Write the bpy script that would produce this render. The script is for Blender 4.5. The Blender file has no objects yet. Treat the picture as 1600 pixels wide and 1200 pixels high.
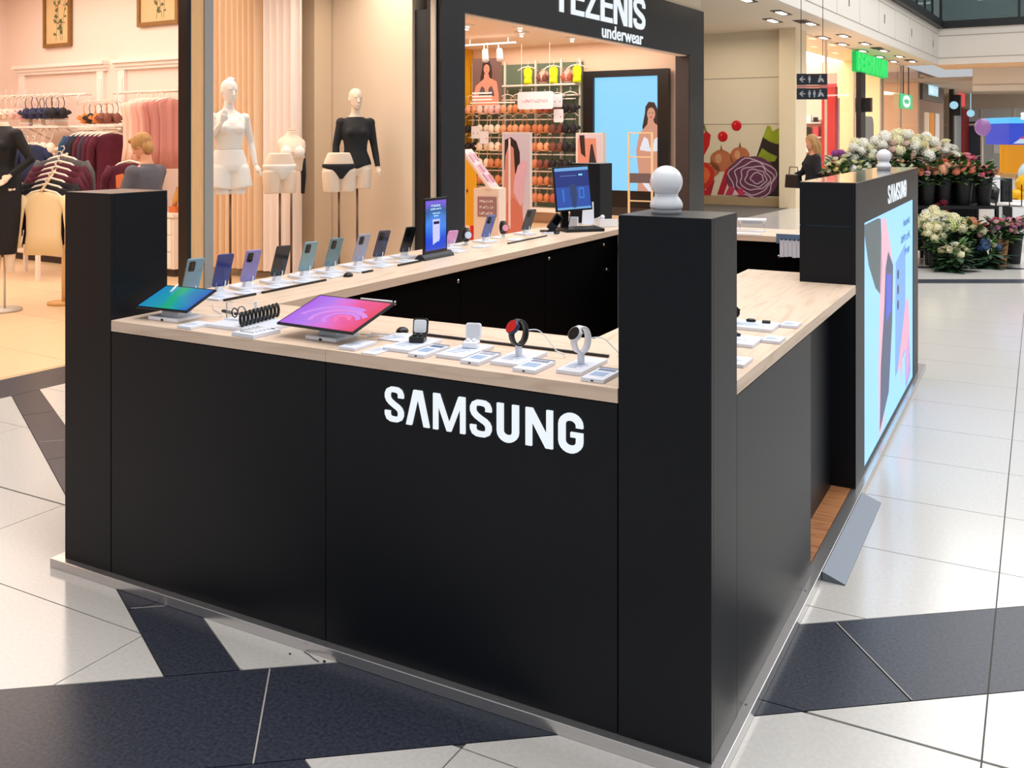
import bpy, math, random
from mathutils import Vector, Matrix
R = math.radians
PI = math.pi
sc = bpy.context.scene
COL = sc.collection
random.seed(7)

# ------------------------------------------------------------------ camera
cam = bpy.data.objects.new('camera', bpy.data.cameras.new('camera'))
COL.objects.link(cam)
cam.location = (0.7356, -2.401, 1.634)
cam.rotation_euler = (R(90), 0, R(28.7012))
cam.data.sensor_width = 36
cam.data.lens = 1508.8 / 1600 * 36
cam.data.shift_x = 0
cam.data.shift_y = -386.3 / 1600
cam.data.clip_end = 300
sc.camera = cam

# ------------------------------------------------------------------ world, exposure, lamps
world = bpy.data.worlds.new('world'); sc.world = world
world.use_nodes = True
bg = world.node_tree.nodes['Background']
bg.inputs[0].default_value = (0.93, 0.96, 1.0, 1)
bg.inputs[1].default_value = 0.56
sc.view_settings.view_transform = 'Standard'
sc.view_settings.look = 'None'
sc.view_settings.gamma = 1
sc.view_settings.use_curve_mapping = False
sc.view_settings.exposure = 0.0

TH = math.atan(0.0587)                    # the shop fronts run a few degrees off the kiosk
SO = Vector((-5.482, 0, 0))
SROT = -TH
def SP(u, w, z=0.0):                      # u along the shop front, w into the shops
    return (SO.x + u * math.sin(TH) - w * math.cos(TH), u * math.cos(TH) + w * math.sin(TH), z)

def area(name, loc, size, energy, color, rot=(0, 0, 0), sy=None, spread=180):
    l = bpy.data.lights.new(name, 'AREA'); l.energy = energy; l.color = color
    l.shape = 'RECTANGLE'; l.size = size; l.size_y = sy or size; l.spread = R(spread)
    o = bpy.data.objects.new(name, l); COL.objects.link(o)
    o.location = loc; o.rotation_euler = rot
    return o
area('skylight_lamp', (1.5, 3.5, 9.0), 9, 790, (1.0, 0.99, 0.985), sy=14)
area('skylight_lamp', (3.5, 19, 9.5), 10, 1500, (1.0, 0.985, 0.95), sy=16)
area('gallery_lamp', (-1.2, 1.4, 4.3), 3.0, 60, (1.0, 0.95, 0.88), sy=5)
area('far_hall_fill_light', SP(44, -8, 3.6), 12, 900, (1.0, 0.9, 0.78), sy=4)  # added fill light, brightens the far hall closed in by its ceilings
area('boutique_lamp', SP(3.0, 4.2, 3.75), 4.5, 205, (1.0, 0.87, 0.77), (0, 0, SROT), sy=4.6)
area('boutique_lamp', SP(1.4, 1.2, 3.75), 1.6, 62, (1.0, 0.76, 0.54), (0, 0, SROT), sy=3.5)
area('display_lamp', SP(5.0, 0.5, 3.7), 0.6, 85, (1.0, 0.85, 0.70), (0, R(-20), SROT), sy=2.6)
area('underwear_shop_lamp', SP(10.7, 2.2, 3.35), 3.6, 215, (1.0, 0.87, 0.76), (0, 0, SROT), sy=6)
area('alcove_lamp', SP(17.6, 1.2, 3.95), 2.0, 70, (1.0, 0.86, 0.68), (0, 0, SROT), sy=4)
area('parade_lamp', SP(28, 3.2, 4.08), 4, 1100, (1.0, 0.86, 0.70), (0, 0, SROT), sy=14)
area('parade_lamp', SP(43, 3.0, 4.08), 4, 700, (1.0, 0.88, 0.76), (0, 0, SROT), sy=10)

# ------------------------------------------------------------------ materials
MATS = {}
def lin(c):
    return tuple(((v / 255) / 12.92 if v / 255 <= .04045 else ((v / 255 + .055) / 1.055) ** 2.4) for v in c)
def mat(name, rgb, rough=0.5, metal=0.0, emit=0.0, noise=0.0, scale=30.0, spec=0.5, trans=0.0, alpha=1.0, stretch=None, dark=None, coat=0.0, bump=0.0, ior=1.45):
    if name in MATS: return MATS[name]
    m = bpy.data.materials.new(name); m.use_nodes = True
    nt = m.node_tree; b = nt.nodes['Principled BSDF']
    c = lin(rgb) + (1,)
    b.inputs['Base Color'].default_value = c
    b.inputs['Roughness'].default_value = rough
    b.inputs['Metallic'].default_value = metal
    b.inputs['Specular IOR Level'].default_value = spec
    b.inputs['IOR'].default_value = ior
    if coat: b.inputs['Coat Weight'].default_value = coat; b.inputs['Coat Roughness'].default_value = 0.1
    if trans: b.inputs['Transmission Weight'].default_value = trans
    if alpha < 1: b.inputs['Alpha'].default_value = alpha
    if emit:
        b.inputs['Emission Color'].default_value = c; b.inputs['Emission Strength'].default_value = emit
        b.inputs['Base Color'].default_value = tuple(v * .12 for v in c[:3]) + (1,)
    if noise or bump:
        tc = nt.nodes.new('ShaderNodeTexCoord'); mp = nt.nodes.new('ShaderNodeMapping')
        nt.links.new(tc.outputs['Object'], mp.inputs[0])
        if stretch: mp.inputs['Scale'].default_value = stretch
        n = nt.nodes.new('ShaderNodeTexNoise'); n.inputs['Scale'].default_value = scale; n.inputs['Detail'].default_value = 5
        nt.links.new(mp.outputs[0], n.inputs['Vector'])
        if noise:
            r = nt.nodes.new('ShaderNodeValToRGB'); r.color_ramp.elements[0].position = .3; r.color_ramp.elements[1].position = .7
            d = lin(dark) if dark else tuple(v * (1 - noise) for v in c[:3])
            r.color_ramp.elements[0].color = d + (1,); r.color_ramp.elements[1].color = c
            nt.links.new(n.outputs[0], r.inputs[0]); nt.links.new(r.outputs[0], b.inputs['Base Color'])
        if bump:
            bp = nt.nodes.new('ShaderNodeBump'); bp.inputs['Strength'].default_value = bump; bp.inputs['Distance'].default_value = .002
            nt.links.new(n.outputs[0], bp.inputs['Height']); nt.links.new(bp.outputs[0], b.inputs['Normal'])
    MATS[name] = m
    return m
def gradmat(name, stops, rough=.2, emit=1.0, axis='X', size=1.0, off=0.0):
    """a picture shown on a lit screen: colour runs along one local axis"""
    m = bpy.data.materials.new(name); m.use_nodes = True; nt = m.node_tree; b = nt.nodes['Principled BSDF']
    tc = nt.nodes.new('ShaderNodeTexCoord'); mp = nt.nodes.new('ShaderNodeMapping')
    nt.links.new(tc.outputs['Object'], mp.inputs[0])
    n = nt.nodes.new('ShaderNodeTexNoise'); n.inputs['Scale'].default_value = 2.2 / size; n.inputs['Detail'].default_value = 1.5
    nt.links.new(mp.outputs[0], n.inputs['Vector'])
    sp = nt.nodes.new('ShaderNodeSeparateXYZ'); nt.links.new(mp.outputs[0], sp.inputs[0])
    ma = nt.nodes.new('ShaderNodeMath'); ma.operation = 'MULTIPLY_ADD'; ma.inputs[1].default_value = 1 / size; ma.inputs[2].default_value = off - .22
    nt.links.new(sp.outputs[axis], ma.inputs[0])
    m2 = nt.nodes.new('ShaderNodeMath'); m2.operation = 'MULTIPLY_ADD'; m2.inputs[1].default_value = .45
    nt.links.new(n.outputs[0], m2.inputs[0]); nt.links.new(ma.outputs[0], m2.inputs[2])
    r = nt.nodes.new('ShaderNodeValToRGB')
    for i, (p, c) in enumerate(stops):
        e = r.color_ramp.elements[i] if i < 2 else r.color_ramp.elements.new(p)
        e.position = p; e.color = lin(c) + (1,)
    nt.links.new(m2.outputs[0], r.inputs[0])
    b.inputs['Base Color'].default_value = (0.01, 0.01, 0.012, 1); b.inputs['Roughness'].default_value = rough
    nt.links.new(r.outputs[0], b.inputs['Emission Color']); b.inputs['Emission Strength'].default_value = emit
    MATS[name] = m
    return m

def wood(name, light, darkc, grain, axis='X', rough=.4, ring=7):
    m = bpy.data.materials.new(name); m.use_nodes = True; nt = m.node_tree; b = nt.nodes['Principled BSDF']
    tc = nt.nodes.new('ShaderNodeTexCoord'); mp = nt.nodes.new('ShaderNodeMapping')
    nt.links.new(tc.outputs['Object'], mp.inputs[0])
    mp.inputs['Scale'].default_value = (1, 9, 9) if axis == 'X' else (9, 1, 9)
    n = nt.nodes.new('ShaderNodeTexNoise'); n.inputs['Scale'].default_value = grain; n.inputs['Detail'].default_value = 6; n.inputs['Distortion'].default_value = .6
    nt.links.new(mp.outputs[0], n.inputs['Vector'])
    n2 = nt.nodes.new('ShaderNodeTexNoise'); n2.inputs['Scale'].default_value = grain * .35; n2.inputs['Detail'].default_value = 2
    nt.links.new(mp.outputs[0], n2.inputs['Vector'])
    w = nt.nodes.new('ShaderNodeMath'); w.operation = 'MULTIPLY'; w.inputs[1].default_value = ring
    nt.links.new(n2.outputs[0], w.inputs[0])
    fr = nt.nodes.new('ShaderNodeMath'); fr.operation = 'PINGPONG'; fr.inputs[1].default_value = .5; nt.links.new(w.outputs[0], fr.inputs[0])
    ad = nt.nodes.new('ShaderNodeMath'); ad.operation = 'ADD'; nt.links.new(n.outputs[0], ad.inputs[0]); nt.links.new(fr.outputs[0], ad.inputs[1])
    r = nt.nodes.new('ShaderNodeValToRGB'); r.color_ramp.elements[0].position = .38; r.color_ramp.elements[1].position = .72
    r.color_ramp.elements[0].color = lin(darkc) + (1,); r.color_ramp.elements[1].color = lin(light) + (1,)
    nt.links.new(ad.outputs[0], r.inputs[0]); nt.links.new(r.outputs[0], b.inputs['Base Color'])
    b.inputs['Roughness'].default_value = rough
    MATS[name] = m
    return m

BLACK = mat('black_laminate', (15, 18, 24), .40, noise=.12, scale=3, spec=.26)
BLACKIN = mat('black_cabinet', (3, 3, 4), .6, spec=.05)
BLACKTOP = mat('black_top_board', (34, 37, 42), .3, spec=.6)
OAK = wood('pale_oak_laminate', (228, 203, 180), (210, 183, 158), 3.0, 'Y', .42)
OAKX = wood('pale_oak_laminate_crosswise', (228, 202, 180), (211, 183, 160), 3.0, 'X', .42)
FLOORWOOD = wood('warm_plank', (205, 140, 92), (160, 98, 58), 5.0, 'X', .4)
ALU = mat('brushed_aluminium', (212, 209, 208), .27, .85, noise=.08, scale=20, stretch=(1, 1, 20))
STEEL = mat('dull_aluminium', (118, 126, 138), .45, .7)
CHROME = mat('chrome', (210, 212, 216), .12, 1)
WHITE = mat('white_plastic', (238, 240, 246), .3)
WHITEG = mat('glossy_white_plastic', (240, 241, 247), .16, coat=.3)
CARD = mat('white_card', (226, 231, 243), .35)
PALEBLUE = mat('pale_blue_print', (150, 176, 210), .4)
GREYP = mat('grey_print', (120, 126, 140), .5)
BLK = mat('black_plastic', (12, 12, 14), .25)
BLKM = mat('matt_black_plastic', (22, 24, 28), .45)
GLASSD = mat('dark_screen_glass', (6, 7, 10), .06, coat=.5)
CLEAR = mat('clear_acrylic', (245, 248, 252), .05, trans=.92, ior=1.2)
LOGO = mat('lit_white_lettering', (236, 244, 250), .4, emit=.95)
TILE = mat('cream_stone_tile', (218, 215, 211), .15, noise=1, scale=70, dark=(209, 205, 199), spec=.8)
TILED = mat('dark_slate_tile', (66, 70, 82), .30, noise=1, scale=90, dark=(40, 44, 56), spec=.32)
GROUT = mat('grout', (92, 88, 84), .8)
PINKWALL = mat('warm_white_plaster', (242, 220, 208), .6)
SHOPFLOOR = mat('honey_tile', (230, 198, 158), .3)
BEIGE = mat('beige_plaster', (226, 204, 176), .6)
BEIGE2 = mat('cream_wall_panel', (226, 214, 192), .55)
TRIMW = mat('painted_trim', (246, 234, 226), .5)
DARKFRONT = mat('charcoal_shop_front', (27, 28, 33), .38)
SKIN = mat('mannequin_shell', (238, 214, 192), .42)
SKINW = mat('white_mannequin_shell', (240, 232, 226), .38)
HSKIN = mat('skin', (222, 160, 128), .55)
PRINTSKIN = mat('printed_skin_tone', (214, 140, 118), .4)
PRINTHAIR = mat('printed_dark_hair', (48, 28, 26), .4)
BLKFAB = mat('black_jersey', (20, 21, 27), .7, noise=.3, scale=40)
WHTFAB = mat('white_fabric', (240, 236, 234), .75)
LAMP = mat('lit_diffuser', (255, 244, 226), .4, emit=6.0)

# ------------------------------------------------------------------ mesh builder
class MB:
    def __init__(self): self.v = []; self.f = []
    def add(self, vs, fs):
        b = len(self.v); self.v += [tuple(p) for p in vs]; self.f += [tuple(i + b for i in f) for f in fs]; return self
    def box(self, x0, x1, y0, y1, z0, z1):
        return self.add([(x0, y0, z0), (x1, y0, z0), (x1, y1, z0), (x0, y1, z0), (x0, y0, z1), (x1, y0, z1), (x1, y1, z1), (x0, y1, z1)],
                        [(3, 2, 1, 0), (4, 5, 6, 7), (0, 1, 5, 4), (1, 2, 6, 5), (2, 3, 7, 6), (3, 0, 4, 7)])
    def cbox(self, c, s, M=None):
        M = M or Matrix()
        vs = [M @ Vector((c[0] + sx * s[0] / 2, c[1] + sy * s[1] / 2, c[2] + sz * s[2] / 2)) for sz in (-1, 1) for sx, sy in ((-1, -1), (1, -1), (1, 1), (-1, 1))]
        return self.add(vs, [(3, 2, 1, 0), (4, 5, 6, 7), (0, 1, 5, 4), (1, 2, 6, 5), (2, 3, 7, 6), (3, 0, 4, 7)])
    def prism(self, pts, a, b, plane='xy'):
        """a closed outline extruded between two heights of the remaining axis"""
        n = len(pts)
        ar = sum(pts[i][0] * pts[(i + 1) % n][1] - pts[(i + 1) % n][0] * pts[i][1] for i in range(n))
        if ar < 0: pts = pts[::-1]
        if plane == 'xy': f = lambda p, h: (p[0], p[1], h)
        elif plane == 'xz': f = lambda p, h: (p[0], h, p[1])
        else: f = lambda p, h: (h, p[0], p[1])
        vs = [f(p, a) for p in pts] + [f(p, b) for p in pts]
        flip = (a > b) ^ (plane == 'xz')
        fs = [tuple(range(n))[::-1], tuple(range(n, 2 * n))] + [(i, (i + 1) % n, n + (i + 1) % n, n + i) for i in range(n)]
        if flip: fs = [t[::-1] for t in fs]
        return self.add(vs, fs)
    def tube(self, pts, r, n=8, cap=True, ell=1.0):
        pts = [Vector(p) for p in pts]; k = len(pts)
        rs = r if isinstance(r, (list, tuple)) else [r] * k
        vs = []; ref = None
        for i, p in enumerate(pts):
            d = (pts[min(i + 1, k - 1)] - pts[max(i - 1, 0)])
            d = d.normalized() if d.length > 1e-9 else Vector((0, 0, 1))
            if ref is None:
                ref = Vector((1, 0, 0)) if abs(d.x) < .8 else Vector((0, 1, 0))
            a = (ref - d * ref.dot(d)).normalized(); ref = a; c = d.cross(a)
            for j in range(n):
                t = 2 * PI * j / n; vs.append(p + (a * math.cos(t) + c * math.sin(t) * ell) * rs[i])
        fs = [(i * n + j, i * n + (j + 1) % n, (i + 1) * n + (j + 1) % n, (i + 1) * n + j) for i in range(k - 1) for j in range(n)]
        if cap: fs += [tuple(range(n))[::-1], tuple(range((k - 1) * n, k * n))]
        return self.add(vs, fs)
    def rings(self, rs, n=16, wob=None):
        """stack of horizontal ellipses: (x, y, z, rx, ry)"""
        vs = []
        for q, (x, y, z, rx, ry) in enumerate(rs):
            for j in range(n):
                t = 2 * PI * j / n; k = 1 + (wob(q, t) if wob else 0)
                vs.append((x + rx * k * math.cos(t), y + ry * k * math.sin(t), z))
        k = len(rs)
        fs = [(i * n + j, i * n + (j + 1) % n, (i + 1) * n + (j + 1) % n, (i + 1) * n + j) for i in range(k - 1) for j in range(n)]
        if rs[0][2] > rs[-1][2]: fs = [t[::-1] for t in fs]; fs += [tuple(range(n)), tuple(range((k - 1) * n, k * n))[::-1]]
        else: fs += [tuple(range(n))[::-1], tuple(range((k - 1) * n, k * n))]
        return self.add(vs, fs)
    def ball(self, c, r, n=12, m=8):
        r = r if isinstance(r, (list, tuple)) else (r, r, r)
        rs = []
        for i in range(m + 1):
            a = -PI / 2 + PI * i / m; k = max(math.cos(a), .02)
            rs.append((c[0], c[1], c[2] + r[2] * math.sin(a), r[0] * k, r[1] * k))
        return self.rings(rs, n)
    def cyl(self, x, y, z0, z1, r, n=16, r2=None): return self.rings([(x, y, z0, r, r), (x, y, z1, r2 if r2 is not None else r, r2 if r2 is not None else r)], n)
    def ringloop(self, c, R0, r, axis='x', n=20, m=6, sx=1.0, sz=1.0):
        pts = []
        for i in range(n + 1):
            t = 2 * PI * i / n; a, b = math.cos(t) * R0 * sx, math.sin(t) * R0 * sz
            pts.append((c[0], c[1] + a, c[2] + b) if axis == 'x' else ((c[0] + a, c[1], c[2] + b) if axis == 'y' else (c[0] + a, c[1] + b, c[2])))
        return self.tube(pts, r, m, cap=False)
    def xf(self, M):
        self.v = [tuple(M @ Vector(p)) for p in self.v]; return self
    def join(self, o): return self.add(o.v, o.f)
    def mesh(self, name, m, smooth=False):
        me = bpy.data.meshes.new(name); me.from_pydata(self.v, [], self.f); me.update()
        if m: me.materials.append(m)
        if smooth:
            me.polygons.foreach_set('use_smooth', [True] * len(me.polygons))
        return me
    def build(self, name, m, parent=None, smooth=False, bevel=0, loc=None, rz=0):
        o = bpy.data.objects.new(name, self.mesh(name, m, smooth)); COL.objects.link(o)
        if parent: o.parent = parent
        if loc: o.location = loc
        if rz: o.rotation_euler.z = rz
        if bevel:
            b = o.modifiers.new('bevel', 'BEVEL'); b.width = bevel; b.segments = 2; b.limit_method = 'ANGLE'
            if smooth: pass
        return o

def tag(o, label=None, cat=None, group=None, kind=None):
    if label: o['label'] = label
    if cat: o['category'] = cat
    if group: o['group'] = group
    if kind: o['kind'] = kind
    return o
def thing(name, label, cat, loc=(0, 0, 0), rz=0, group=None):
    o = bpy.data.objects.new(name, None); COL.objects.link(o); o.empty_display_size = .05
    o.location = loc; o.rotation_euler = (0, 0, rz)
    return tag(o, label, cat, group)
def struct(name, mb, m, loc=(0, 0, 0), rz=0):
    return tag(mb.build(name, m, None, loc=loc, rz=rz), kind='structure')
def single(name, mb, m, label, cat, loc=(0, 0, 0), rz=0, group=None, smooth=False, bevel=0):
    return tag(mb.build(name, m, None, smooth, bevel, loc, rz), label, cat, group)
def inst(name, me, parent, loc=(0, 0, 0), rot=(0, 0, 0), s=1.0, label=None):
    o = bpy.data.objects.new(name, me); COL.objects.link(o); o.parent = parent
    o.location = loc; o.rotation_euler = rot; o.scale = (s, s, s) if not isinstance(s, tuple) else s
    if label: o['label'] = label
    return o
def child_copy(root, loc, rz, label, group=None):
    r = root.copy(); COL.objects.link(r); r.location = loc; r.rotation_euler = (0, 0, rz)
    if label: r['label'] = label
    if group: r['group'] = group
    for ch in list(root.children):
        c = ch.copy(); COL.objects.link(c); c.parent = r
        for g in ch.children:
            d = g.copy(); COL.objects.link(d); d.parent = c
    return r
def ellipse(cx, cz, rx, rz, n=14, a0=0):
    return [(cx + rx * math.cos(2 * PI * i / n + a0), cz + rz * math.sin(2 * PI * i / n + a0)) for i in range(n)]
def flat(name, pts, m, parent, y=-.002, t=.0015, label=None):
    """flat print on a board whose front faces local -y"""
    o = MB().prism(pts, y, y - t, 'xz').build(name, m, parent)
    if label: o['label'] = label
    return o
def rect(x0, x1, z0, z1): return [(x0, z0), (x1, z0), (x1, z1), (x0, z1)]
def text(name, s, m, parent, x, z, w, h, y=-.002, depth=.004, off=.02, rot=(R(90), 0, 0)):
    cu = bpy.data.curves.new(name, 'FONT'); cu.body = s; cu.size = 1; cu.offset = off; cu.extrude = .02; cu.resolution_u = 3
    o = bpy.data.objects.new(name + '_source', cu); COL.objects.link(o)
    dg = bpy.context.evaluated_depsgraph_get(); me = bpy.data.meshes.new_from_object(o.evaluated_get(dg))
    bpy.data.objects.remove(o)
    xs = [v.co.x for v in me.vertices]; ys = [v.co.y for v in me.vertices]
    ax, bx, ay, by = min(xs), max(xs), min(ys), max(ys)
    for v in me.vertices:
        X = (v.co.x - ax) / (bx - ax) * w + x; Z = (v.co.y - ay) / (by - ay) * h + z
        v.co = (X, y - (v.co.z + .02) / .04 * depth, Z)
    me.materials.clear(); me.materials.append(m)
    o2 = bpy.data.objects.new(name, me); COL.objects.link(o2); o2.parent = parent
    return o2
def fuse(mb, voxel=.01, smooth=4, name='body'):
    me = mb.mesh(name + '_source', None); o = bpy.data.objects.new(name + '_source', me); COL.objects.link(o)
    r = o.modifiers.new('r', 'REMESH'); r.mode = 'VOXEL'; r.voxel_size = voxel; r.use_smooth_shade = True
    if smooth:
        s = o.modifiers.new('s', 'SMOOTH'); s.factor = .5; s.iterations = smooth
    dg = bpy.context.evaluated_depsgraph_get(); out = bpy.data.meshes.new_from_object(o.evaluated_get(dg))
    bpy.data.objects.remove(o)
    out.name = name
    return out
def fused(name, mb, m, parent, voxel=.01, smooth=4):
    me = fuse(mb, voxel, smooth, name); me.materials.clear(); me.materials.append(m)
    return inst(name, me, parent)
# ------------------------------------------------------------------ floor: grout bed with separate stone tiles
floor = struct('floor', MB().box(-32, 16, -3.2, 60, -.05, -.005), GROUT)
def clip(poly, a, b, c):                   # keep the side a*x + b*y >= c
    out = []
    for i in range(len(poly)):
        p, q = poly[i], poly[(i + 1) % len(poly)]
        dp, dq = a * p[0] + b * p[1] - c, a * q[0] + b * q[1] - c
        if dp >= 0: out.append(p)
        if (dp >= 0) != (dq >= 0):
            t = dp / (dp - dq); out.append((p[0] + (q[0] - p[0]) * t, p[1] + (q[1] - p[1]) * t))
    return out
def parea(p): return abs(sum(p[i][0] * p[(i + 1) % len(p)][1] - p[(i + 1) % len(p)][0] * p[i][1] for i in range(len(p)))) / 2
def line(x0, y0, x1, y1):                  # a,b,c with the left/upper side positive
    dx, dy = x1 - x0, y1 - y0; L = math.hypot(dx, dy); a, b = -dy / L, dx / L
    return (a, b, a * x0 + b * y0)
bands = [  # upper edge, lower edge
    (line(-1.961, -.625, .03, .902), line(-1.059, -.513, .029, .318)),
    (line(-4.902, 1.586, -1.417, -.205), line(-4.902, 1.396, -1.596, -.34)),
    (line(-.5, 9.55, 1.5, 10.65), line(-.5, 9.20, 1.5, 10.30)),
    (line(-.5, 10.78, 1.5, 11.60), line(-.5, 10.60, 1.5, 11.42)),
]
g = .0023
def outside_front(poly, w):                # keep what lies outside the shop-front strip
    n = (-math.cos(TH), math.sin(TH)); c = n[0] * SO.x + n[1] * SO.y + w
    return clip(poly, -n[0], -n[1], -c)
def split_bands(poly):
    white = [poly]; dark = []
    for bi, (U, L) in enumerate(bands):
        nw = []
        for p in white:
            if bi >= 2 and max(q[0] for q in p) < -1.5: nw.append(p); continue
            up = clip(p, U[0], U[1], U[2] + g); lo = clip(p, -L[0], -L[1], -L[2] + g)
            nw += [q for q in (up, lo) if len(q) > 2 and parea(q) > 4e-4]
        white = nw
    return white
xs = [.6 + 1.2225 * k for k in range(-17, 10)]
ys = [-2.6155, -2.012, -1.4085, -.805, -.2015, .402] + [1.047 + .6035 * k for k in range(0, 94)]
CX, CY = cam.location.x, cam.location.y
fwd = (-math.sin(R(28.7012)), math.cos(R(28.7012)))
def depth(x, y): return (x - CX) * fwd[0] + (y - CY) * fwd[1]
def inview(p):
    for x, y in p:
        d = depth(x, y); s = (x - CX) * math.cos(R(28.7)) + (y - CY) * math.sin(R(28.7))
        if d > 2.0 and abs(s) < d * .56: return True
    return False
def underkiosk(p): return all(-2.5 < x < .0 and .02 < y < 4.9 for x, y in p)
near = []; far = []
for i in range(len(xs) - 1):
    for j in range(len(ys) - 1):
        gx = g; y0 = ys[j] + g; y1 = ys[j + 1] - g
        if ys[j] == .402: y0 += .006
        poly = [(xs[i] + g, y0), (xs[i + 1] - g, y0), (xs[i + 1] - g, y1), (xs[i] + g, y1)]
        poly = outside_front(poly, -.44 - g)
        if len(poly) < 3: continue
        for p in split_bands(poly):
            if underkiosk(p): continue
            cxm = sum(q[0] for q in p) / len(p); cym = sum(q[1] for q in p) / len(p)
            (near if inview(p) and depth(cxm, cym) < 11.5 else far).append((depth(cxm, cym), 0, p))
# dark bands, cut by joints square to their run
def band_pieces(U, L, anchor, step, k0, k1, xmax=None, xmin=None):
    dx, dy = U[1], -U[0]
    out = []
    for k in range(k0, k1):
        p = [(-30, -30), (30, -30), (30, 60), (-30, 60)]
        p = clip(p, -U[0], -U[1], -U[2] + g); p = clip(p, L[0], L[1], L[2] + g)
        a = dx * anchor[0] + dy * anchor[1]
        p = clip(p, dx, dy, a + k * step + g); p = clip(p, -dx, -dy, -(a + (k + 1) * step) + g)
        if len(p) > 2: out.append(p)
    return out
bd = band_pieces(*bands[0], (-1.34, -.16), .9265, -4, 12)
b2 = []
for p in band_pieces(*bands[1], (-2.03, -.12), .93, -5, 6):
    p = outside_front(p, -.44 - g)
    if len(p) < 3: continue
    U, L = bands[0]
    b2 += [q for q in (clip(p, U[0], U[1], U[2] + g), clip(p, -L[0], -L[1], -L[2] + g)) if len(q) > 2 and parea(q) > 4e-4]
bd += b2
for k in (2, 3): bd += band_pieces(*bands[k], (.1, 9.8), 1.2, -2, 8)
nb = []
mb = MB()                                  # pale grout lines between the dark slabs
def joint(x0, y0, x1, y1, w=.0045):
    dx, dy = x1 - x0, y1 - y0; L_ = math.hypot(dx, dy); nx, ny = -dy / L_ * w / 2, dx / L_ * w / 2
    mb.prism([(x0 + nx, y0 + ny), (x0 - nx, y0 - ny), (x1 - nx, y1 - ny), (x1 + nx, y1 + ny)], -.004, .0004)
joint(-1.340, -.158, -1.066, -.516); joint(.133, .973, .407, .615)
joint(-2.03, -.10, -1.94, -.03, .004); joint(-3.97, .92, -3.86, 1.02, .004)
tag(mb.build('pale_joint', mat('pale_grout', (176, 172, 166), .7), floor), kind='stuff')
for p in bd:
    parts_ = [p]
    for a, b, c in ((1, 0, .6), (0, 1, .405)):
        parts_ = [q for r_ in parts_ for q in (clip(r_, a, b, c + g), clip(r_, -a, -b, -c + g)) if len(q) > 2 and parea(q) > 4e-4]
    nb += parts_
for k in range(-3, 22):                    # strip along the shop fronts
    s = 1.2
    q = [SP(k * s + g, -.44 + g), SP((k + 1) * s - g, -.44 + g), SP((k + 1) * s - g, -g), SP(k * s + g, -g)]
    (nb if k < 12 else []).append([(a[0], a[1]) for a in q])
    if k >= 12: far.append((99, 0, [(a[0], a[1]) for a in q]))
for p in nb:
    if underkiosk(p): continue
    cxm = sum(q[0] for q in p) / len(p); cym = sum(q[1] for q in p) / len(p)
    (near if inview(p) and depth(cxm, cym) < 11.5 else far).append((depth(cxm, cym), 1, p))
near.sort(key=lambda t: t[0])
far += near[290:]; near = near[:290]
for d, k, p in near:
    MB().prism(p, -.012, 0).build('tile' if k == 0 else 'dark_tile', TILE if k == 0 else TILED, floor)
for k in (0, 1):
    mb = MB()
    for d, kk, p in far:
        if kk == k: mb.prism(p, -.012, 0)
    tag(mb.build('distant_tiles' if k == 0 else 'distant_dark_tiles', TILE if k == 0 else TILED, floor), kind='stuff')

# shop floors a hair above the mall floor
sf = struct('floor_shops', MB().box(-9, 0, -3, 14.4, -.02, .004), SHOPFLOOR, SO, SROT)
for i in range(5):
    for j in range(7):
        u0 = .4 + j * .9; w0 = .02 + i * 1.5
        MB().box(-w0 - 1.495, -w0, u0, u0 + .895, .004, .009).build('shop_tile', SHOPFLOOR, sf)

sw = thing('wire_scrap', 'tiny dark wire scrap lying on the pale floor before the platform edge', 'debris', (-1.24, -.03, .0005))
sw.location = (-1.262, -.045, .001)
MB().tube([(-.05, .012, .001), (-.02, .004, .002), (.0, -.004, .001), (.03, -.012, .0015)], .0012, 5).build('wire', BLK, sw)
MB().ball((.045, -.004, .003), (.006, .004, .003), 8, 5).build('crumb', BLK, sw); MB().ball((-.08, -.02, .002), (.005, .003, .002), 8, 5).build('crumb', BLK, sw)
# ------------------------------------------------------------------ kiosk
H = 1.425; ZT = .9605; ZB = .9205; ZP = .035; X0 = -2.514; XI = -1.965; Y1 = 4.72
pl = thing('kiosk_platform', 'low aluminium-edged platform under the black kiosk with wooden plank top', 'platform', (0, 0, 0))
def profile(name, x0, x1, y0, y1):
    MB().box(x0, x1, y0, y1, 0, ZP).build(name, ALU, pl, bevel=.002)
profile('front_edge_trim', X0 - .05, .028, -.028, .02)
profile('side_edge_trim', -.02, .028, .0205, 4.95)
profile('outer_edge_trim', X0 - .05, X0, .0205, 4.95)
profile('rear_edge_trim', X0 + .0005, -.0205, 4.90, 4.95)
MB().box(X0 + .001, -.021, .021, 4.899, 0, .022).build('sub_floor', BLACKIN, pl)
for i in range(37):
    y = .03 + i * .13
    w = random.choice((0, .3, .55))
    for xa, xb in ((-2.45, -1.3 - w), (-1.3 - w + .002, -.022)):
        MB().box(xa, xb, y, y + .1285, .022, .0345).build('plank', FLOORWOOD, pl)
for (x, y) in ((-2.05, -.008), (-1.27, -.008), (-.62, -.008), (-.2, -.008), (.008, 1.08), (.008, .3)):
    MB().cyl(x, y, ZP - .002, ZP + .0012, .004, 10).build('screw', STEEL, pl)

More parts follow.
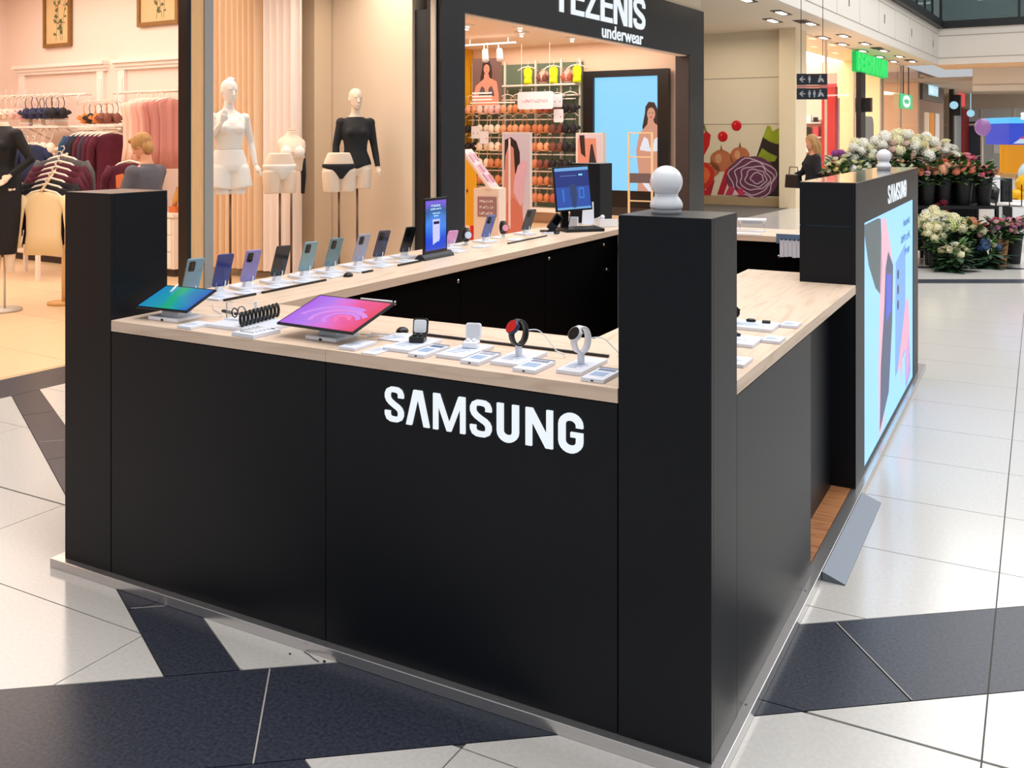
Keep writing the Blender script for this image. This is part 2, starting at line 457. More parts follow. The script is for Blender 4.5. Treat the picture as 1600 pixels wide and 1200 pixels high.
rp = thing('access_ramp', 'short grey metal ramp plate against the kiosk edge beside the screen tower', 'ramp', (.03, 1.262, 0))
MB().prism([(0, .028), (0, .0345), (.001, .0350), (.082, .0045), (.082, 0), (.079, 0)], 0, .9, 'xz').build('ramp_plate', STEEL, rp)
MB().prism([(.0005, 0), (.0005, .027), (.074, .0005)], .002, .006, 'xz').build('side_gusset', STEEL, rp)
MB().prism([(.0005, 0), (.0005, .027), (.074, .0005)], .894, .898, 'xz').build('side_gusset', STEEL, rp)

def pillar(x0, x1, y0, y1, label, topm=BLACKTOP, z0=ZP):
    t = thing('kiosk_pillar', label, 'pillar', ((x0 + x1) / 2, (y0 + y1) / 2, z0), 0, 'black corner pillars of the kiosk')
    a, b = (x1 - x0) / 2, (y1 - y0) / 2; h = H - z0
    MB().box(-a, a, -b, -b + .018, 0, h - .002).build('front_board', BLACK, t, bevel=.0012)
    MB().box(a - .018, a, -b + .0185, b, 0, h - .002).build('side_board', BLACK, t, bevel=.0012)
    MB().box(-a, -a + .018, -b + .0185, b, 0, h - .002).build('side_board', BLACK, t, bevel=.0012)
    MB().box(-a + .0185, a - .0185, b - .018, b, 0, h - .002).build('rear_board', BLACK, t)
    MB().box(-a + .0005, a - .0005, -b + .0005, b - .0005, h - .0015, h).build('top_board', topm, t)
    return t
pillar(-.255, 0, 0, .236, 'nearest tall black kiosk pillar carrying a white ball ornament')
pillar(X0, X0 + .256, 0, .262, 'black kiosk pillar at the left front corner of the counter')
pillar(X0, X0 + .256, 4.485, 4.725, 'black kiosk pillar at the back behind the till monitor')

# front counter
fc = thing('front_counter', 'black front counter carrying the large white lettering', 'counter', (-1.25, 0, ZP))
def fpanel(x0, x1): MB().box(x0 + 1.25, x1 + 1.25, .001, .019, 0, ZB - ZP - .003).build('front_panel', BLACK, fc, bevel=.0012)
fpanel(X0 + .259, -1.2545); fpanel(-1.2515, -.2585)
MB().box(X0 + .26 + 1.25, -.26 + 1.25, .53, .548, 0, ZB - ZP - .003).build('rear_panel', BLACKIN, fc)
MB().box(X0 + .26 + 1.25, X0 + .278 + 1.25, .0195, .5295, 0, ZB - ZP - .003).build('end_panel', BLACKIN, fc)
MB().box(-.278 + 1.25, -.26 + 1.25, .0195, .5295, 0, ZB - ZP - .003).build('end_panel', BLACKIN, fc)
def stroke(path, w, hk=1.0):
    """outline of a thick open stroke with square ends; hk thins the level runs"""
    out = MB(); n = len(path); L = []; Rr = []
    for i, (x, z) in enumerate(path):
        a = path[max(i - 1, 0)]; b = path[min(i + 1, n - 1)]
        dx, dz = b[0] - a[0], b[1] - a[1]; l = math.hypot(dx, dz); nx, nz = -dz / l, dx / l
        ww = w * (abs(nx) + hk * abs(nz)) / (abs(nx) + abs(nz))
        L.append((x + nx * ww / 2, z + nz * ww / 2)); Rr.append((x - nx * ww / 2, z - nz * ww / 2))
    return L + Rr[::-1]
def glyph(ch, x, z, w, h, t):
    """bold upright sans capitals as lists of outlines"""
    o = []
    hs = h; th = t
    def P(*p): o.append([(x + a * w, z + b * hs) for a, b in p])
    tw = th / w; tz = th * .62 / hs
    if ch == 'I': P((.5 - tw / 2, 0), (.5 + tw / 2, 0), (.5 + tw / 2, 1), (.5 - tw / 2, 1))
    elif ch == 'A': P((0, 0), (tw * .95, 0), (.5, .80), (1 - tw * .95, 0), (1, 0), (.68, 1), (.32, 1))
    elif ch == 'M':
        s = tw * .78
        P((0, 0), (s, 0), (s, .72), (.5 - s * .42, 0), (.5 + s * .42, 0), (1 - s, .72), (1 - s, 0), (1, 0), (1, 1), (1 - s * 1.35, 1), (.5, .22), (s * 1.35, 1), (0, 1))
    elif ch == 'N':
        s = tw * .92
        P((0, 0), (s, 0), (s, .66), (1 - s * 1.12, 0), (1, 0), (1, 1), (1 - s, 1), (1 - s, .34), (s * 1.12, 1), (0, 1))
    elif ch == 'U':
        n = 10; c = [(x + th / 2, z + h)]
        r = w / 2 - th / 2
        c += [(x + w / 2 - r * math.cos(PI * i / n), z + th * .36 + r * .85 - r * .85 * math.sin(PI * i / n)) for i in range(n + 1)]
        c.append((x + w - th / 2, z + h)); o.append(stroke(c, th))
    elif ch == 'S':
        N = [(1, .74), (1, .84), (.92, .94), (.75, .99), (.5, 1), (.25, .99), (.08, .94), (0, .84), (0, .74), (.07, .65), (.22, .575), (.5, .485), (.78, .41), (.93, .34), (1, .26), (1, .16), (.92, .06), (.75, .01), (.5, 0), (.25, .01), (.08, .06), (0, .16), (0, .27)]
        hz = th * .38
        c = [(x + th / 2 + a * (w - th), z + hz + b * (h - 2 * hz)) for a, b in N]
        o.append(stroke(c, th * .96, .78))
    elif ch == 'G':
        n = 10; r = w / 2 - th / 2; rz = r * .85; cx = x + w / 2; zt = z + h - th * .4 - rz; zb = z + th * .4 + rz
        c = [(cx + r, zt - rz * .25)] + [(cx + r * math.cos(PI * i / n), zt + rz * math.sin(PI * i / n)) for i in range(n + 1)]
        c += [(cx - r * math.cos(PI * i / n), zb - rz * math.sin(PI * i / n)) for i in range(n + 1)] + [(cx + r, zb + h * .22)]
        o.append(stroke(c, th)); o.append([(cx, z + h * .40), (x + w, z + h * .40), (x + w, z + h * .53), (cx, z + h * .53)])
    elif ch == 'T': P((.5 - tw / 2, 0), (.5 + tw / 2, 0), (.5 + tw / 2, 1 - tz), (.5 - tw / 2, 1 - tz)); P((0, 1 - tz), (1, 1 - tz), (1, 1), (0, 1))
    elif ch == 'E': P((0, 0), (tw, 0), (tw, 1), (0, 1)); [P((tw, a), (1, a), (1, a + tz), (tw, a + tz)) for a in (0, .5 - tz / 2, 1 - tz)]
    elif ch == 'Z': P((0, 1 - tz), (1, 1 - tz), (1, 1), (0, 1)); P((0, 0), (1, 0), (1, tz), (0, tz)); P((0, tz), (tw * 1.05, tz), (1, 1 - tz), (1 - tw * 1.05, 1 - tz))
    elif ch == 'D': P((0, 0), (tw, 0), (tw, 1), (0, 1)); o.append(stroke([(x + th, z + h - th * .35)] + [(x + w * .35 + (w * .65 - th / 2) * math.sin(PI * i / 8), z + h / 2 + (h / 2 - th * .35) * math.cos(PI * i / 8)) for i in range(9)] + [(x + th, z + th * .35)], th * .8))
    elif ch == 'C':
        n = 10; r = w / 2 - th / 2; rz = r * .85; cx = x + w / 2; zt = z + h - th * .4 - rz; zb = z + th * .4 + rz
        o.append(stroke([(cx + r, zt - rz * .3)] + [(cx + r * math.cos(PI * i / n), zt + rz * math.sin(PI * i / n)) for i in range(n + 1)] + [(cx - r * math.cos(PI * i / n), zb - rz * math.sin(PI * i / n)) for i in range(n + 1)] + [(cx + r, zb + rz * .3)], th))
    elif ch == 'H': P((0, 0), (tw, 0), (tw, 1), (0, 1)); P((1 - tw, 0), (1, 0), (1, 1), (1 - tw, 1)); P((tw, .5 - tz / 2), (1 - tw, .5 - tz / 2), (1 - tw, .5 + tz / 2), (tw, .5 + tz / 2))
    return o
def tris(outl, a, b):
    """extrude possibly concave outlines: side walls plus tessellated caps"""
    from mathutils.geometry import tessellate_polygon
    mb = MB()
    for pts in outl:
        n = len(pts)
        ar = sum(pts[i][0] * pts[(i + 1) % n][1] - pts[(i + 1) % n][0] * pts[i][1] for i in range(n))
        if ar < 0: pts = pts[::-1]
        vs = [(p[0], a, p[1]) for p in pts] + [(p[0], b, p[1]) for p in pts]
        tr = tessellate_polygon([[Vector((p[0], p[1], 0)) for p in pts]])
        fs = [(i, (i + 1) % n, n + (i + 1) % n, n + i) for i in range(n)]
        for t in tr:
            fs.append((t[0], t[1], t[2])); fs.append((n + t[2], n + t[1], n + t[0]))
        mb.add(vs, fs)
    return mb
def word(name, letters, m, parent, y0, y1, label=None):
    """letters: (char, x, z, w, h, stroke) -> each letter a part"""
    for ch, x, z, w, h, t in letters:
        o = tris(glyph(ch, x, z, w, h, t), y0, y1).build(name, m, parent)
        if label: o['label'] = label
SAMS = [('S', -1.019, .069), ('A', -.940, .083), ('M', -.843, .110), ('S', -.716, .072), ('U', -.626, .070), ('N', -.533, .084), ('G', -.431, .074)]
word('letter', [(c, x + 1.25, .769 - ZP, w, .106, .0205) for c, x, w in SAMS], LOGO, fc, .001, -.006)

# worktops
def worktop(label, x0, x1, y0, y1, m=OAK, seams=()):
    t = thing('worktop', label, 'worktop', (x0, y0, ZB), 0, 'pale oak worktops of the kiosk')
    segs = [x0] + list(seams) + [x1]
    if not seams:
        MB().box(0, x1 - x0, 0, y1 - y0, 0, .04).build('board', m, t, bevel=.001)
    else:
        for a, b in zip(segs, segs[1:]):
            MB().box(a - x0 + .0006, b - x0 - .0006, 0, y1 - y0, 0, .04).build('board', m, t, bevel=.001)
    return t
worktop('pale oak worktop of the front counter above the large lettering', X0 + .2575, -.2565, 0, .555, OAKX, (-1.253,))
t = worktop('pale oak worktop of the left counter carrying the row of phones', X0, XI, .5565, Y1 - .0, OAK)
MB().box(0, .2565, -.292, -.001, 0, .04).build('board', OAK, t)
worktop('pale oak worktop on the right running to the screen tower', -.571, 0, .5565, 2.188, OAK)
t2 = thing('worktop', 'pale oak worktop strip at the foot of the nearest pillar', 'worktop', (-.2555, .237, ZB), 0, 'pale oak worktops of the kiosk')
MB().box(0, .2555, 0, .3185, 0, .04).build('board', OAK, t2, bevel=.001)
t3 = thing('worktop', 'pale oak corner piece left of the screen tower foot', 'worktop', (-.571, 2.1895, ZB), 0, 'pale oak worktops of the kiosk')
MB().box(0, .321, 0, .30, 0, .04).build('board', OAK, t3, bevel=.001)
worktop('pale oak worktop of the rear counter beyond the nearest pillar', XI + .0015, -.2555, 4.18, Y1, OAKX)

def lock(parent, x, y, z, axis):
    mb = MB()
    if axis == 'x': mb.tube([(x, y, z), (x + .006, y, z)], .011, 12); k = [(x + .006, y, z), (x + .02, y, z - .004)]
    else: mb.tube([(x, y, z), (x, y - .006, z)], .011, 12); k = [(x, y - .006, z), (x, y - .02, z - .004)]
    o = mb.build('lock', CHROME, parent, True)
    MB().tube(k, .0035, 6).tube([(k[1][0], k[1][1], k[1][2] + .006), (k[1][0], k[1][1], k[1][2] - .022)], .004, 6).build('key', CHROME, o)
lc = thing('left_counter', 'black cabinets under the left worktop with small chrome locks facing the staff side', 'cabinet', (XI, .56, ZP))
hh = ZB - ZP - .003
MB().box(X0 - XI + .002, X0 - XI + .02, 0, 3.92, 0, hh).build('outer_panel', BLACK, lc)
MB().box(X0 - XI + .021, -.045, 0, 3.92, 0, .06).build('plinth', BLACKIN, lc)
for i, (a, b) in enumerate([(0, .45), (.453, 1.44), (1.443, 2.45), (2.453, 3.45), (3.453, 3.642)]):
    d = MB().box(-.043, -.025, a, b - .002, .065, hh - .002).build('door', BLACKIN, lc, bevel=.001)
for y, z in ((.84, .80), (1.415, .83), (2.5, .83), (3.37, .83), (3.42, .65)):
    lock(lc, -.025, y, z, 'x')
MB().box(X0 - XI + .021, -.044, 0.001, .015, .061, hh).build('end_panel', BLACKIN, lc)

rc = thing('right_counter', 'black cabinet under the right worktop with a recessed knee space before the screen tower', 'cabinet', (0, .24, ZP))
MB().box(-.019, -.001, 0, .976, 0, hh).build('outer_panel', BLACK, rc, bevel=.001)
MB().box(-.125, -.107, .977, 1.948, 0, hh).build('recessed_panel', BLACK, rc)
MB().box(-.106, -.0195, .958, .976, 0, hh).build('end_panel', BLACK, rc)
MB().box(-.571, -.553, .32, 1.948, 0, hh).build('staff_side_panel', BLACKIN, rc)
MB().box(-.552, -.0195, .32, .335, 0, hh).build('end_panel', BLACKIN, rc)
bc = thing('rear_counter', 'black cabinet under the rear worktop with a chrome lock', 'cabinet', (-1.1, 4.2, ZP))
for a, b in ((-.892, -.3), (-.298, .262), (.264, .844)):
    MB().box(a, b, .005, .023, .065, hh).build('door', BLACKIN, bc)
MB().box(-.86, .844, .5, .518, 0, hh).build('rear_panel', BLACK, bc)
MB().box(-.86, .844, .024, .499, 0, .06).build('plinth', BLACKIN, bc)
lock(bc, .28, .005, .79, 'y'); lock(bc, -.2, .005, .79, 'y')

# screen tower
tw = thing('screen_tower', 'tall black tower with glowing phone advert screen and small lit lettering', 'display', (0, 2.19, ZP), R(90))
# local frame: x runs back along the kiosk, front (local -y) faces the walkway
LX = 2.53; h = H - ZP - .004
MB().box(0, .246, .0, .018, 0, h).build('face_board', BLACK, tw)
MB().box(LX - .27 + .0, LX, .0, .018, 0, h).build('face_board', BLACK, tw)
MB().box(.2465, LX - .2705, 0, .018, 1.224 - ZP, h).build('header_board', BLACK, tw)
MB().box(.2465, LX - .2705, 0, .018, 0, .018).build('base_board', BLACK, tw)
MB().box(0, .018, .0185, .25, 1.224 - ZP, h).build('end_board_upper', BLACK, tw, bevel=.001)
MB().box(0, .018, .0185, .25, 0, 1.2215 - ZP).build('end_board_lower', BLACK, tw, bevel=.001)
MB().box(LX - .018, LX, .0185, .25, 0, h).build('end_board', BLACK, tw)
MB().box(.0185, LX - .0185, .232, .25, 0, h).build('rear_board', BLACK, tw)
MB().box(0.0005, LX - .0005, .0005, .2495, h + .0005, h + .004).build('top_board', mat('glossy_dark_top_board', (70, 66, 62), .12, coat=.6), tw)
SCR = mat('lit_sky_blue_screen', (134, 200, 248), .3, emit=1.12)
s = MB().box(.25, LX - .274, .004, .017, .02, 1.222 - ZP).build('screen', SCR, tw); s['label'] = 'glowing light blue screen'
def scr(name, pts, rgb, lay=1, lab=None):
    m = mat('screen_%d_%d_%d' % rgb, rgb, .4, emit=.95)
    o = tris([pts], .0038 - lay * .0006, .0034 - lay * .0006).build(name, m, s)
    if lab: o['label'] = lab
# the advert: dark sleeve and hand with a phone, a second phone behind (x = distance along the screen, z up)
zz = 1.222 - ZP
scr('printed_sleeve', [(.27, zz - .01), (.70, zz - .01), (.80, zz - .02), (.86, zz - .28), (.80, zz - .42), (.62, zz - .36), (.40, zz - .22), (.27, zz - .06)], (86, 100, 106))
scr('printed_hand', [(.84, zz - .02), (.98, zz - .03), (1.12, zz - .14), (1.30, zz - .34), (1.28, zz - .5), (1.0, zz - .9), (.92, zz - 1.12), (.74, zz - 1.16), (.72, zz - .8), (.76, zz - .45)], (240, 186, 206))
scr('printed_phone', [(.98, zz - .30), (1.08, zz - .22), (1.28, zz - .32), (1.24, zz - .64), (1.10, zz - 1.0), (.76, zz - 1.13), (.80, zz - .8), (.93, zz - .5)], (74, 88, 120), 2)
scr('printed_phone_screen', [(1.0, zz - .34), (1.22, zz - .36), (1.20, zz - .56), (.99, zz - .60)], (76, 96, 216), 3)
scr('printed_phone', [(1.40, zz - .32), (1.86, zz - .25), (1.84, zz - .92), (1.38, zz - .98)], (120, 172, 236), 1)
for a in range(3): scr('printed_camera', ellipse(1.50, zz - .40 - a * .09, .035, .03, 10), (24, 34, 74), 2)
scr('printed_fingers', [(1.46, zz - .97), (1.66, zz - .80), (1.84, zz - .62), (1.98, zz - .60), (2.06, zz - .78), (2.02, zz - 1.08), (1.90, zz - 1.13), (1.84, zz - .90), (1.70, zz - .92), (1.66, zz - 1.1), (1.60, zz - .96)], (236, 170, 200), 3)
scr('printed_sleeve', [(1.84, zz - .96), (2.04, zz - .82), (2.10, zz - 1.10), (1.88, zz - 1.16)], (150, 150, 240), 3)
def marks(parent, m, x, z, w, h, y, n, seed=1):
    """a line of small print too fine to read: one short bar per character"""
    rnd = random.Random(seed); mb = MB(); st = w / n
    for k in range(n):
        a = x + k * st
        mb.prism(rect(a, a + st * .25, z, z + h * rnd.choice((1, .75))), y, y - .0006, 'xz')
        mb.prism(rect(a + st * .25, a + st * .8, z + h * rnd.choice((0, .4, .62)), z + h * rnd.choice((.2, .6, .82)) + h * .02), y, y - .0006, 'xz')
    o = mb.build('line_of_print', m, parent); return o
CAP = mat('screen_caption', (96, 146, 206), .4)
marks(s, CAP, 1.76, zz - .14, .34, .045, .0030, 10, 1)
marks(s, CAP, 1.64, zz - .235, .46, .05, .0030, 12, 2)
marks(s, CAP, 1.82, zz - .325, .26, .045, .0030, 7, 3)
x = 1.045
for c, w in (('S', .086), ('A', .104), ('M', .132), ('S', .088), ('U', .088), ('N', .100), ('G', .088)):
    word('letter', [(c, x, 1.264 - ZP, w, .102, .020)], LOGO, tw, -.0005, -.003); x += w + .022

# white ball ornaments on pillars
def ball(loc, label):
    t = thing('ball_sensor', label, 'ornament', loc, 0, 'white ball ornaments on the kiosk')
    MB().cyl(0, 0, 0, .012, .040, 28).build('base_ring', mat('grey_plastic', (190, 192, 196), .3), t, True)
    prof = [(.042, .0125), (.0445, .018), (.0445, .026), (.040, .036), (.034, .044), (.031, .050), (.033, .054)]
    MB().rings([(0, 0, z, r, r) for r, z in prof], 32).build('foot', WHITE, t, True)
    prof = [(.0445 * math.sin(a), .086 - .0445 * math.cos(a)) for a in [R(45 + i * 135 / 14) for i in range(15)]]
    MB().rings([(0, 0, z, max(r, .0006), max(r, .0006)) for r, z in prof], 32).build('ball', WHITEG, t, True)
    return t
ball((-.163, .12, H), 'white ball ornament on the nearest black pillar')
b = ball((-.13, 4.05, H + .0005), 'white ball ornament on top of the screen tower')
# ------------------------------------------------------------------ goods on the worktops
PAINT = {}
def paint(n, rgb, rough=.22): return mat('phone_back_' + n, rgb, rough, coat=.4)
def stand(loc, rz, label, group='white phone stands on the left counter'):
    t = thing('phone_stand', label, 'stand', loc, rz, group)
    MB().box(-.05, .05, -.055, .075, 0, .012).build('plate', CARD, t, bevel=.001)
    MB().prism([(-.016, .012), (.016, .012), (.011, .034), (-.011, .034)], -.012, .02, 'xz').build('post', WHITE, t)
    for s in (-1, 1):
        MB().tube([(s * .016, .012, .026), (s * .02, -.006, .032), (s * .02, -.014, .044), (s * .02, -.0135, .058)], .0032, 8).build('prong', CLEAR if s < 0 else WHITE, t, True)
    return t
def phone(loc, rz, label, back, lean=24, w=.072, hgt=.155, cams=3, cat='phone', group='phones standing on the left counter', front=False):
    t = thing('phone', label, cat, loc, rz, group)
    M = Matrix.Rotation(R(lean), 4, 'X')
    def rr(w2, h2, r, z0):
        pts = []
        for cx, cz, a0 in ((w2 - r, z0 + h2 - r, 0), (-w2 + r, z0 + h2 - r, 90), (-w2 + r, z0 + r, 180), (w2 - r, z0 + r, 270)):
            pts += [(cx + r * math.cos(R(a0 + k * 22.5)), cz + r * math.sin(R(a0 + k * 22.5))) for k in range(5)]
        return pts
    MB().prism(rr(w / 2, hgt, .008, 0), -.004, .004, 'xz').xf(M).build('body', back, t, bevel=.001)
    MB().prism(rr(w / 2 - .003, hgt - .006, .006, .003), .0041, .0046, 'xz').xf(M).build('screen', GLASSD, t)
    if cams:
        ib = MB().prism([(p[0] - w * .2, p[1]) for p in rr(.013, .045, .006, hgt - .056)], -.0041, -.0062, 'xz').xf(M).build('camera_island', BLK, t)
        for k in range(cams):
            MB().tube([(-w * .2, -.0062, hgt - .02 - k * .0135), (-w * .2, -.0075, hgt - .02 - k * .0135)], .0048, 10).xf(M).build('lens', GLASSD, ib)
    return t
PH = [(.455, 'pale blue phone behind the green tablet, first of the row', (116, 158, 184), 3), (.62, 'deep blue glossy phone, second from the left of the row', (30, 50, 128), 0),
      (.785, 'lilac phone, third from the left of the row', (140, 134, 196), 3), (.975, 'black phone between the lilac and the pale teal phone', (18, 22, 34), 0),
      (1.165, 'pale teal phone right of the black phone', (128, 162, 172), 3), (1.355, 'grey teal phone, sixth from the left, behind the small black mouse', (100, 134, 144), 3),
      (1.575, 'silver lilac phone, seventh from the left of the row', (160, 162, 186), 3), (1.775, 'navy blue phone, eighth from the left of the row', (32, 42, 78), 3),
      (2.02, 'black phone just left of the portrait advert display', (24, 28, 34), 3)]
PZ = ZT + .0355
for i, (y, lab, rgb, c) in enumerate(PH):
    x = -2.345 - (.02 if i > 6 else 0)
    stand((x, y, ZT + .0005), R(72), 'white stand under the ' + lab.split(',')[0])
    phone((x - .012 * 0, y, PZ), R(72), lab, paint(str(i), rgb), cams=c)
stand((-2.37, 2.50, ZT + .0005), R(72), 'white stand under the small pink folding phone')
phone((-2.37, 2.50, PZ), R(70), 'small pink folding phone right of the portrait advert display', paint('pink', (222, 158, 214)), hgt=.085, cams=0)
stand((-2.37, 2.92, ZT + .0005), R(72), 'white stand under the periwinkle blue phone')
phone((-2.37, 2.92, PZ), R(70), 'periwinkle blue phone between the two round watches', paint('peri', (92, 112, 184)), cams=3)
stand((-2.37, 3.47, ZT + .0005), R(72), 'white stand under the dark grey phone beside the scanner')
phone((-2.37, 3.47, PZ), R(70), 'dark grey large phone right of the second watch', paint('dk', (44, 56, 64)), cams=2, w=.08)

def plate(x0, x1, y0, y1, label, h=.010, print_=True, cat='card', group='white information plates on the worktops', z=ZT, rz=0):
    t = thing('information_plate', label, cat, ((x0 + x1) / 2, (y0 + y1) / 2, z + .0004), rz, group)
    a, b = (x1 - x0) / 2, (y1 - y0) / 2
    MB().box(-a, a, -b, b, 0, h).build('plate', CARD, t, bevel=.0012)
    if print_:
        mb = MB()
        for k in range(4): mb.box(-a * .7, a * (.1 + .12 * (k * 7 % 5)), -b * .55 + k * b * .2, -b * .55 + k * b * .2 + b * .06, h, h + .0004)
        mb.build('line_of_print', PALEBLUE, t)
    return t
# plates along the left counter between and in front of the phones
for k, y in enumerate([.545, .70, .88, 1.07, 1.26, 1.47, 1.67, 1.88, 2.40, 2.68, 3.12, 3.62]):
    plate(-2.30, -2.215, y - .055, y + .055, 'flat white card near the left worktop inner edge, %s' % (['nearest the green tablet', 'before the lilac phone', 'before the black phone', 'before the pale teal phone', 'left of the black mouse', 'before the silver lilac phone', 'before the navy phone', 'left of the portrait display', 'right of the portrait display', 'before the first round watch', 'left of the second watch', 'left of the card reader'][k]), .008)
for k, y in enumerate([.86, 1.28, 1.62, 1.93, 2.72, 3.2]):
    plate(-2.475, -2.405, y - .05, y + .05, 'white card on the left worktop at its outer edge, %s' % ['behind the lilac phone', 'behind the teal phone', 'behind the silver lilac phone', 'behind the black and navy phones', 'behind the periwinkle phone', 'behind the second watch'][k], .006, False)
for k, (a, b) in enumerate([(.50, .68), (.72, 1.14), (1.42, 1.50), (1.72, 1.93), (2.90, 3.44)]):
    single('cable_channel', MB().box(-.006, .006, 0, b - a, 0, .009), BLK, 'thin black cable strip on the left worktop, %s' % ['beside the green tablet', 'in front of the lilac and black phones', 'right of the mouse', 'left of the portrait advert display', 'in front of the second watch'][k], 'channel', (-2.196, a, ZT), 0, 'black cable channels', bevel=.001)
single('cable_channel', MB().box(-.006, .006, 0, .72, 0, .008), BLK, 'thin black cable channel across the front worktop behind the earbuds and watches', 'channel', (-.42, .325, ZT), R(90), 'black cable channels', bevel=.001)
single('cable_channel', MB().box(-.006, .006, 0, .10, 0, .008), BLK, 'short black cable channel behind the clear ring holder', 'channel', (-1.93, .30, ZT), R(75), 'black cable channels')
# small mouse-like sensor domes
def dome(loc, label, s=1):
    t = thing('security_sensor', label, 'sensor', loc, 0, 'small black domes')
    MB().rings([(0, 0, 0, .020 * s, .027 * s), (0, 0, .006 * s, .021 * s, .028 * s), (0, 0, .014 * s, .017 * s, .022 * s), (0, 0, .019 * s, .008 * s, .011 * s), (0, 0, .0195 * s, .001, .001)], 20).build('shell', BLK, t, True)
    MB().tube([(.0, .026 * s, .005), (-.03, .06, .003), (-.06, .065, .003)], .0016, 6).build('cable', WHITE, t, True)
dome((-2.19, 1.30, ZT + .0005), 'small black mouse shaped sensor in front of the grey teal phone')
dome((-2.21, 3.62, ZT + .0005), 'small black mouse shaped sensor near the till monitor')
dome((-1.19, .33, ZT + .0005), 'small black sensor dome on the front worktop behind the flat cards', .95)

def disp(label, loc):
    t = thing('advert_display', label, 'display', loc, R(90))
    # local x along the counter, front toward the staff side
    MB().prism([(-.035, 0), (.04, 0), (.028, .014), (.012, .03), (-.012, .03), (-.028, .014)], -.15, .15, 'yz').build('base', BLKM, t, bevel=.002)
    MB().box(-.118, .118, -.006, .006, .028, .335).build('frame', BLK, t, bevel=.003)
    s = MB().box(-.103, .103, -.0075, -.0062, .045, .320).build('screen', gradmat('lit_blue_advert_screen', [(0, (30, 60, 190)), (.35, (36, 80, 225)), (.6, (70, 140, 240)), (.85, (40, 90, 150)), (1, (120, 90, 220))], size=.32, axis='Z', off=0), t)
    e = mat('lit_pale_phone_print', (204, 204, 246), .4, emit=.95)
    flat('printed_phone', [(-.033, .075), (.036, .10), (.036, .215), (-.036, .215)], e, s, -.0080, .0006)
    flat('printed_camera_bar', rect(-.026, .030, .188, .203), mat('lit_navy_print', (24, 30, 100), .4, emit=.6), s, -.0088, .0006)
    w = mat('lit_pale_cyan_print', (196, 236, 255), .4, emit=.95)
    for (a, b, z, hh_, n) in ((-.05, .05, .285, .014, 9), (-.055, .055, .268, .011, 12), (-.034, .04, .245, .009, 9), (-.02, .026, .23, .009, 6), (-.02, .034, .089, .007, 8)):
        marks(s, w, a, z, b - a, hh_, -.0080, n, int(z * 999))
    return t
disp('black portrait display with blue phone advert on a wedge base', (-2.22, 2.105, ZT + .0005))

# ---- tablets
def tablet(loc, rz, tilt, w, d, scrm, label, stylus=None, waves=None):
    t = thing('tablet', label, 'tablet', loc, rz)
    M = Matrix.Rotation(R(tilt), 4, 'X')
    MB().box(-w / 2, w / 2, 0, d, -.007, 0).xf(M).build('body', mat('dark_tablet_edge', (46, 50, 60), .3, .5), t, bevel=.0015)
    MB().box(-w / 2 + .001, w / 2 - .001, .001, d - .001, .0002, .0008).xf(M).build('bezel', BLK, t)
    b = .007
    MB().box(-w / 2 + b, w / 2 - b, b, d - b, .001, .0014).xf(M).build('screen', scrm, t)
    if waves:
        for q, (cx_, cy_, r0, a0, a1, w_, c_) in enumerate(waves):
            P_ = [(cx_ + r0 * math.cos(R(a0 + (a1 - a0) * i / 20)), cy_ + r0 * .62 * math.sin(R(a0 + (a1 - a0) * i / 20))) for i in range(21)]
            MB().prism(stroke(P_, w_), .00145 + q * .00006, .0015 + q * .00006, 'xy').xf(M).build('wave_print', mat('lit_wave_%d' % c_[1], c_, .3, emit=.95), t)
    if stylus:
        MB().tube([stylus[0], stylus[1]], .0035, 8).xf(M).build('stylus', WHITE, t, True)
    return t
T1 = gradmat('lit_green_blue_screen', [(0, (16, 130, 190)), (.35, (14, 150, 170)), (.5, (16, 172, 110)), (.68, (14, 150, 175)), (1, (24, 90, 190))], size=.25, off=.5)
T2 = gradmat('lit_violet_pink_screen', [(0, (170, 90, 230)), (.3, (176, 120, 235)), (.5, (214, 110, 214)), (.7, (232, 84, 160)), (1, (226, 54, 96))], size=.33, off=.5)
tablet((-2.078, .070, ZT + .045), R(3), 21, .25, .163, T1, 'tablet with green and blue screen on a white stand by the left pillar', ((-.07, .168, .004), (-.052, .11, .006)))
tablet((-1.355, .062, ZT + .047), R(-3), 17, .335, .222, T2, 'large tablet with violet and pink screen on the front worktop', ((.02, .224, .002), (.155, .226, .003)),
       [(.03, .062, .150, 62, 172, .020, (196, 128, 232)), (.045, .068, .108, 30, 200, .018, (206, 134, 226)), (.055, .075, .066, 10, 230, .016, (216, 128, 206)), (.058, .080, .028, -20, 250, .014, (232, 110, 178))])
def tstand(loc, label, w, tilt, hgt):
    t = thing('tablet_stand', label, 'stand', loc, 0, 'white stands under the tablets')
    MB().box(-w / 2, w / 2, 0, .12, 0, .014).build('base', WHITE, t, bevel=.003)
    MB().prism([(.03, .014), (.10, .014), (.105, hgt + .030), (.045, hgt + .006)], -w * .28, w * .28, 'yz').build('neck', WHITE, t, bevel=.002)
    MB().box(-.006, .006, -.001, .002, .002, .009).build('port', BLK, t)
    return t
tstand((-2.075, .075, ZT + .0005), 'white stand under the green tablet', .15, 21, .034)
tstand((-1.345, .085, ZT + .0005), 'white stand under the violet and pink tablet', .13, 17, .030)
for k, (pts, lab) in enumerate([
    ([(-1.24, .16, ZT + .02), (-1.17, .20, ZT + .015), (-1.14, .24, ZT + .004), (-1.19, .28, ZT + .004), (-1.24, .2, ZT + .004)], 'white cable loop by the violet tablet'),
    ([(-1.95, .15, ZT + .02), (-1.93, .22, ZT + .01), (-1.97, .27, ZT + .004), (-2.08, .33, ZT + .004), (-2.17, .42, ZT + .004)], 'white cable curling from the green tablet to the left worktop')]):
    c = single('cable', MB().tube(pts, .0018, 6), WHITE, lab, 'cable', smooth=True)
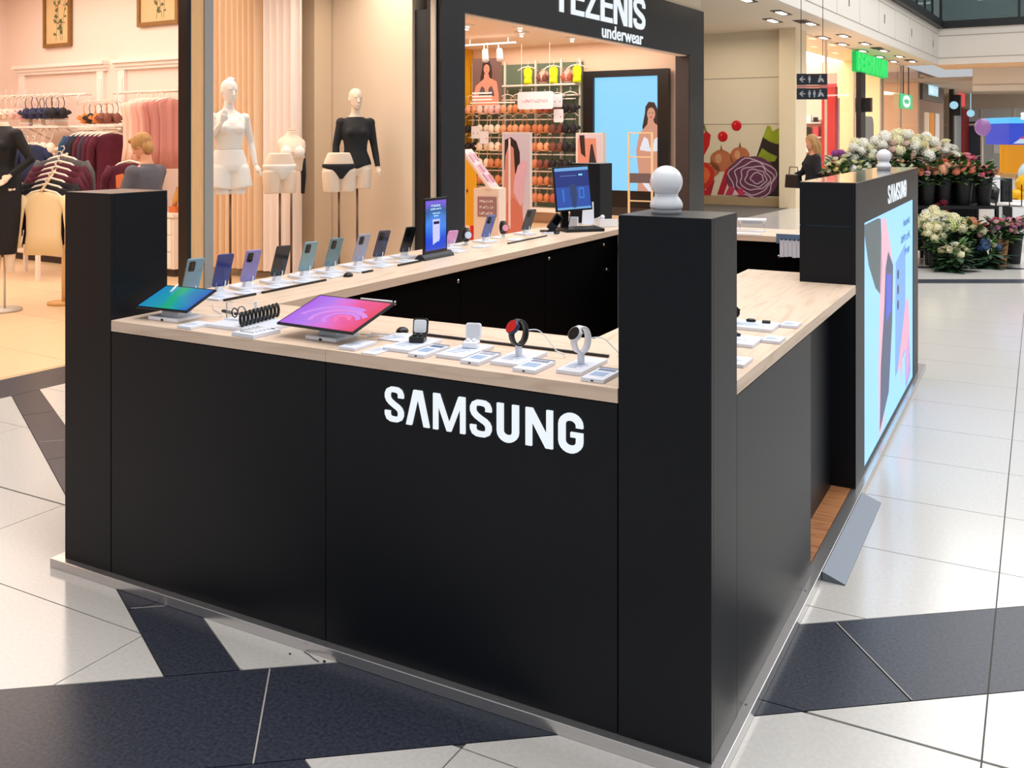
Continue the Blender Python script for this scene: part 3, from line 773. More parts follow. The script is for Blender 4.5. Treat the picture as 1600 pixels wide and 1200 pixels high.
plate(-1.93, -1.862, .012, .11, 'small white card right of the green tablet stand')
plate(-1.855, -1.60, .075, .27, 'wide white board carrying the strap rings and clear holder', .012, False, group='white boards')
def tray():
    t = thing('strap_tray', 'white tray with strap samples in front of the black rings', 'tray', (-1.61, .068, ZT + .0005), R(-4))
    MB().box(-.052, .052, -.062, .062, 0, .013).build('tray', CARD, t, bevel=.001)
    MB().box(-.034, .036, .045, .052, .0131, .0145).build('slot', BLK, t)
    for k in range(5): MB().tube([(-.04 + .006, -.04 + k * .018, .016), (.03, -.036 + k * .018, .016)], .0035, 6).build('strap_sample', WHITEG, t, True)
tray()
for k in range(10):
    y = .095 + k * .0215
    t = thing('strap_ring', 'black strap ring, %s in the row on the white board' % ['nearest', 'second nearest', 'third nearest', 'fourth nearest', 'fifth nearest', 'fifth from the far end', 'fourth from the far end', 'third from the far end', 'second from the far end', 'farthest'][k], 'ring', (-1.702 + (k * -.002), y, ZT + .0385), R(-20), 'row of black strap rings')
    MB().ringloop((0, 0, 0), .0195, .0052, 'y', 18, 6, .72, 1.15).build('ring', BLK, t, True)
bar = single('ring_rail', MB().tube([(-.002, 0, 0), (-.022, .21, 0)], .0025, 6), CLEAR, 'clear rail holding the row of black strap rings', 'rail', (-1.702, .09, ZT + .018))
def ringholder():
    t = thing('ring_holder', 'clear acrylic holder with white posts and two thin dark rings', 'holder', (-1.80, .20, ZT + .013), R(8))
    MB().box(-.06, .06, -.03, .03, 0, .004).build('base', WHITE, t)
    MB().box(-.058, -.054, -.02, .02, .004, .06).build('end_plate', CLEAR, t)
    MB().box(.052, .056, -.006, .006, .004, .068).build('post', WHITE, t, bevel=.001)
    MB().box(-.058, .056, -.003, .003, .058, .061).build('rail', CLEAR, t)
    MB().ringloop((-.018, -.024, .026), .016, .0025, 'y', 18, 6, .75, 1).build('ring', BLK, t, True)
    MB().ringloop((.012, -.026, .034), .016, .0018, 'y', 18, 6, 1, 1).build('ring', GREYP, t, True)
    MB().ringloop((.012, -.023, .034), .016, .0020, 'y', 18, 6, 1, 1).build('ring', BLK, t, True)
ringholder()

# flat cards right of the violet tablet
plate(-1.217, -1.152, .018, .135, 'white card on the front worktop just right of the violet tablet stand')
plate(-1.118, -1.062, .006, .150, 'thin white card between the violet tablet and the black earbud case', .003)
plate(-1.195, -1.10, .195, .315, 'white card behind, right of the violet tablet', .004)
EB = ['under the black earbud case', 'under the white earbud case', 'under the red-faced watch', 'under the white watch with black face']
PX_ = [(-1.083, -.982), (-.885, -.787), (-.693, -.597), (-.476, -.397)]
for k, (a, b) in enumerate(PX_): plate(a, b, .072, .262, 'large white plate ' + EB[k], .011)
SX_ = [(-.966, -.905, .040, .188), (-.777, -.712, .040, .175), (-.595, -.521, .030, .162), (-.377, -.308, .024, .157)]
for k, (a, b, c, d) in enumerate(SX_):
    t = plate(a, b, c, d, 'small white price device beside the plate ' + EB[k], .011, False, cat='device', group='white price devices on the front worktop')
    w = (b - a) / 2; l = (d - c) / 2
    MB().box(-w * .75, w * .75, l * .45, l * .78, .0111, .0116).build('screen', mat('grey_blue_lcd', (92, 118, 158), .2), t)
    MB().box(-w * .7, w * .55, -l * .5, l * .2, .0111, .0113).build('print', PALEBLUE, t)
    MB().box(-.004, .004, -l - .0004, -l, .003, .007).build('port', BLK, t)
    mb = MB().box(-w, w, l - .006, l, .0112, .0125).build('edge_strip', GREYP, t)

def budcase(loc, col, inner, label):
    t = thing('earbud_case', label, 'earbuds', loc, R(18))
    def rsq(s, h0, h1, k=.35):
        pts = []
        for cx, cy, a0 in ((1, 1, 0), (-1, 1, 90), (-1, -1, 180), (1, -1, 270)):
            pts += [(cx * s * (1 - k) + s * k * math.cos(R(a0 + q * 22.5)), cy * s * (1 - k) + s * k * math.sin(R(a0 + q * 22.5))) for q in range(5)]
        return pts
    MB().prism(rsq(.025, 0, 0), 0, .018, 'xy').build('base', col, t, bevel=.003)
    MB().prism([(p[0] * .84, p[1] * .84) for p in rsq(.025, 0, 0)], .018, .0185, 'xy').build('inner_tray', inner, t)
    M = Matrix.Translation((0, .024, .018)) @ Matrix.Rotation(R(80), 4, 'X')
    ring = rsq(.0255, 0, 0)
    MB().prism([(p[0], p[1] + .0265) for p in ring], -.010, 0, 'xy').xf(M).build('lid', col, t, bevel=.002)
    MB().prism([(p[0] * .82, p[1] * .82 + .0265) for p in ring], .0002, .001, 'xy').xf(M).build('lid_lining', WHITE if col == BLK else mat('pearl_grey', (216, 218, 226), .25), t)
    for s in (-1, 1): MB().ball((s * .010, 0, .021), (.0075, .011, .006), 10, 6).build('earbud', inner, t, True)
budcase((-1.03, .19, ZT + .012), BLK, BLKM, 'black open earbud case with raised lid')
budcase((-.838, .205, ZT + .012), WHITEG, WHITE, 'white open earbud case with raised lid')

def watch(loc, rz, face, strap, label, rim=None, stem=.045, frontal=False, parent_stand=True, s=1.0, group=None, nostem=False):
    t = thing('smart_watch', label, 'watch', loc, rz, group)
    z = stem + .030 * s
    Mt = Matrix.Translation((0, -.020 * s, z + .016 * s)) @ Matrix.Rotation(R(-34 if not frontal else -8), 4, 'X')
    if frontal: Mt = Matrix.Translation((0, -.022 * s, z)) @ Matrix.Rotation(R(-4), 4, 'X')
    pts = []
    for i in range(25):
        a = 2 * PI * i / 24; pts.append((0, math.cos(a) * .024 * s, z + math.sin(a) * .031 * s))
    b = MB()
    # flat band closed round the display cuff
    n = 24; vs = []
    for i in range(n):
        a = 2 * PI * i / n; y, zz_ = math.cos(a) * .025 * s, z + math.sin(a) * .033 * s
        y2, z2 = math.cos(a) * .0215 * s, z + math.sin(a) * .0285 * s
        vs += [(-.010 * s, y, zz_), (.010 * s, y, zz_), (.010 * s, y2, z2), (-.010 * s, y2, z2)]
    fs = []
    for i in range(n):
        j = (i + 1) % n
        for k in range(4): fs.append((i * 4 + k, i * 4 + (k + 1) % 4, j * 4 + (k + 1) % 4, j * 4 + k))
    b.add(vs, fs); b.build('strap', strap, t, True)
    prof = lambda r, y0, y1: MB().tube([(0, y0, 0), (0, y1, 0)], r * s, 28)
    prof(.0180, .006 * s, -.004 * s).xf(Mt).build('case', rim or BLK, t, True)
    f = prof(.0164, -.0041 * s, -.0050 * s).xf(Mt).build('dial', face, t)
    MB().tube([(.0195 * s, .0, .006 * s), (.0225 * s, 0, .006 * s)], .0025 * s, 8).xf(Mt).build('button', rim or BLK, t, True)
    if not nostem:
        MB().box(-.009, .009, -.006, .006, 0, stem + .002).build('stem', mat('frosted_white_acrylic', (226, 230, 240), .3), t)
    return t
RED = mat('lit_red_dial', (226, 44, 40), .2, emit=.55)
watch((-.648, .168, ZT + .0115), R(-22), RED, BLKM, 'black watch with glowing red dial on a clear stem', mat('navy_case', (40, 56, 92), .3, .5), .034, s=1.22)
watch((-.440, .165, ZT + .0115), R(-22), mat('dark_watch_dial', (8, 9, 13), .3), mat('white_strap', (232, 233, 240), .5), 'white strapped watch with black dial on a clear stem by the nearest pillar', mat('white_case', (220, 222, 228), .25), .034, s=1.22)
PIE = gradmat('lit_colour_dial', [(0, (240, 240, 245)), (.4, (210, 225, 250)), (.55, (230, 110, 120)), (.8, (240, 240, 245)), (1, (120, 160, 230))], size=.05, axis='Z')
watch((-2.40, 2.73, ZT + .004), R(55), mat('lit_white_dial', (214, 222, 246), .3, emit=.8), BLK, 'black round watch with pale dial left of the periwinkle phone', BLK, .020, True, s=1.35, group='round watches on the left counter')
watch((-2.42, 3.24, ZT + .004), R(55), mat('lit_pink_dial', (238, 160, 176), .3, emit=.8), BLK, 'black round watch with pink and white dial left of the dark grey phone', BLK, .022, True, s=1.35, group='round watches on the left counter')
for k, (pts, lab) in enumerate([
    ([(-.628, .19, ZT + .088), (-.60, .21, ZT + .085), (-.575, .23, ZT + .05), (-.56, .25, ZT + .02), (-.535, .25, ZT + .005), (-.55, .29, ZT + .003), (-.60, .32, ZT + .003)], 'white cable curving down from the red watch'),
    ([(-.42, .185, ZT + .085), (-.39, .21, ZT + .083), (-.36, .23, ZT + .05), (-.33, .24, ZT + .02), (-.30, .25, ZT + .004), (-.30, .33, ZT + .004), (-.40, .34, ZT + .004)], 'white cable curving down from the white watch'),
    ([(-1.27, .26, ZT + .003), (-1.15, .28, ZT + .003), (-1.06, .25, ZT + .003), (-1.0, .22, ZT + .012)], 'white cable running to the black earbud case')]):
    # smooth the polyline
    P = [Vector(p) for p in pts]; out = []
    for i in range(len(P) - 1):
        p0, p1, p2, p3 = P[max(i - 1, 0)], P[i], P[i + 1], P[min(i + 2, len(P) - 1)]
        for q in range(5):
            u = q / 5; out.append(.5 * ((2 * p1) + (-p0 + p2) * u + (2 * p0 - 5 * p1 + 4 * p2 - p3) * u * u + (-p0 + 3 * p1 - 3 * p2 + p3) * u ** 3))
    out.append(P[-1])
    single('cable', MB().tube(out, .0017, 6), WHITE, lab, 'cable', smooth=True)

# goods on the right worktop
plate(-.245, -.075, .935, 1.075, 'large white plate on the right worktop holding the dark watch', .011)
plate(-.073, -.014, 1.045, 1.125, 'small white plate on the right worktop touching its outer edge side', .010)
plate(-.24, -.068, .66, .80, 'large white plate on the right worktop, the middle one', .011)
plate(-.066, -.006, .76, .845, 'small white plate beside the middle plate on the right worktop', .010)
plate(-.10, -.022, .385, .49, 'small white plate on the right worktop nearest the pillar', .010)
for k, (x, y, lab) in enumerate(((-.175, 1.045, 'black earbud case on the farther plate of the right worktop'), (-.12, 1.045, 'dark folded phone on the farther plate of the right worktop'), (-.155, .775, 'small dark earbud on the middle plate of the right worktop'))):
    single('earbud_case' if k != 1 else 'folded_phone', MB().rings([(0, 0, 0, .016, .011), (0, 0, .006, .018, .012), (0, 0, .010, .012, .008), (0, 0, .0105, .002, .002)], 16) if k != 1 else MB().box(-.014, .014, -.011, .011, 0, .008), BLK, lab, 'earbuds' if k != 1 else 'phone', (x, y, ZT + .0115), R(10), smooth=(k != 1))
watch((-.232, .985, ZT + .0115), R(60), GLASSD, BLKM, 'dark watch lying on the right worktop just past the nearest pillar', BLK, .010, True, s=1.05, nostem=True)

# till monitor and things around it
def monitor():
    t = thing('till_monitor', 'black monitor with blue screen at the far end of the left counter', 'monitor', (-2.225, 3.93, ZT + .0005), R(48))
    MB().prism([(-.12, -.17), (.17, -.17), (.20, .06), (-.12, .06)], 0, .022, 'xy').build('base', BLKM, t, bevel=.004)
    MB().box(-.10, -.045, -.02, .012, .022, .18).build('post', BLK, t, bevel=.002)
    M = Matrix.Translation((-.005, -.035, .14)) @ Matrix.Rotation(R(-6), 4, 'X') @ Matrix.Rotation(R(-3.0), 4, 'Y')
    MB().box(-.142, .142, 0, .018, 0, .325).xf(M).build('housing', BLK, t, bevel=.003)
    s = MB().box(-.131, .131, -.002, -.0005, .013, .313).xf(M).build('screen', mat('lit_royal_blue_screen', (54, 84, 168), .3, emit=.95), t)
    def f(name, pts, m, l): return MB().prism(pts, -.0025 - l * .0008, -.0032 - l * .0008, 'xz').xf(M).build(name, m, s)
    f('browser_bar', rect(-.131, .131, .290, .313), mat('lit_pale_blue_bar', (120, 174, 228), .4, emit=.9), 0)
    f('dark_header', rect(-.131, .131, .175, .289), mat('lit_navy_header', (44, 58, 128), .4, emit=.9), 0)
    f('button', rect(.052, .083, .252, .264), mat('lit_cyan_button', (130, 226, 250), .4, emit=.95), 1)
    f('line_of_print', rect(-.09, .035, .252, .257), mat('lit_faint_print', (120, 140, 200), .4, emit=.7), 1)
    f('printed_shaver', [(-.012, .02), (.014, .02), (.022, .07), (.030, .12), (.026, .175), (.015, .192), (-.012, .192), (-.024, .172), (-.024, .12), (-.016, .06)], mat('lit_slate_print', (66, 84, 132), .4, emit=.6), 1)
    f('printed_device', rect(.045, .085, .088, .165), mat('lit_bright_blue_print', (64, 130, 214), .4, emit=.9), 1)
    f('printed_device', rect(.053, .077, .098, .155), mat('lit_royal_blue_screen', (54, 84, 168)), 2)
    f('printed_bar', rect(-.082, -.072, .07, .16), mat('lit_bright_blue_print', (64, 130, 214)), 1)
    f('task_bar', rect(-.131, .131, .013, .028), mat('lit_pale_blue_bar', (120, 174, 228)), 1)
    return t
monitor()
def telephone():
    t = thing('desk_telephone', 'white desk telephone behind the till monitor base', 'telephone', (-2.15, 4.33, ZT + .0005), R(40))
    MB().prism([(-.10, 0), (.11, 0), (.11, .012), (-.10, .062)], -.07, .07, 'yz').build('body', WHITE, t, bevel=.004)
    M = Matrix.Rotation(R(0), 4, 'X')
    MB().prism([(-.085, .0605), (-.02, .0455), (-.02, .047), (-.085, .062)], -.005, .055, 'yz').build('display', mat('navy_lcd', (36, 50, 84), .2), t)
    MB().tube([(-.045, -.09, .075), (-.047, -.05, .068), (-.047, .05, .045), (-.045, .09, .035)], [.018, .011, .011, .018], 10).build('handset', WHITE, t, True)
    for i in range(4):
        for j in range(3): MB().box(.0 + j * .018, .012 + j * .018, .0 + i * .02, .012 + i * .02, .028 - i * .005, .044 - i * .005).build('key', GREYP, t)
telephone()
t = thing('paper_stand', 'white paper price stand behind the till monitor', 'sign', (-2.33, 4.42, ZT + .0005), R(45))
MB().prism([(-.05, 0), (.05, 0), (.058, .17), (-.03, .17)], 0, .003, 'xz').xf(Matrix.Rotation(R(-10), 4, 'X')).build('sheet', CARD, t)
MB().box(-.05, .05, -.02, .05, 0, .003).build('foot', CARD, t)
t = thing('card_box', 'white open box standing on the left worktop behind the monitor post', 'box', (-2.39, 4.15, ZT + .0005), R(20))
MB().box(-.09, .09, -.05, .05, 0, .003).build('bottom', CARD, t)
for a in ((-.09, .09, -.05, -.047), (-.09, .09, .047, .05), (-.09, -.087, -.047, .047), (.087, .09, -.047, .047)): MB().box(*a, .003, .07).build('side', CARD, t)
def scanner():
    t = thing('card_reader', 'black card reader on an angled dock left of the monitor', 'card reader', (-2.30, 3.70, ZT + .0005), R(50))
    MB().prism([(-.06, 0), (.07, 0), (.07, .012), (.0, .02), (-.06, .02)], -.05, .05, 'yz').build('dock', BLK, t, bevel=.003)
    MB().box(-.032, .032, -.008, .012, 0, .125).xf(Matrix.Translation((0, .0, .018)) @ Matrix.Rotation(R(38), 4, 'Y')).build('handset', BLKM, t, bevel=.003)
    MB().box(-.024, .024, -.0095, -.0085, .05, .115).xf(Matrix.Translation((0, .0, .018)) @ Matrix.Rotation(R(38), 4, 'Y')).build('screen', GLASSD, t)
scanner()
single('cable', MB().tube([(-2.21, 3.80, ZT + .02), (-2.20, 3.82, ZT + .1), (-2.23, 3.90, ZT + .14)], .003, 6), BLK, 'black cable hanging below the till monitor screen', 'cable', smooth=True)

# rear counter goods
plate(-1.36, -.95, 4.20, 4.28, 'long white price strip lying along the front of the rear worktop', .006, False, group='white boards')
plate(-1.20, -.98, 4.42, 4.50, 'small white plate on the rear worktop under the clear stand', .008, False)
t = thing('tablet_holder', 'clear and white tablet holder seen edge-on on the rear worktop', 'holder', (-1.08, 4.50, ZT + .0085), R(12))
MB().box(-.10, .10, -.03, .03, .07, .078).xf(Matrix.Rotation(R(8), 4, 'X')).build('shelf', WHITE, t, bevel=.001)
MB().box(-.07, .07, -.02, .03, .04, .066).build('body', mat('grey_plastic', (190, 192, 196)), t, bevel=.003)
for s in (-1, 1): MB().tube([(s * .085, 0, 0), (s * .085, 0, .071)], .003, 6).build('leg', CLEAR, t, True)
t = thing('hanging_card_rack', 'rack of white price cards hanging at the front of the rear worktop by the tower', 'rack', (-.745, 4.168, ZT), 0)
MB().box(-.085, .16, .0, .012, -.045, .02).build('bracket', mat('blue_grey_metal', (124, 148, 184), .3, .4), t, bevel=.001)
for k in range(7):
    w = MB().box(-.060 + k * .028, -.034 + k * .028, -.004 - k * .0012, -.001 - k * .0012, -.135 + (k % 3) * .003, -.02).build('card', CARD, t)
    MB().tube([(-.047 + k * .028, .0, -.012), (-.047 + k * .028, -.012, -.014), (-.047 + k * .028, -.012, -.022)], .003, 6).build('hook', BLK, t)
single('security_sensor', MB().ball((0, 0, .012), (.012, .012, .012), 12, 8), BLK, 'tiny black sensor on the rear worktop beside the nearest pillar edge', 'sensor', (-1.31, 4.42, ZT + .0005), smooth=True)
# ------------------------------------------------------------------ shop fronts and shop rooms (frame: x = -w, y = u)
def S(name, mb, m): return struct(name, mb, m, SO, SROT)
def sthing(name, label, cat, u, w, z=0, rz=0, group=None): return thing(name, label, cat, SP(u, w, z), SROT + rz, group)
SHADE = mat('white_ceiling_board', (232, 222, 208), .6)
WARMC = mat('peach_ceiling_board', (240, 212, 188), .6)
# boutique (left)
S('wall_boutique_side', MB().box(-7.2, -2.85, 5.9, 6.45, 0, 3.9), PINKWALL)
S('wall_boutique_back', MB().box(-7.35, -7.2, -3, 6.45, 0, 3.9), PINKWALL)
S('wall_boutique_light_stop', MB().box(-7.2, -.1, -3.2, -3.0, 0, 3.9), PINKWALL)  # unseen wall, added to keep the light inside the boutique
S('ceiling_boutique', MB().box(-7.35, -.35, -3.2, 6.98, 3.9, 4.0), SHADE)
S('wall_divider', MB().box(-4.2, -.31, 6.5, 6.95, 0, 3.9), mat('warm_beige_backdrop', (232, 212, 190), .6))
S('wall_divider_rear', MB().box(-7.2, -4.2, 6.5, 6.95, 0, 3.9), PINKWALL)
# fascia over the boutique
S('trim_1', MB().box(-.35, 0, -3.2, 6.5, 3.35, 4.12), DARKFRONT)
win = tag(MB().box(-.012, 0, 3.44, 6.52, .10, 3.34).build('window_1', mat('shop_window_glass', (250, 250, 250), .02, trans=1.0, ior=1.08, spec=.25), None, loc=SO, rz=SROT), kind='structure')
MB().box(-.09, .01, 3.34, 3.43, 0, 3.35).build('window_post', mat('grey_metal_post', (150, 146, 142), .5), win)
MB().box(-.12, 0, 3.205, 3.338, 0, 3.35).build('wooden_jamb', mat('amber_wood_jamb', (228, 178, 122), .5, noise=.1, scale=4, stretch=(8, 8, 1)), win)
MB().box(-.10, .01, 3.165, 3.203, 0, 3.35).build('black_edge_strip', BLK, win)
MB().box(-.06, .005, 6.505, 6.525, 0, 3.35).build('window_post', mat('pale_metal_post', (206, 196, 184), .4, .2), win)
MB().box(-.06, .005, 3.45, 6.5, 0, .10).build('sill', mat('pale_metal_post', (206, 196, 184)), win)
S('trim_2', MB().box(-1.25, -.08, 3.45, 6.49, 0, .10), SHOPFLOOR)
# wall mouldings
def bay(w0, w1, n):
    mb = MB()
    for i, (z0, z1, d) in enumerate(((2.50, 2.54, .05), (2.54, 2.585, .075), (2.585, 2.63, .11))):
        mb.box(-w1 - .05 - i * .01, -w0 + .05 + i * .01, 5.9 - d, 5.9, z0, z1)
    o = S('trim_%d' % n, mb, TRIMW)
    for w in (w0, w1 - .13):
        MB().box(-w - .13, -w, 5.855, 5.899, 0, 2.499).build('pilaster', TRIMW, o)
        MB().box(-w - .10, -w - .03, 5.845, 5.8545, .9, 2.4).build('pilaster_panel', TRIMW, o)
    MB().tube([(-w1 + .14, 5.70, 2.19), (-w0 - .14, 5.70, 2.19)], .018, 8).build('hanging_rail', TRIMW, o, True)
    for k in range(4):
        w = w0 + .25 + k * (w1 - w0 - .5) / 3
        MB().tube([(-w, 5.86, 2.19), (-w, 5.70, 2.19), (-w, 5.66, 2.16), (-w, 5.66, 2.05)], .010, 6).build('rail_hook', TRIMW, o, True)
bay(4.93, 6.85, 3); bay(2.86, 4.62, 4)
S('baseboard_boutique', MB().box(-7.2, -2.86, 5.87, 5.899, 0, .12), TRIMW)
# framed botanical prints
GOLD = mat('old_gold_frame', (150, 108, 52), .4, .3, noise=.2, scale=20)
PAPER = mat('aged_paper_print', (228, 196, 146), .7, noise=.1, scale=3)
LEAFP = mat('printed_green_leaf', (104, 112, 76), .7); BERRY = mat('printed_berry', (150, 72, 52), .7)
def picture(wc, z0, w, h, label, seed):
    t = sthing('framed_print', label, 'picture', 5.885, wc, z0, 0)
    for a in ((-w / 2, -w / 2 + .05, 0, h), (w / 2 - .05, w / 2, 0, h), (-w / 2 + .05, w / 2 - .05, 0, .05), (-w / 2 + .05, w / 2 - .05, h - .05, h)):
        MB().box(a[0], a[1], -.035, 0, a[2], a[3]).build('frame_bar', GOLD, t)
    p = MB().box(-w / 2 + .05, w / 2 - .05, -.012, -.002, .05, h - .05).build('print', PAPER, t)
    rnd = random.Random(seed); st = MB(); lf = MB(); be = MB()
    for b in range(2 if w < .6 else 3):
        x0 = (b - .5) * .1; z = .09
        pts = []
        while z < h - .12:
            pts.append((x0 + .04 * math.sin(z * 5 + b * 2), z)); z += .04
        st.prism(stroke(pts, .006), -.0125, -.014, 'xz')
        for k in range(2, len(pts), 2):
            s = rnd.choice((-1, 1)); cx, cz = pts[k]; L = rnd.uniform(.05, .11); a = rnd.uniform(.1, 1.1)
            ex, ez = cx + s * L * math.cos(a), cz + L * math.sin(a)
            nx, nz = -(ez - cz) / L, (ex - cx) / L; ww = L * .28
            lf.prism([(cx, cz), ((cx + ex) / 2 + nx * ww, (cz + ez) / 2 + nz * ww), (ex, ez), ((cx + ex) / 2 - nx * ww, (cz + ez) / 2 - nz * ww)], -.0125, -.0145, 'xz')
            if k % 6 == 0: be.prism(ellipse(cx - s * .03, cz, .011, .011, 8), -.0125, -.0145, 'xz')
    st.build('printed_stem', LEAFP, p); lf.build('printed_leaf', LEAFP, p); be.build('printed_berry', BERRY, p)
picture(5.95, 2.86, .62, 1.0, 'tall narrow botanical print in gold frame at the left of the boutique wall', 3)
picture(3.84, 3.03, .78, .84, 'wider botanical print in gold frame right of the narrow one', 5)
# drawer cabinets
def drawers(w0, w1, label):
    t = sthing('drawer_cabinet', label, 'cabinet', 5.6, (w0 + w1) / 2, 0, 0, 'white drawer cabinets of the boutique')
    a = (w1 - w0) / 2
    MB().box(-a, a, -.26, .23, .10, .70).build('carcass', TRIMW, t)
    MB().box(-a - .02, a + .02, -.29, .23, .70, .75).build('top', TRIMW, t, bevel=.006)
    MB().box(-a + .03, a - .03, -.22, .2, 0, .10).build('plinth', mat('dark_plinth', (60, 46, 40), .6), t)
    n = max(2, round((w1 - w0) / .55))
    for i in range(n):
        x0 = -a + .015 + i * (2 * a - .03) / n; x1 = x0 + (2 * a - .03) / n - .012
        for k in range(3):
            z = .115 + k * .195
            d = MB().box(x0, x1, -.278, -.2605, z, z + .18).build('drawer', TRIMW, t, bevel=.003)
            c = (x0 + x1) / 2
            MB().tube([(c - .03, -.279, z + .09), (c - .028, -.30, z + .09), (c + .028, -.30, z + .09), (c + .03, -.279, z + .09)], .006, 6).join(MB().box(c - .012, c + .012, -.284, -.279, z + .06, z + .12)).build('handle', mat('dark_bronze', (64, 48, 44), .4, .6), d)
drawers(4.95, 6.75, 'white drawer cabinet with dark handles at the left of the boutique wall')
drawers(2.88, 4.35, 'white drawer cabinet seen right of the left black pillar')

# ---- garments
def bra_mesh(col, name, w=.30):
    mb = MB()
    for s in (-1, 1):
        mb.ball((s * w * .2, -.03, -.02), (w * .19, .055, .075), 12, 8)
        mb.tube([(s * w * .22, -.05, .04), (s * w * .26, -.02, .12), (s * w * .20, .0, .19)], .005, 5)
        mb.tube([(s * w * .35, -.02, -.03), (s * w * .5, .02, -.01), (s * w * .42, .05, .01)], .02, 6)
    mb.tube([(-w * .4, -.02, -.07), (0, -.045, -.085), (w * .4, -.02, -.07)], .012, 6)
    return mb.mesh(name, col, True)
BCOL = {'peach': (232, 168, 128), 'tan': (206, 130, 88), 'dark': (34, 30, 36), 'cream': (246, 228, 210), 'navy': (44, 50, 84), 'pink': (240, 190, 190), 'amber': (216, 132, 62), 'brown': (128, 74, 62), 'rust': (180, 92, 70), 'blush': (244, 206, 196), 'yellow': (226, 236, 20)}
BM = {k: bra_mesh(mat('bra_' + k, v, .7), 'bra_' + k) for k, v in BCOL.items()}
HANG = MB().tube([(-.17, 0, -.02), (-.10, 0, .03), (0, 0, .055), (.10, 0, .03), (.17, 0, -.02)], .010, 6).tube([(0, 0, .05), (0, 0, .09), (.02, 0, .11), (.012, 0, .135), (-.012, 0, .13)], .004, 5)
HANGME = HANG.mesh('hanger', mat('pale_hanger', (244, 230, 216), .4), True)
def bra(u, w, z, c, label, group, rz=0, s=1.0):
    t = sthing('bra', label, 'bra', u, w, z, R(rz), group)
    inst('cups', BM[c], t, s=s); inst('hanger', HANGME, t, (0, .01, .19 * s), s=.8 * s)
    return t
rnd = random.Random(4)
NN0 = ['first', 'second', 'third', 'fourth', 'fifth', 'sixth', 'seventh', 'eighth', 'ninth', 'tenth']
row = [('dark', 6.93), ('dark', 6.84), ('dark', 6.74), ('cream', 6.55), ('cream', 6.42), ('cream', 6.28), ('blush', 6.14), ('pink', 5.95), ('navy', 5.82), ('navy', 5.68), ('navy', 5.5), ('navy', 5.36), ('dark', 5.24)]
for k, (c, w) in enumerate(row):
    bra(5.42, w, 1.96, c, {'dark': 'black bra', 'cream': 'cream bra', 'blush': 'blush bra', 'pink': 'pink bra', 'navy': 'navy bra'}[c] + ' high in the left bay of the boutique wall, %s' % ('number ' + ['one', 'two', 'three', 'four', 'five', 'six', 'seven', 'eight', 'nine', 'ten', 'eleven', 'twelve', 'thirteen'][k] + ' from the left'), 'bras on the boutique wall', 62)
for k, w in enumerate((6.62, 6.45, 6.28, 6.12, 5.98)):
    bra(5.40, w, 1.42, 'cream', 'cream bra hanging low in the left bay above the cabinet, %s' % ['leftmost', 'second', 'middle', 'fourth', 'rightmost'][k], 'low cream bras in the left bay', 15, 1.15)
for k, w in enumerate((5.52, 5.36)):
    bra(5.38, w, 1.50, 'cream', 'cream bra hanging over the dark garments, %s' % ['left one', 'right one'][k], 'cream bras over the dark garments', 5, 1.2)
for k, w in enumerate((4.62, 4.50, 4.38, 4.26, 4.16)):
    bra(5.45, w, 1.88, ('amber', 'dark', 'amber', 'brown', 'brown')[k], '%s bra on the shelf right of the white pilaster, %s' % (('amber', 'dark', 'amber', 'brown', 'brown')[k], ['leftmost', 'second', 'middle', 'fourth', 'rightmost'][k]), 'amber and brown bras on the shelf', 58, .9)
def shelf(w0, w1, z, label, u=5.6, d=.28):
    t = sthing('wall_shelf', label, 'shelf', u, (w0 + w1) / 2, z, 0, 'boutique wall shelves')
    a = (w1 - w0) / 2
    MB().box(-a, a, -d, .22, -.012, .012).build('board', TRIMW, t, bevel=.003)
    for s in (-1, 1): MB().tube([(s * a * .8, .2, -.16), (s * a * .8, -.1, -.02)], .008, 6).build('bracket', TRIMW, t, True)
shelf(5.08, 6.1, 1.76, 'white wall shelf in the left bay under the navy bras')
shelf(3.95, 4.85, 1.765, 'white wall shelf carrying the amber and brown bras')
for k in range(3):
    t = sthing('folded_stack', 'stack of folded pale garments on the left bay shelf, %s' % ['left', 'middle', 'right'][k], 'clothes', 5.5, 5.95 - k * .28, 1.7725, 0, 'folded garments on the left bay shelf')
    for j in range(4): MB().box(-.10, .10, -.1, .1, j * .028, j * .028 + .026).build('folded_garment', [mat('clothes_pale_rose', (236, 200, 190), .8), WHTFAB, mat('clothes_sand', (222, 200, 176), .8)][(j + k) % 3], t, bevel=.006)

def garment(u, w, z, h, wd, col, label, group, rz=0, sleeves=True, thick=.03, name='garment', hanger=True, pleats=0.0, x3=None):
    """top on a hanger: front faces local -y, top of the hook at z"""
    t = thing(name, label, 'clothes', SP(u, w, z) if x3 is None else x3, SROT + R(rz), group)
    a = wd / 2
    prof = [(-.07, .06, .5), (-.085, a * .55, .7), (-.11, a * .95, .9), (-.16, a, 1), (-.30, a * .86, 1.1), (-h * .7, a * .85, 1.15), (-h, a * .98, 1.3)]
    MB().rings([(0, 0, zz_, rx, thick * k) for zz_, rx, k in prof[::-1]], 66 if pleats else 28, (lambda q, th: pleats * math.sin(th * 11)) if pleats else None).build('body', col, t, True)
    if sleeves:
        for s in (-1, 1):
            MB().tube([(s * a * .86, 0, -.12), (s * (a + .03), -.005, -.22), (s * (a + .05), -.01, -.42), (s * (a + .045), -.015, -.60)], [.055, .05, .042, .036], 10, ell=.6).build('sleeve', col, t, True)
    if hanger: inst('hanger', HANGME, t, (0, 0, -.11), s=1.15)
    return t
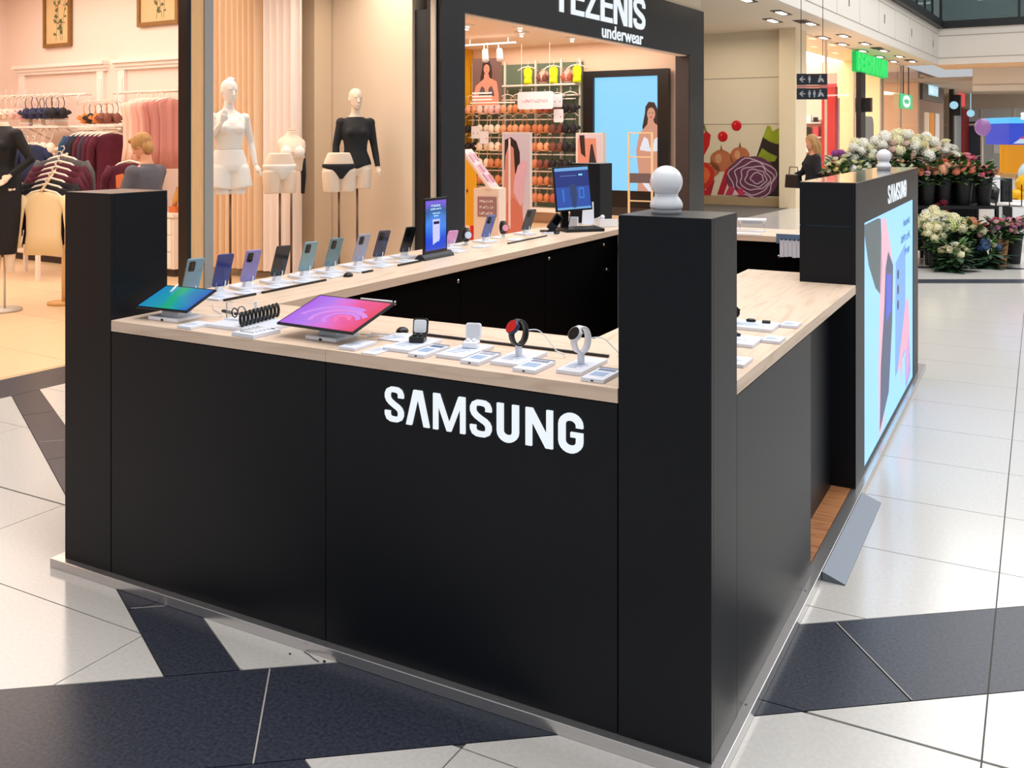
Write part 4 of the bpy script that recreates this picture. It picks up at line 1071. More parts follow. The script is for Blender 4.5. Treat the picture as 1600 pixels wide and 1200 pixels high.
CL = {'burgundy': mat('clothes_burgundy', (92, 20, 48), .8, noise=.3, scale=9), 'navy': mat('clothes_navy', (34, 44, 78), .8), 'teal': mat('clothes_petrol', (36, 74, 104), .8), 'black': mat('clothes_black', (26, 24, 30), .8),
      'plum': mat('clothes_plum', (58, 44, 62), .8), 'cream': mat('clothes_cream', (244, 220, 176), .75), 'rose': mat('clothes_rose', (240, 184, 170), .75), 'blush': mat('clothes_blush', (250, 214, 198), .75), 'mauve': mat('clothes_dusty_rose', (206, 138, 130), .75), 'grey': mat('clothes_grey', (92, 88, 92), .8)}
# dark garments on the rail seen side-on
for k, c in enumerate(('teal', 'navy', 'black', 'burgundy', 'plum', 'burgundy', 'burgundy')):
    garment(5.30, 4.52 - k * .095, 1.74, .92, .42, CL[c], '%s top on the rail below the amber bras, %s from the left' % ({'teal': 'petrol blue', 'plum': 'plum'}.get(c, c), ['first', 'second', 'third', 'fourth', 'fifth', 'sixth', 'seventh'][k]), 'dark tops on the boutique rail', 68, True, .035)
single('garment_rail', MB().tube([(-.75, 0, 0), (.08, 0, 0)], .012, 8).join(MB().tube([(-.70, 0, 0), (-.70, .6, .02)], .01, 6)), mat('pale_hanger', (244, 230, 216)), 'white rail carrying the dark tops', 'rail', SP(5.30, 4.54, 1.80 - .075), SROT + PI, smooth=True)
for k, c in enumerate(('blush', 'blush', 'rose', 'rose', 'mauve', 'mauve')):
    garment(5.25, 3.34 - k * .10, 2.13, .86, .40, CL[c], '%s dress on the rail right of the woman, %s from the left' % ({'blush': 'pale blush', 'rose': 'rose', 'mauve': 'dusty rose'}[c], ['first', 'second', 'third', 'fourth', 'fifth', 'sixth'][k]), 'pink dresses on the boutique rail', 68, False, .05, pleats=.22)
single('garment_rail', MB().tube([(-.42, 0, 0), (.42, 0, 0)], .012, 8).join(MB().tube([(.2, 0, 0), (.2, .65, .02)], .01, 6)), mat('pale_hanger', (244, 230, 216)), 'white rail carrying the pink dresses', 'rail', SP(5.25, 3.08, 2.16), SROT, smooth=True)
for k, (c, w) in enumerate((('navy', 6.0), ('navy', 5.84), ('black', 5.68), ('navy', 5.54))):
    garment(5.2, w - .1, 1.60, .55, .36, CL[c], '%s top hanging in the left bay behind the clothes stand, %s' % (c, ['leftmost', 'second', 'third', 'rightmost'][k]), 'dark tops in the left bay', 35, True, .035)
# clothes stand with tops stepping down toward the viewer
cs = thing('clothes_stand', 'wooden clothes stand with round base behind the left black pillar', 'stand', SP(3.62, 2.34, .009), R(25))
MB().cyl(0, 0, 0, .022, .15, 28).build('base', mat('amber_wood_base', (226, 170, 96), .4), cs, True)
MB().tube([(0, 0, .022), (0, 0, 1.46)], .022, 12).build('pole', mat('pale_wood_pole', (244, 208, 160), .4), cs, True)
MB().tube([(0, .06, 1.46), (0, -.40, 1.12)], .012, 8).build('sloping_arm', mat('pale_wood_pole', (244, 208, 160)), cs, True)
fwdv = Vector((math.sin(R(25)), -math.cos(R(25)), 0))
bp_ = Vector(SP(3.62, 2.34, 0))
for k in range(7):
    d = .0 + k * .055
    p = bp_ + fwdv * (d + .03)
    c = ('grey', 'burgundy', 'burgundy', 'burgundy', 'black', 'black', 'cream')[k]
    z = 1.50 - k * .052
    garment(0, 0, 0, .62 if k < 6 else .66, .50 if k < 6 else .40, CL[c], ('grey top, rearmost on the clothes stand', 'burgundy top, second from the rear on the clothes stand', 'burgundy top in the middle of the clothes stand', 'burgundy top before the black tops on the clothes stand', 'black top behind another on the clothes stand', 'black top just behind the cream top', 'cream long sleeved top at the front of the clothes stand')[k], 'tops on the clothes stand', 25 + 3.36, True, .03, x3=(p.x, p.y, z))

# ---- curtain, display figures
def curtain(w0, w1, u, label, col, z0=.11, z1=3.88, folds=9, amp=.045):
    n = folds * 8; a = []; b = []
    for i in range(n + 1):
        x = w0 + (w1 - w0) * i / n; a.append((-x, amp * math.sin(2 * PI * i / 8) + .012 * math.sin(i * .7)))
    mb = MB(); vs = []; fs = []
    for z in (z0, z1):
        for x, y in a: vs.append((x, y, z))
        for x, y in a: vs.append((x, y + .006, z))
    m = n + 1
    for i in range(n):
        fs += [(i, i + 1, 2 * m + i + 1, 2 * m + i), (m + i + 1, m + i, 3 * m + i, 3 * m + i + 1)]
    fs += [(0, 2 * m, 3 * m, m), (n, m + n, 3 * m + n, 2 * m + n)]
    mb.add(vs, fs)
    return single('curtain', mb, col, label, 'curtain', SP(u, 0, 0), SROT, 'display window curtains', smooth=True)
curtain(1.88, 2.66, 5.75, 'warm cream pleated curtain at the left of the display window', mat('warm_cream_curtain', (238, 208, 176), .8), folds=8)
curtain(1.31, 1.87, 5.77, 'white pleated curtain panel in the middle of the display window', mat('white_curtain', (244, 232, 226), .8), folds=5)
S('wall_display_return', MB().box(-2.84, -1.50, 6.2, 6.49, .10, 3.9), BEIGE)

def L3(a, b, t): return tuple(a[i] + (b[i] - a[i]) * t for i in range(3))
def hand(mb, wr, d, side, s=1.0, curl=.35, pn=None):
    d = Vector(d).normalized(); pn = Vector(pn) if pn else Vector((0, -1, 0))
    lat = d.cross(pn).normalized(); nrm = lat.cross(d).normalized()
    w = Vector(wr)
    mb.tube([w - d * .01, w + d * .03, w + d * .075], [.022 * s, .030 * s, .032 * s], 10, ell=.5)
    for k, (o, L) in enumerate(((-.024, .062), (-.008, .072), (.008, .068), (.024, .052))):
        b = w + d * .072 + lat * o
        e1 = b + d * L * .5 + nrm * curl * .012; e2 = b + d * L * .92 + nrm * curl * .04
        mb.tube([b - d * .02, b, e1, e2], [.0095 * s, .0092 * s, .0085 * s, .007 * s], 7)
    b = w + d * .022 - lat * .024 * side
    mb.tube([b + lat * .01 * side, b - lat * .016 * side + d * .018, b - lat * .022 * side + d * .048], [.012 * s, .0105 * s, .008 * s], 7)
def arm(mb, sh, el, wr, d, side, pn=None, hnd=True, s=1.0, infl=0.0):
    mb.tube([sh, L3(sh, el, .5), el, L3(el, wr, .5), wr], [(.046 + infl) * s, (.040 + infl) * s, (.033 + infl) * s, (.030 + infl) * s, (.022 + infl) * s], 12)
    mb.ball(sh, (.052 * s + infl, .05 * s + infl, .05 * s + infl), 12, 8)
    if hnd: hand(mb, wr, d, side, s, .35, pn)
TORSO = [(.80, .115, .085, .01), (.86, .160, .108, .012), (.92, .170, .115, .014), (.99, .150, .098, .006), (1.07, .116, .082, 0), (1.14, .120, .085, -.002), (1.21, .134, .098, -.006), (1.27, .145, .112, -.014), (1.33, .152, .104, -.006), (1.385, .150, .082, .004), (1.42, .115, .064, .010), (1.455, .060, .052, .012), (1.49, .047, .048, .006), (1.54, .045, .047, -.002)]
def torso(mb, z0, z1, infl=0.0, n=28, bust=True):
    rs = [(0, y, z, rx + infl, ry + infl) for z, rx, ry, y in TORSO if z0 <= z <= z1]
    mb.rings(rs, n)
    if bust and z0 < 1.2 and z1 > 1.3:
        for s in (-1, 1): mb.ball((s * .066, -.085 - infl * .6, 1.27), (.058 + infl * .4, .048 + infl * .4, .056), 12, 8)
    return mb
def thighs(mb, cut, infl=0.0, r0=.098, r1=.082, z0=.88):
    for s in (-1, 1): mb.tube([(s * .082, .008, z0), (s * .084, .0, (z0 + cut) / 2), (s * .082, -.004, cut)], [r0 + infl, (r0 + r1) / 2 + infl, r1 + infl], 16)
    return mb
def legs(mb, infl=0.0, knee=.48, ankle=.08):
    for s in (-1, 1):
        mb.tube([(s * .082, .008, .88), (s * .082, 0, .68), (s * .08, -.004, knee), (s * .08, .008, .34), (s * .078, .012, ankle)], [.098 + infl, .08 + infl, .055 + infl, .056 + infl, .034 + infl], 14)
    return mb
def head(mb, M, feat=True):
    h = MB().rings([(0, y, z, rx, ry) for z, rx, ry, y in ((1.522, .024, .026, -.034), (1.535, .040, .048, -.024), (1.56, .054, .070, -.010), (1.595, .064, .082, 0), (1.635, .072, .092, .006), (1.675, .073, .095, .008), (1.71, .064, .084, .008), (1.738, .040, .054, .008), (1.750, .012, .016, .008))], 24)
    if feat:
        h.tube([(0, -.082, 1.645), (0, -.094, 1.618), (0, -.101, 1.602), (0, -.085, 1.596)], [.006, .009, .013, .009], 8)
        h.ball((0, -.080, 1.572), (.020, .010, .006), 10, 6); h.ball((0, -.078, 1.562), (.016, .010, .005), 10, 6)
        h.ball((0, -.066, 1.536), (.020, .018, .014), 10, 6)
        for s in (-1, 1):
            h.ball((s * .027, -.076, 1.655), (.022, .012, .007), 10, 6)
            h.ball((s * .073, .012, 1.625), (.009, .018, .030), 10, 6)
    return mb.join(h.xf(M))
def HM(yaw=0, pitch=0, roll=0): return Matrix.Translation((0, 0, 1.50)) @ Matrix.Rotation(R(yaw), 4, 'Z') @ Matrix.Rotation(R(pitch), 4, 'X') @ Matrix.Rotation(R(roll), 4, 'Y') @ Matrix.Translation((0, 0, -1.50))
POLE = mat('bronze_pole', (112, 86, 66), .35, .7)
def support(t, drop, x=0, y=0, top=.70):
    MB().tube([(x, y, -drop + .01), (x, y, top)], .012, 10).build('pole', POLE, t, True)
    MB().cyl(x, y, -drop, -drop + .01, .13, 24).build('foot_plate', POLE, t, True)

# white figure in cami and shorts
ra = lambda deg: SROT + R(deg)
t = thing('mannequin', 'white mannequin in white camisole and shorts behind the grey window post', 'mannequin', SP(4.40, .90, .44), R(62))
mb = MB(); torso(mb, .80, 1.6); thighs(mb, .64); head(mb, HM(12, 4))
arm(mb, (-.155, .0, 1.375), (-.215, -.02, 1.14), (-.115, -.15, 1.33), (.3, -.15, 1), 1, (0, 1, .2))
arm(mb, (.155, .0, 1.375), (.225, .02, 1.13), (.245, -.05, .92), (.25, -.35, -.62), -1, (-1, 0, 0))
fused('body', mb, SKINW, t, .0075, 5)
fused('camisole', torso(MB(), 1.06, 1.39, .007), mat('ivory_satin', (244, 238, 232), .45), t, .010, 4)
mb = MB(); torso(mb, .86, 1.08, .018, bust=False)
for s in (-1, 1): mb.tube([(s * .082, .005, .90), (s * .105, .0, .70)], [.115, .125], 18)
fused('shorts', mb, mat('ivory_satin', (244, 238, 232)), t, .011, 4)
for s in (-1, 1): MB().tube([(s * .08, -.10, 1.36), (s * .085, -.055, 1.405), (s * .085, .04, 1.40), (s * .08, .085, 1.34)], .003, 5).build('strap', WHITE, t, True)
MB().ball((.02, .005, 1.745), (.04, .05, .025), 14, 8).build('moulded_hair', SKINW, t, True)
support(t, .44 - .10, .02, .02)
# figure in black bodysuit
t = thing('mannequin', 'bald pale mannequin in long sleeved black bodysuit in the display window', 'mannequin', SP(5.93, .64, .41), R(46))
mb = MB(); torso(mb, .80, 1.6); thighs(mb, .66); head(mb, HM(14, 2))
AR = (((-.155, .0, 1.375), (-.205, .03, 1.13), (-.215, -.02, .90)), ((.155, .0, 1.375), (.205, .03, 1.13), (.235, -.04, .90)))
arm(mb, *AR[0], (0, -.2, -1), 1, (1, 0, 0)); arm(mb, *AR[1], (.15, -.35, -1), -1, (-1, 0, 0))
fused('body', mb, SKIN, t, .0075, 5)
mb = torso(MB(), .92, 1.42, .007); mb.rings([(0, .006, 1.40, .135, .075), (0, .010, 1.425, .112, .068), (0, .012, 1.442, .078, .058)], 24)
mb.rings([(0, .012, .855, .05, .10), (0, .012, .90, .13, .118), (0, .012, .93, .172, .12)], 24)
for a in AR: arm(mb, *a, (0, 0, -1), 1, hnd=False, infl=.007)
fused('bodysuit', mb, BLKFAB, t, .009, 4)
support(t, .41 - .10, .02, .02)
# hip forms
def hipform(u, w, z, rz, col, label, dz):
    t = thing('hip_form', label, 'mannequin', SP(u, w, z), R(rz), 'hip forms in the display window')
    mb = torso(MB(), .80, 1.08, 0, bust=False); thighs(mb, .66)
    fused('body', mb, SKIN, t, .009, 4)
    mb = MB().rings([(0, .012, .80, .055, .092), (0, .012, .84, .095, .112), (0, .012, .88, .150, .120), (0, .010, .93, .176, .122), (0, .010, .955, .170, .116)], 28)
    fused('briefs', mb, col, t, .009, 3)
    support(t, z - .10, 0, 0)
hipform(5.02, .85, .40, 62, mat('white_lace', (240, 232, 224), .7), 'pale hip form wearing white lace briefs', 0)
hipform(5.49, .48, .40, 56, BLKFAB, 'pale hip form wearing black lace briefs', 0)
# bust form behind
t = thing('bust_form', 'cream bust form in a white bralette behind the white briefs form', 'mannequin', SP(5.45, 1.12, .20), R(52))
mb = torso(MB(), 1.07, 1.50); fused('body', mb, SKIN, t, .010, 4)
mb = MB()
for s in (-1, 1): mb.ball((s * .066, -.095, 1.27), (.066, .052, .064), 12, 8); mb.tube([(s * .085, -.10, 1.32), (s * .09, -.04, 1.415), (s * .085, .06, 1.38)], .008, 6)
mb.rings([(0, 0, 1.20, .142, .106), (0, -.002, 1.235, .148, .112)], 24); fused('bralette', mb, mat('white_lace', (240, 232, 224)), t, .009, 3)
MB().tube([(0, .0, 1.50), (0, 0, 1.515)], .04, 16).build('neck_cap', SKIN, t, True)
support(t, .10, 0, 0, 1.08)
t = thing('black_garment', 'black stockings hanging behind the bust form', 'clothes', SP(5.62, 1.12, 1.02), R(50))
MB().tube([(0, 0, .45), (.01, 0, .2), (0, -.01, 0)], [.03, .028, .02], 10, ell=.4).build('stocking', BLKFAB, t, True)
# dark headless figure at the frame's left edge
t = thing('mannequin', 'black mannequin in tight black dress cut by the left picture edge', 'mannequin', SP(3.08, 2.47, .28), R(14))
mb = torso(MB(), .80, 1.49); legs(mb)
ARM3 = ((.155, .0, 1.375), (.275, .05, 1.14), (.17, -.08, 1.0))
arm(mb, *ARM3, (-.5, -.4, -.6), -1); arm(mb, (-.155, .0, 1.375), (-.22, .03, 1.13), (-.2, -.03, .9), (0, -.2, -1), 1)
fused('body', mb, SKIN, t, .010, 4)
mb = torso(MB(), .86, 1.455, .009)
mb.rings([(0, .004, .26, .135, .10), (0, .004, .50, .165, .115), (0, .008, .70, .18, .125), (0, .012, .90, .180, .126)], 28)
arm(mb, *ARM3, (0, 0, -1), -1, hnd=False, infl=.010); arm(mb, (-.155, .0, 1.375), (-.22, .03, 1.13), (-.2, -.03, .9), (0, 0, -1), 1, hnd=False, infl=.01)
fused('dress', mb, BLKFAB, t, .011, 4)
MB().cyl(0, .0, -.269, -.25, .17, 28).build('foot_plate', mat('pale_metal_post', (206, 196, 184)), t, True)
MB().tube([(0, .03, -.25), (0, .03, .4)], .010, 8).build('pole', mat('pale_metal_post', (206, 196, 184)), t, True)

# woman in the boutique
t = thing('person', 'person with short blond hair in grey blazer looking down at a clothes tag', 'person', SP(3.92, 1.50, .009 - .085), R(-86))
mb = torso(MB(), .80, 1.6, .004)
M = HM(10, 24, 0)
head(mb, M)
arm(mb, (-.165, .0, 1.375), (-.215, -.10, 1.16), (-.10, -.30, 1.20), (.6, -.6, .1), 1, (0, 0, 1))
arm(mb, (.165, .0, 1.375), (.22, -.06, 1.14), (.06, -.28, 1.16), (-.4, -.7, .1), -1, (0, 0, 1))
legs(mb)
fused('body', mb, HSKIN, t, .0085, 5)
BLAZER = mat('grey_blazer_cloth', (96, 96, 108), .8, noise=.12, scale=60)
mb = torso(MB(), .86, 1.42, .03)
mb.rings([(0, .01, .78, .205, .15), (0, .01, .92, .20, .145)], 28)
arm(mb, (-.165, .0, 1.375), (-.215, -.10, 1.16), (-.125, -.25, 1.19), (0, 0, 1), 1, hnd=False, infl=.022)
arm(mb, (.165, .0, 1.375), (.22, -.06, 1.14), (.10, -.22, 1.155), (0, 0, 1), 1, hnd=False, infl=.022)
mb.rings([(0, .02, 1.40, .13, .09), (0, .022, 1.455, .072, .066)], 24)
fused('blazer', mb, BLAZER, t, .011, 4)
mb = MB()
for s in (-1, 1): mb.tube([(s * .082, .008, .86), (s * .082, 0, .5), (s * .08, .008, .12)], [.115, .085, .075], 14)
torso(mb, .80, .99, .012, bust=False); fused('trousers', mb, CL['black'], t, .013, 4)
for s in (-1, 1): MB().ball((s * .08, -.04, .115), (.045, .12, .035), 14, 8).build('shoe', BLK, t, True)
HAIR = mat('blond_hair', (196, 148, 92), .6, noise=.35, scale=60, stretch=(1, 1, .2))
mb = MB().ball((0, .022, 1.672), (.086, .104, .092), 20, 12).ball((0, .066, 1.60), (.070, .052, .075), 16, 10)
for s in (-1, 1): mb.ball((s * .062, .0, 1.655), (.028, .055, .055), 14, 8)
mb.ball((0, -.062, 1.715), (.062, .04, .03), 14, 8)
o = fused('hair', mb.xf(M), HAIR, t, .008, 2)
for s in (-1, 1):
    e = MB().ball((s * .027, -.083, 1.635), (.011, .007, .006), 10, 6).xf(M).build('eye', WHITE, t, True)
    MB().ball((s * .027, -.089, 1.635), (.005, .003, .005), 8, 6).xf(M).build('iris', BLK, e, True)
tg = single('clothes_tag', MB().prism([(-.045, 0), (.045, 0), (.06, .09), (.02, .14), (-.05, .12)], -.002, .002, 'xz'), mat('orange_card', (232, 128, 78), .6), 'orange card tag held up by the person in the grey blazer', 'tag', SP(3.86, 1.80, 1.14), R(20))
garment(4.15, 2.05, 1.44, .62, .46, CL['burgundy'], 'burgundy blouse on a white hanger held in front of the person in grey', None, 25)
# small goods on the right cabinet
t = sthing('handbag', 'pink handbag standing on the right drawer cabinet', 'bag', 5.5, 3.35, .7505, 0)
MB().prism([(-.12, 0), (.12, 0), (.10, .17), (-.10, .17)], -.05, .05, 'xz').build('body', CL['rose'], t, bevel=.01)
MB().tube([(-.07, 0, .16), (-.06, 0, .27), (.06, 0, .27), (.07, 0, .16)], .006, 6).build('handle', CL['mauve'], t, True)
t = sthing('small_figurine', 'amber shoe form on a striped box on the right drawer cabinet', 'ornament', 5.45, 2.98, .7505, 0)
MB().box(-.06, .06, -.05, .05, 0, .07).build('box', mat('orange_stripe', (222, 120, 60), .5), t)
MB().tube([(-.02, 0, .08), (.0, 0, .16), (.04, 0, .24), (.03, 0, .30)], [.03, .035, .03, .012], 12).build('form', mat('amber_wood_base', (226, 170, 96)), t, True)
t = sthing('display_table', 'low pale table piled with black and white lingerie left of the clothes stand', 'table', 4.55, 4.35, .009)
MB().box(-.55, .45, -.25, .25, .66, .70).build('top', TRIMW, t, bevel=.005)
for x in (-.5, .4):
    for y in (-.2, .2): MB().box(x - .02, x + .02, y - .02, y + .02, 0, .659).build('leg', TRIMW, t)
for k in range(10):
    x = -.48 + k * .095; c = ('black', 'cream', 'black', 'blush')[k % 4]
    single('folded_lingerie', MB().ball((-.03, 0, .045), (.06, .09, .045), 10, 6).ball((.04, 0, .045), (.06, .09, .045), 10, 6).box(-.05, .05, -.06, .06, 0, .02), CL[c], '%s folded lingerie on the low boutique table, %s from the left' % (c, NN0[k]), 'clothes', SP(4.55 - .12 * (k % 2), 4.35 - x, .7105), SROT + .3 * k, 'folded lingerie on the low table', smooth=True)
# ------------------------------------------------------------------ underwear shop: black portal, lit name, interior
pt = S('wall_portal', MB().box(-.55, .06, 6.545, 7.0, 0, 3.05), DARKFRONT)
# portal band: its underside falls from near to far with the opening line
MB().box(-.14, .06, 6.545, 14.50, 3.05, 3.875).build('fascia', DARKFRONT, pt)
MB().box(-.19, .06, 13.80, 14.50, 0, 3.0495).build('jamb', DARKFRONT, pt)
MB().box(-.19, .055, 13.785, 13.7995, 0, 3.04).build('jamb_lining', mat('dark_brown_jamb', (58, 46, 44), .5), pt)
MB().box(-.13, .02, 7.01, 13.78, 3.035, 3.0495).build('soffit_strip', WARMC, pt)
S('wall_above_portal', MB().box(-.55, 0, 6.5, 14.5, 3.8755, 4.12), BEIGE2)
S('wall_underwear_far', MB().box(-6.2, -.20, 14.0, 14.3, 0, 3.6), mat('peach_wall', (244, 212, 186), .6))
S('wall_underwear_back', MB().box(-6.4, -6.2, 6.95, 14.3, 0, 3.6), PINKWALL)
cs_ = S('ceiling_underwear', MB().box(-6.4, -.141, 6.95, 14.3, 3.38, 3.5), WARMC)
S('wall_yellow', MB().box(-6.2, -4.62, 13.55, 13.98, 0, 3.38), mat('mustard_yellow_panel', (238, 176, 10), .5))
tag(MB().box(-3.2, -1.75, 8.0, 8.5, 3.30, 3.379).build('ceiling_bulkhead', mat('mustard_yellow_panel', (238, 176, 10)), cs_), 'mustard yellow ceiling board')
for k, (u, w) in enumerate(((8.9, 2.6), (9.6, 2.5), (10.3, 2.2), (10.9, 1.6), (11.6, 2.0), (12.2, 1.2), (12.8, 1.7), (9.0, 1.6), (13.1, .9))):
    t = sthing('ceiling_spotlight', 'small recessed spotlight in the underwear shop ceiling, %s one' % ['first', 'second', 'third', 'fourth', 'fifth', 'sixth', 'seventh', 'eighth', 'ninth'][k], 'light', u, w, 3.30, 0, 'recessed spotlights in the underwear shop')
    MB().box(-.09, .09, -.09, .09, .055, .08).build('frame', SHADE, t)
    MB().tube([(0, 0, .06), (0, -.01, .0)], .04, 12).build('head', mat('grey_plastic', (190, 192, 196)), t, True)
    MB().tube([(0, -.01, -.001), (0, -.011, -.004)], .03, 12).build('lens', LAMP, t)
for k, (u, w) in enumerate(((12.0, 3.05), (12.2, 2.75))):
    t = sthing('track_spotlight', 'white track spotlight above the model poster, %s one' % ['left', 'right'][k], 'light', 12.05, w, 3.0, 0, 'track spotlights above the poster')
    MB().tube([(0, 0, .24), (0, 0, .15)], .012, 8).build('stem', WHITE, t)
    MB().tube([(0, .03, .15), (.07, -.06, -.04)], [.05, .06], 14).build('head', WHITE, t, True)
single('light_track', MB().box(-.55, .55, -.02, .02, 0, .03).join(MB().tube([(-.4, 0, .03), (-.4, 0, .14)], .008, 6)).join(MB().tube([(.4, 0, .03), (.4, 0, .14)], .008, 6)), WHITE, 'white light track over the model poster', 'light track', SP(12.05, 2.95, 3.24), SROT)
# goods wall
GREENW = mat('sage_back_panel', (104, 124, 104), .6)
gw = sthing('goods_wall', 'sage green goods wall with white rails in the underwear shop', 'shelving', 13.95, 3.35, 0)
MB().box(-1.22, 1.24, .0, .04, .25, 3.04).build('back_panel', GREENW, gw)
for x in (-1.22, -.46, .24, .80, 1.2): MB().box(x - .018, x + .018, -.04, -.001, .2, 3.10).build('upright', TRIMW, gw)
RZ = [2.34, 1.96, 1.62, 1.30, .98, .66]
for z in RZ: MB().tube([(-1.2, -.24, z), (1.22, -.24, z)], .014, 6).build('rail', TRIMW, gw, True)
MB().box(-.46, 1.22, -.26, -.05, 2.60, 2.63).build('shelf', TRIMW, gw); MB().box(.24, 1.22, -.26, -.05, 2.40, 2.42).build('shelf', TRIMW, gw)
MB().box(-1.2, -.46, -.26, -.05, 2.235, 2.26).build('shelf', TRIMW, gw)
MB().box(-1.22, 1.22, -.35, -.05, .22, .30).build('base_shelf', TRIMW, gw)
cols = [['peach', 'peach', 'blush', 'pink', 'peach', 'tan', 'peach', 'rust', 'brown', 'dark', 'dark'],
        ['dark', 'dark', 'cream', 'cream', 'peach', 'peach', 'tan', 'tan', 'brown', 'dark', 'dark'],
        ['dark', 'dark', 'cream', 'cream', 'tan', 'tan', 'tan', 'peach', 'brown', 'rust', 'dark'],
        ['yellow', 'cream', 'cream', 'tan', 'tan', 'tan', 'tan', 'brown', 'dark', 'dark', 'dark'],
        ['cream', 'cream', 'tan', 'tan', 'tan', 'tan', 'tan', 'tan', 'brown', 'tan', 'dark'],
        ['cream', 'tan', 'tan', 'tan', 'tan', 'tan', 'tan', 'tan', 'rust', 'tan', 'tan']]
NR = ['top', 'second', 'third', 'fourth', 'fifth', 'bottom']; NC = ['far left', 'second from left', 'third from left', 'fourth from left', 'middle', 'fourth from right', 'third from right', 'second from right', 'far right']
for i, z in enumerate(RZ):
    for j in range(9):
        jj = (0, 2, 3, 4, 5, 6, 7, 8, 10)[j]
        bra(13.70, 4.44 - j * .275, z - .15, cols[i][jj], '%s bra on the %s rail of the goods wall, %s' % (cols[i][jj], NR[i], NC[j]), 'bras on the sage goods wall', rz=22 if j % 2 else 8, s=1.12 + .05 * (j % 3))
# two bust forms with bras on top, neon tops between
for k, (w, c, lab) in enumerate(((2.86, 'brown', 'bust form in a dark brown bra on the top shelf of the goods wall'), (2.33, 'rust', 'bust form in a rust bra on the top shelf of the goods wall'))):
    t = sthing('bust_form', lab, 'mannequin', 13.80, w, 2.631 - 1.12 * .78, 0, 'bust forms on the goods wall')
    mb = torso(MB(), 1.13, 1.50); me = fuse(mb, .012, 3, 'body'); me.materials.append(mat('taupe_bust', (196, 166, 150), .5)); o = inst('body', me, t, s=.78)
    inst('bra', BM[c], t, (0, -.03, 1.29 * .78), s=1.0)
for k, (w, lab) in enumerate(((3.16, 'neon yellow top hanging left of the brown bust form'), (2.60, 'neon yellow top hanging between the two bust forms'), (2.10, 'neon yellow top hanging right of the rust bust form'))):
    garment(13.72, w, 3.02, .38, .17, mat('neon_yellow_cloth', (226, 236, 20), .7), lab, 'neon tops on the goods wall', 40, False, .03)
t = sthing('slogan_board', 'white rounded board with faint pink print over the goods wall', 'sign', 13.2, 2.68, 2.14, 0)
def rrect(w, h, r, z0):
    pts = []
    for cx, cz, a0 in ((w / 2 - r, z0 + h - r, 0), (-w / 2 + r, z0 + h - r, 90), (-w / 2 + r, z0 + r, 180), (w / 2 - r, z0 + r, 270)):
        pts += [(cx + r * math.cos(R(a0 + k * 22.5)), cz + r * math.sin(R(a0 + k * 22.5))) for k in range(5)]
    return pts
MB().prism(rrect(.76, .32, .05, 0), 0, -.02, 'xz').build('board', CARD, t)
marks(t, mat('printed_pink', (214, 128, 150), .5), -.28, .12, .56, .06, -.021, 14, 9)
for s in (-1, 1): MB().tube([(s * .3, -.01, .3), (s * .3, -.01, 1.24)], .004, 6).build('hanging_wire', TRIMW, t)
for k, (w, z) in enumerate(((2.36, 2.20), (2.34, 1.92), (4.18, 1.62), (3.98, 1.52))):
    t = sthing('price_card', 'white price card with pink dots on the goods wall, %s' % ['upper right', 'lower right', 'left upper', 'left lower'][k], 'card', 13.45, w, z, 0, 'price cards on the goods wall')
    MB().prism(rrect(.20, .24, .02, -.02), 0, -.006, 'xz').build('card', CARD, t)
    MB().tube([(0, 0, .18), (0, .45, .18)], .006, 6).build('hook', TRIMW, t)
    for s in (-1, 1)[k % 2:]: MB().prism(ellipse(s * .05, .08, .015, .015, 8), -.0065, -.008, 'xz').build('dot', mat('printed_pink', (214, 128, 150)), t)
def model(parent, x, z, s, y=-.003, bra_='printed_grey_bra', brgb=(86, 76, 84), bg=None, hips=False, em=0):
    """flat printed half figure: hair, face, neck, torso, bra"""
    sk = mat('lit_printed_skin', (222, 160, 134), .4, emit=.75) if em else PRINTSKIN
    hr = mat('lit_printed_hair', (58, 38, 34), .4, emit=.7) if em else PRINTHAIR
    br = mat(('lit_' if em else '') + bra_, brgb, .5, emit=.8 if em else 0)
    def f(n, pts, m, l):
        pts = [(x + a * s, z + b * s) for a, b in pts]; return tris([pts], y - l * .0007, y - l * .0007 - .0006).build(n, m, parent)
    f('printed_hair', [(-.10, .60), (-.14, .40), (-.12, .28), (.02, .26), (.11, .34), (.12, .52), (.10, .66), (.05, .76), (-.04, .77), (-.09, .70)], hr, 0)
    low = -.55 if hips else -.12
    if hips: body = [(-.19, .30), (-.24, .05), (-.20, -.25), (-.22, -.55), (.16, -.55), (.20, -.28), (.13, -.02), (.16, .14), (.17, .38), (.05, .46), (.03, .52), (-.05, .52), (-.06, .44)]
    else: body = [(-.24, .26), (-.30, .0), (-.30, low), (.27, low), (.26, .10), (.22, .34), (.06, .42), (.04, .50), (-.05, .50), (-.06, .40)]
    f('printed_body', body, sk, 1)
    f('printed_face', ellipse(0, .59, .065, .095, 16), sk, 2)
    for k in (-1, 1):
        f('printed_eye', ellipse(k * .026, .605, .012, .006, 8), hr, 3)
        f('printed_bra_cup', [(k * .02, .10), (k * .05, .22), (k * .11, .26), (k * .16, .14), (k * .14, .07), (k * .07, .04)], br, 3)
    f('printed_mouth', ellipse(0, .545, .022, .008, 8), mat('printed_lips', (170, 70, 70), .5), 3)
    f('printed_bra_band', [(-.18, .06), (-.17, .12), (0, .09), (.16, .12), (.17, .06), (0, .04)], br, 3)
    if hips: f('printed_briefs', [(-.20, -.28), (-.05, -.40), (.0, -.50), (.08, -.42), (.19, -.30), (.19, -.36), (.02, -.55), (-.03, -.55), (-.20, -.36)], br, 3)
t = sthing('model_poster', 'large poster of a dark haired model in a grey bra', 'poster', 12.6, 3.35, 2.26, 14)
t.rotation_euler.z = SROT + R(8)
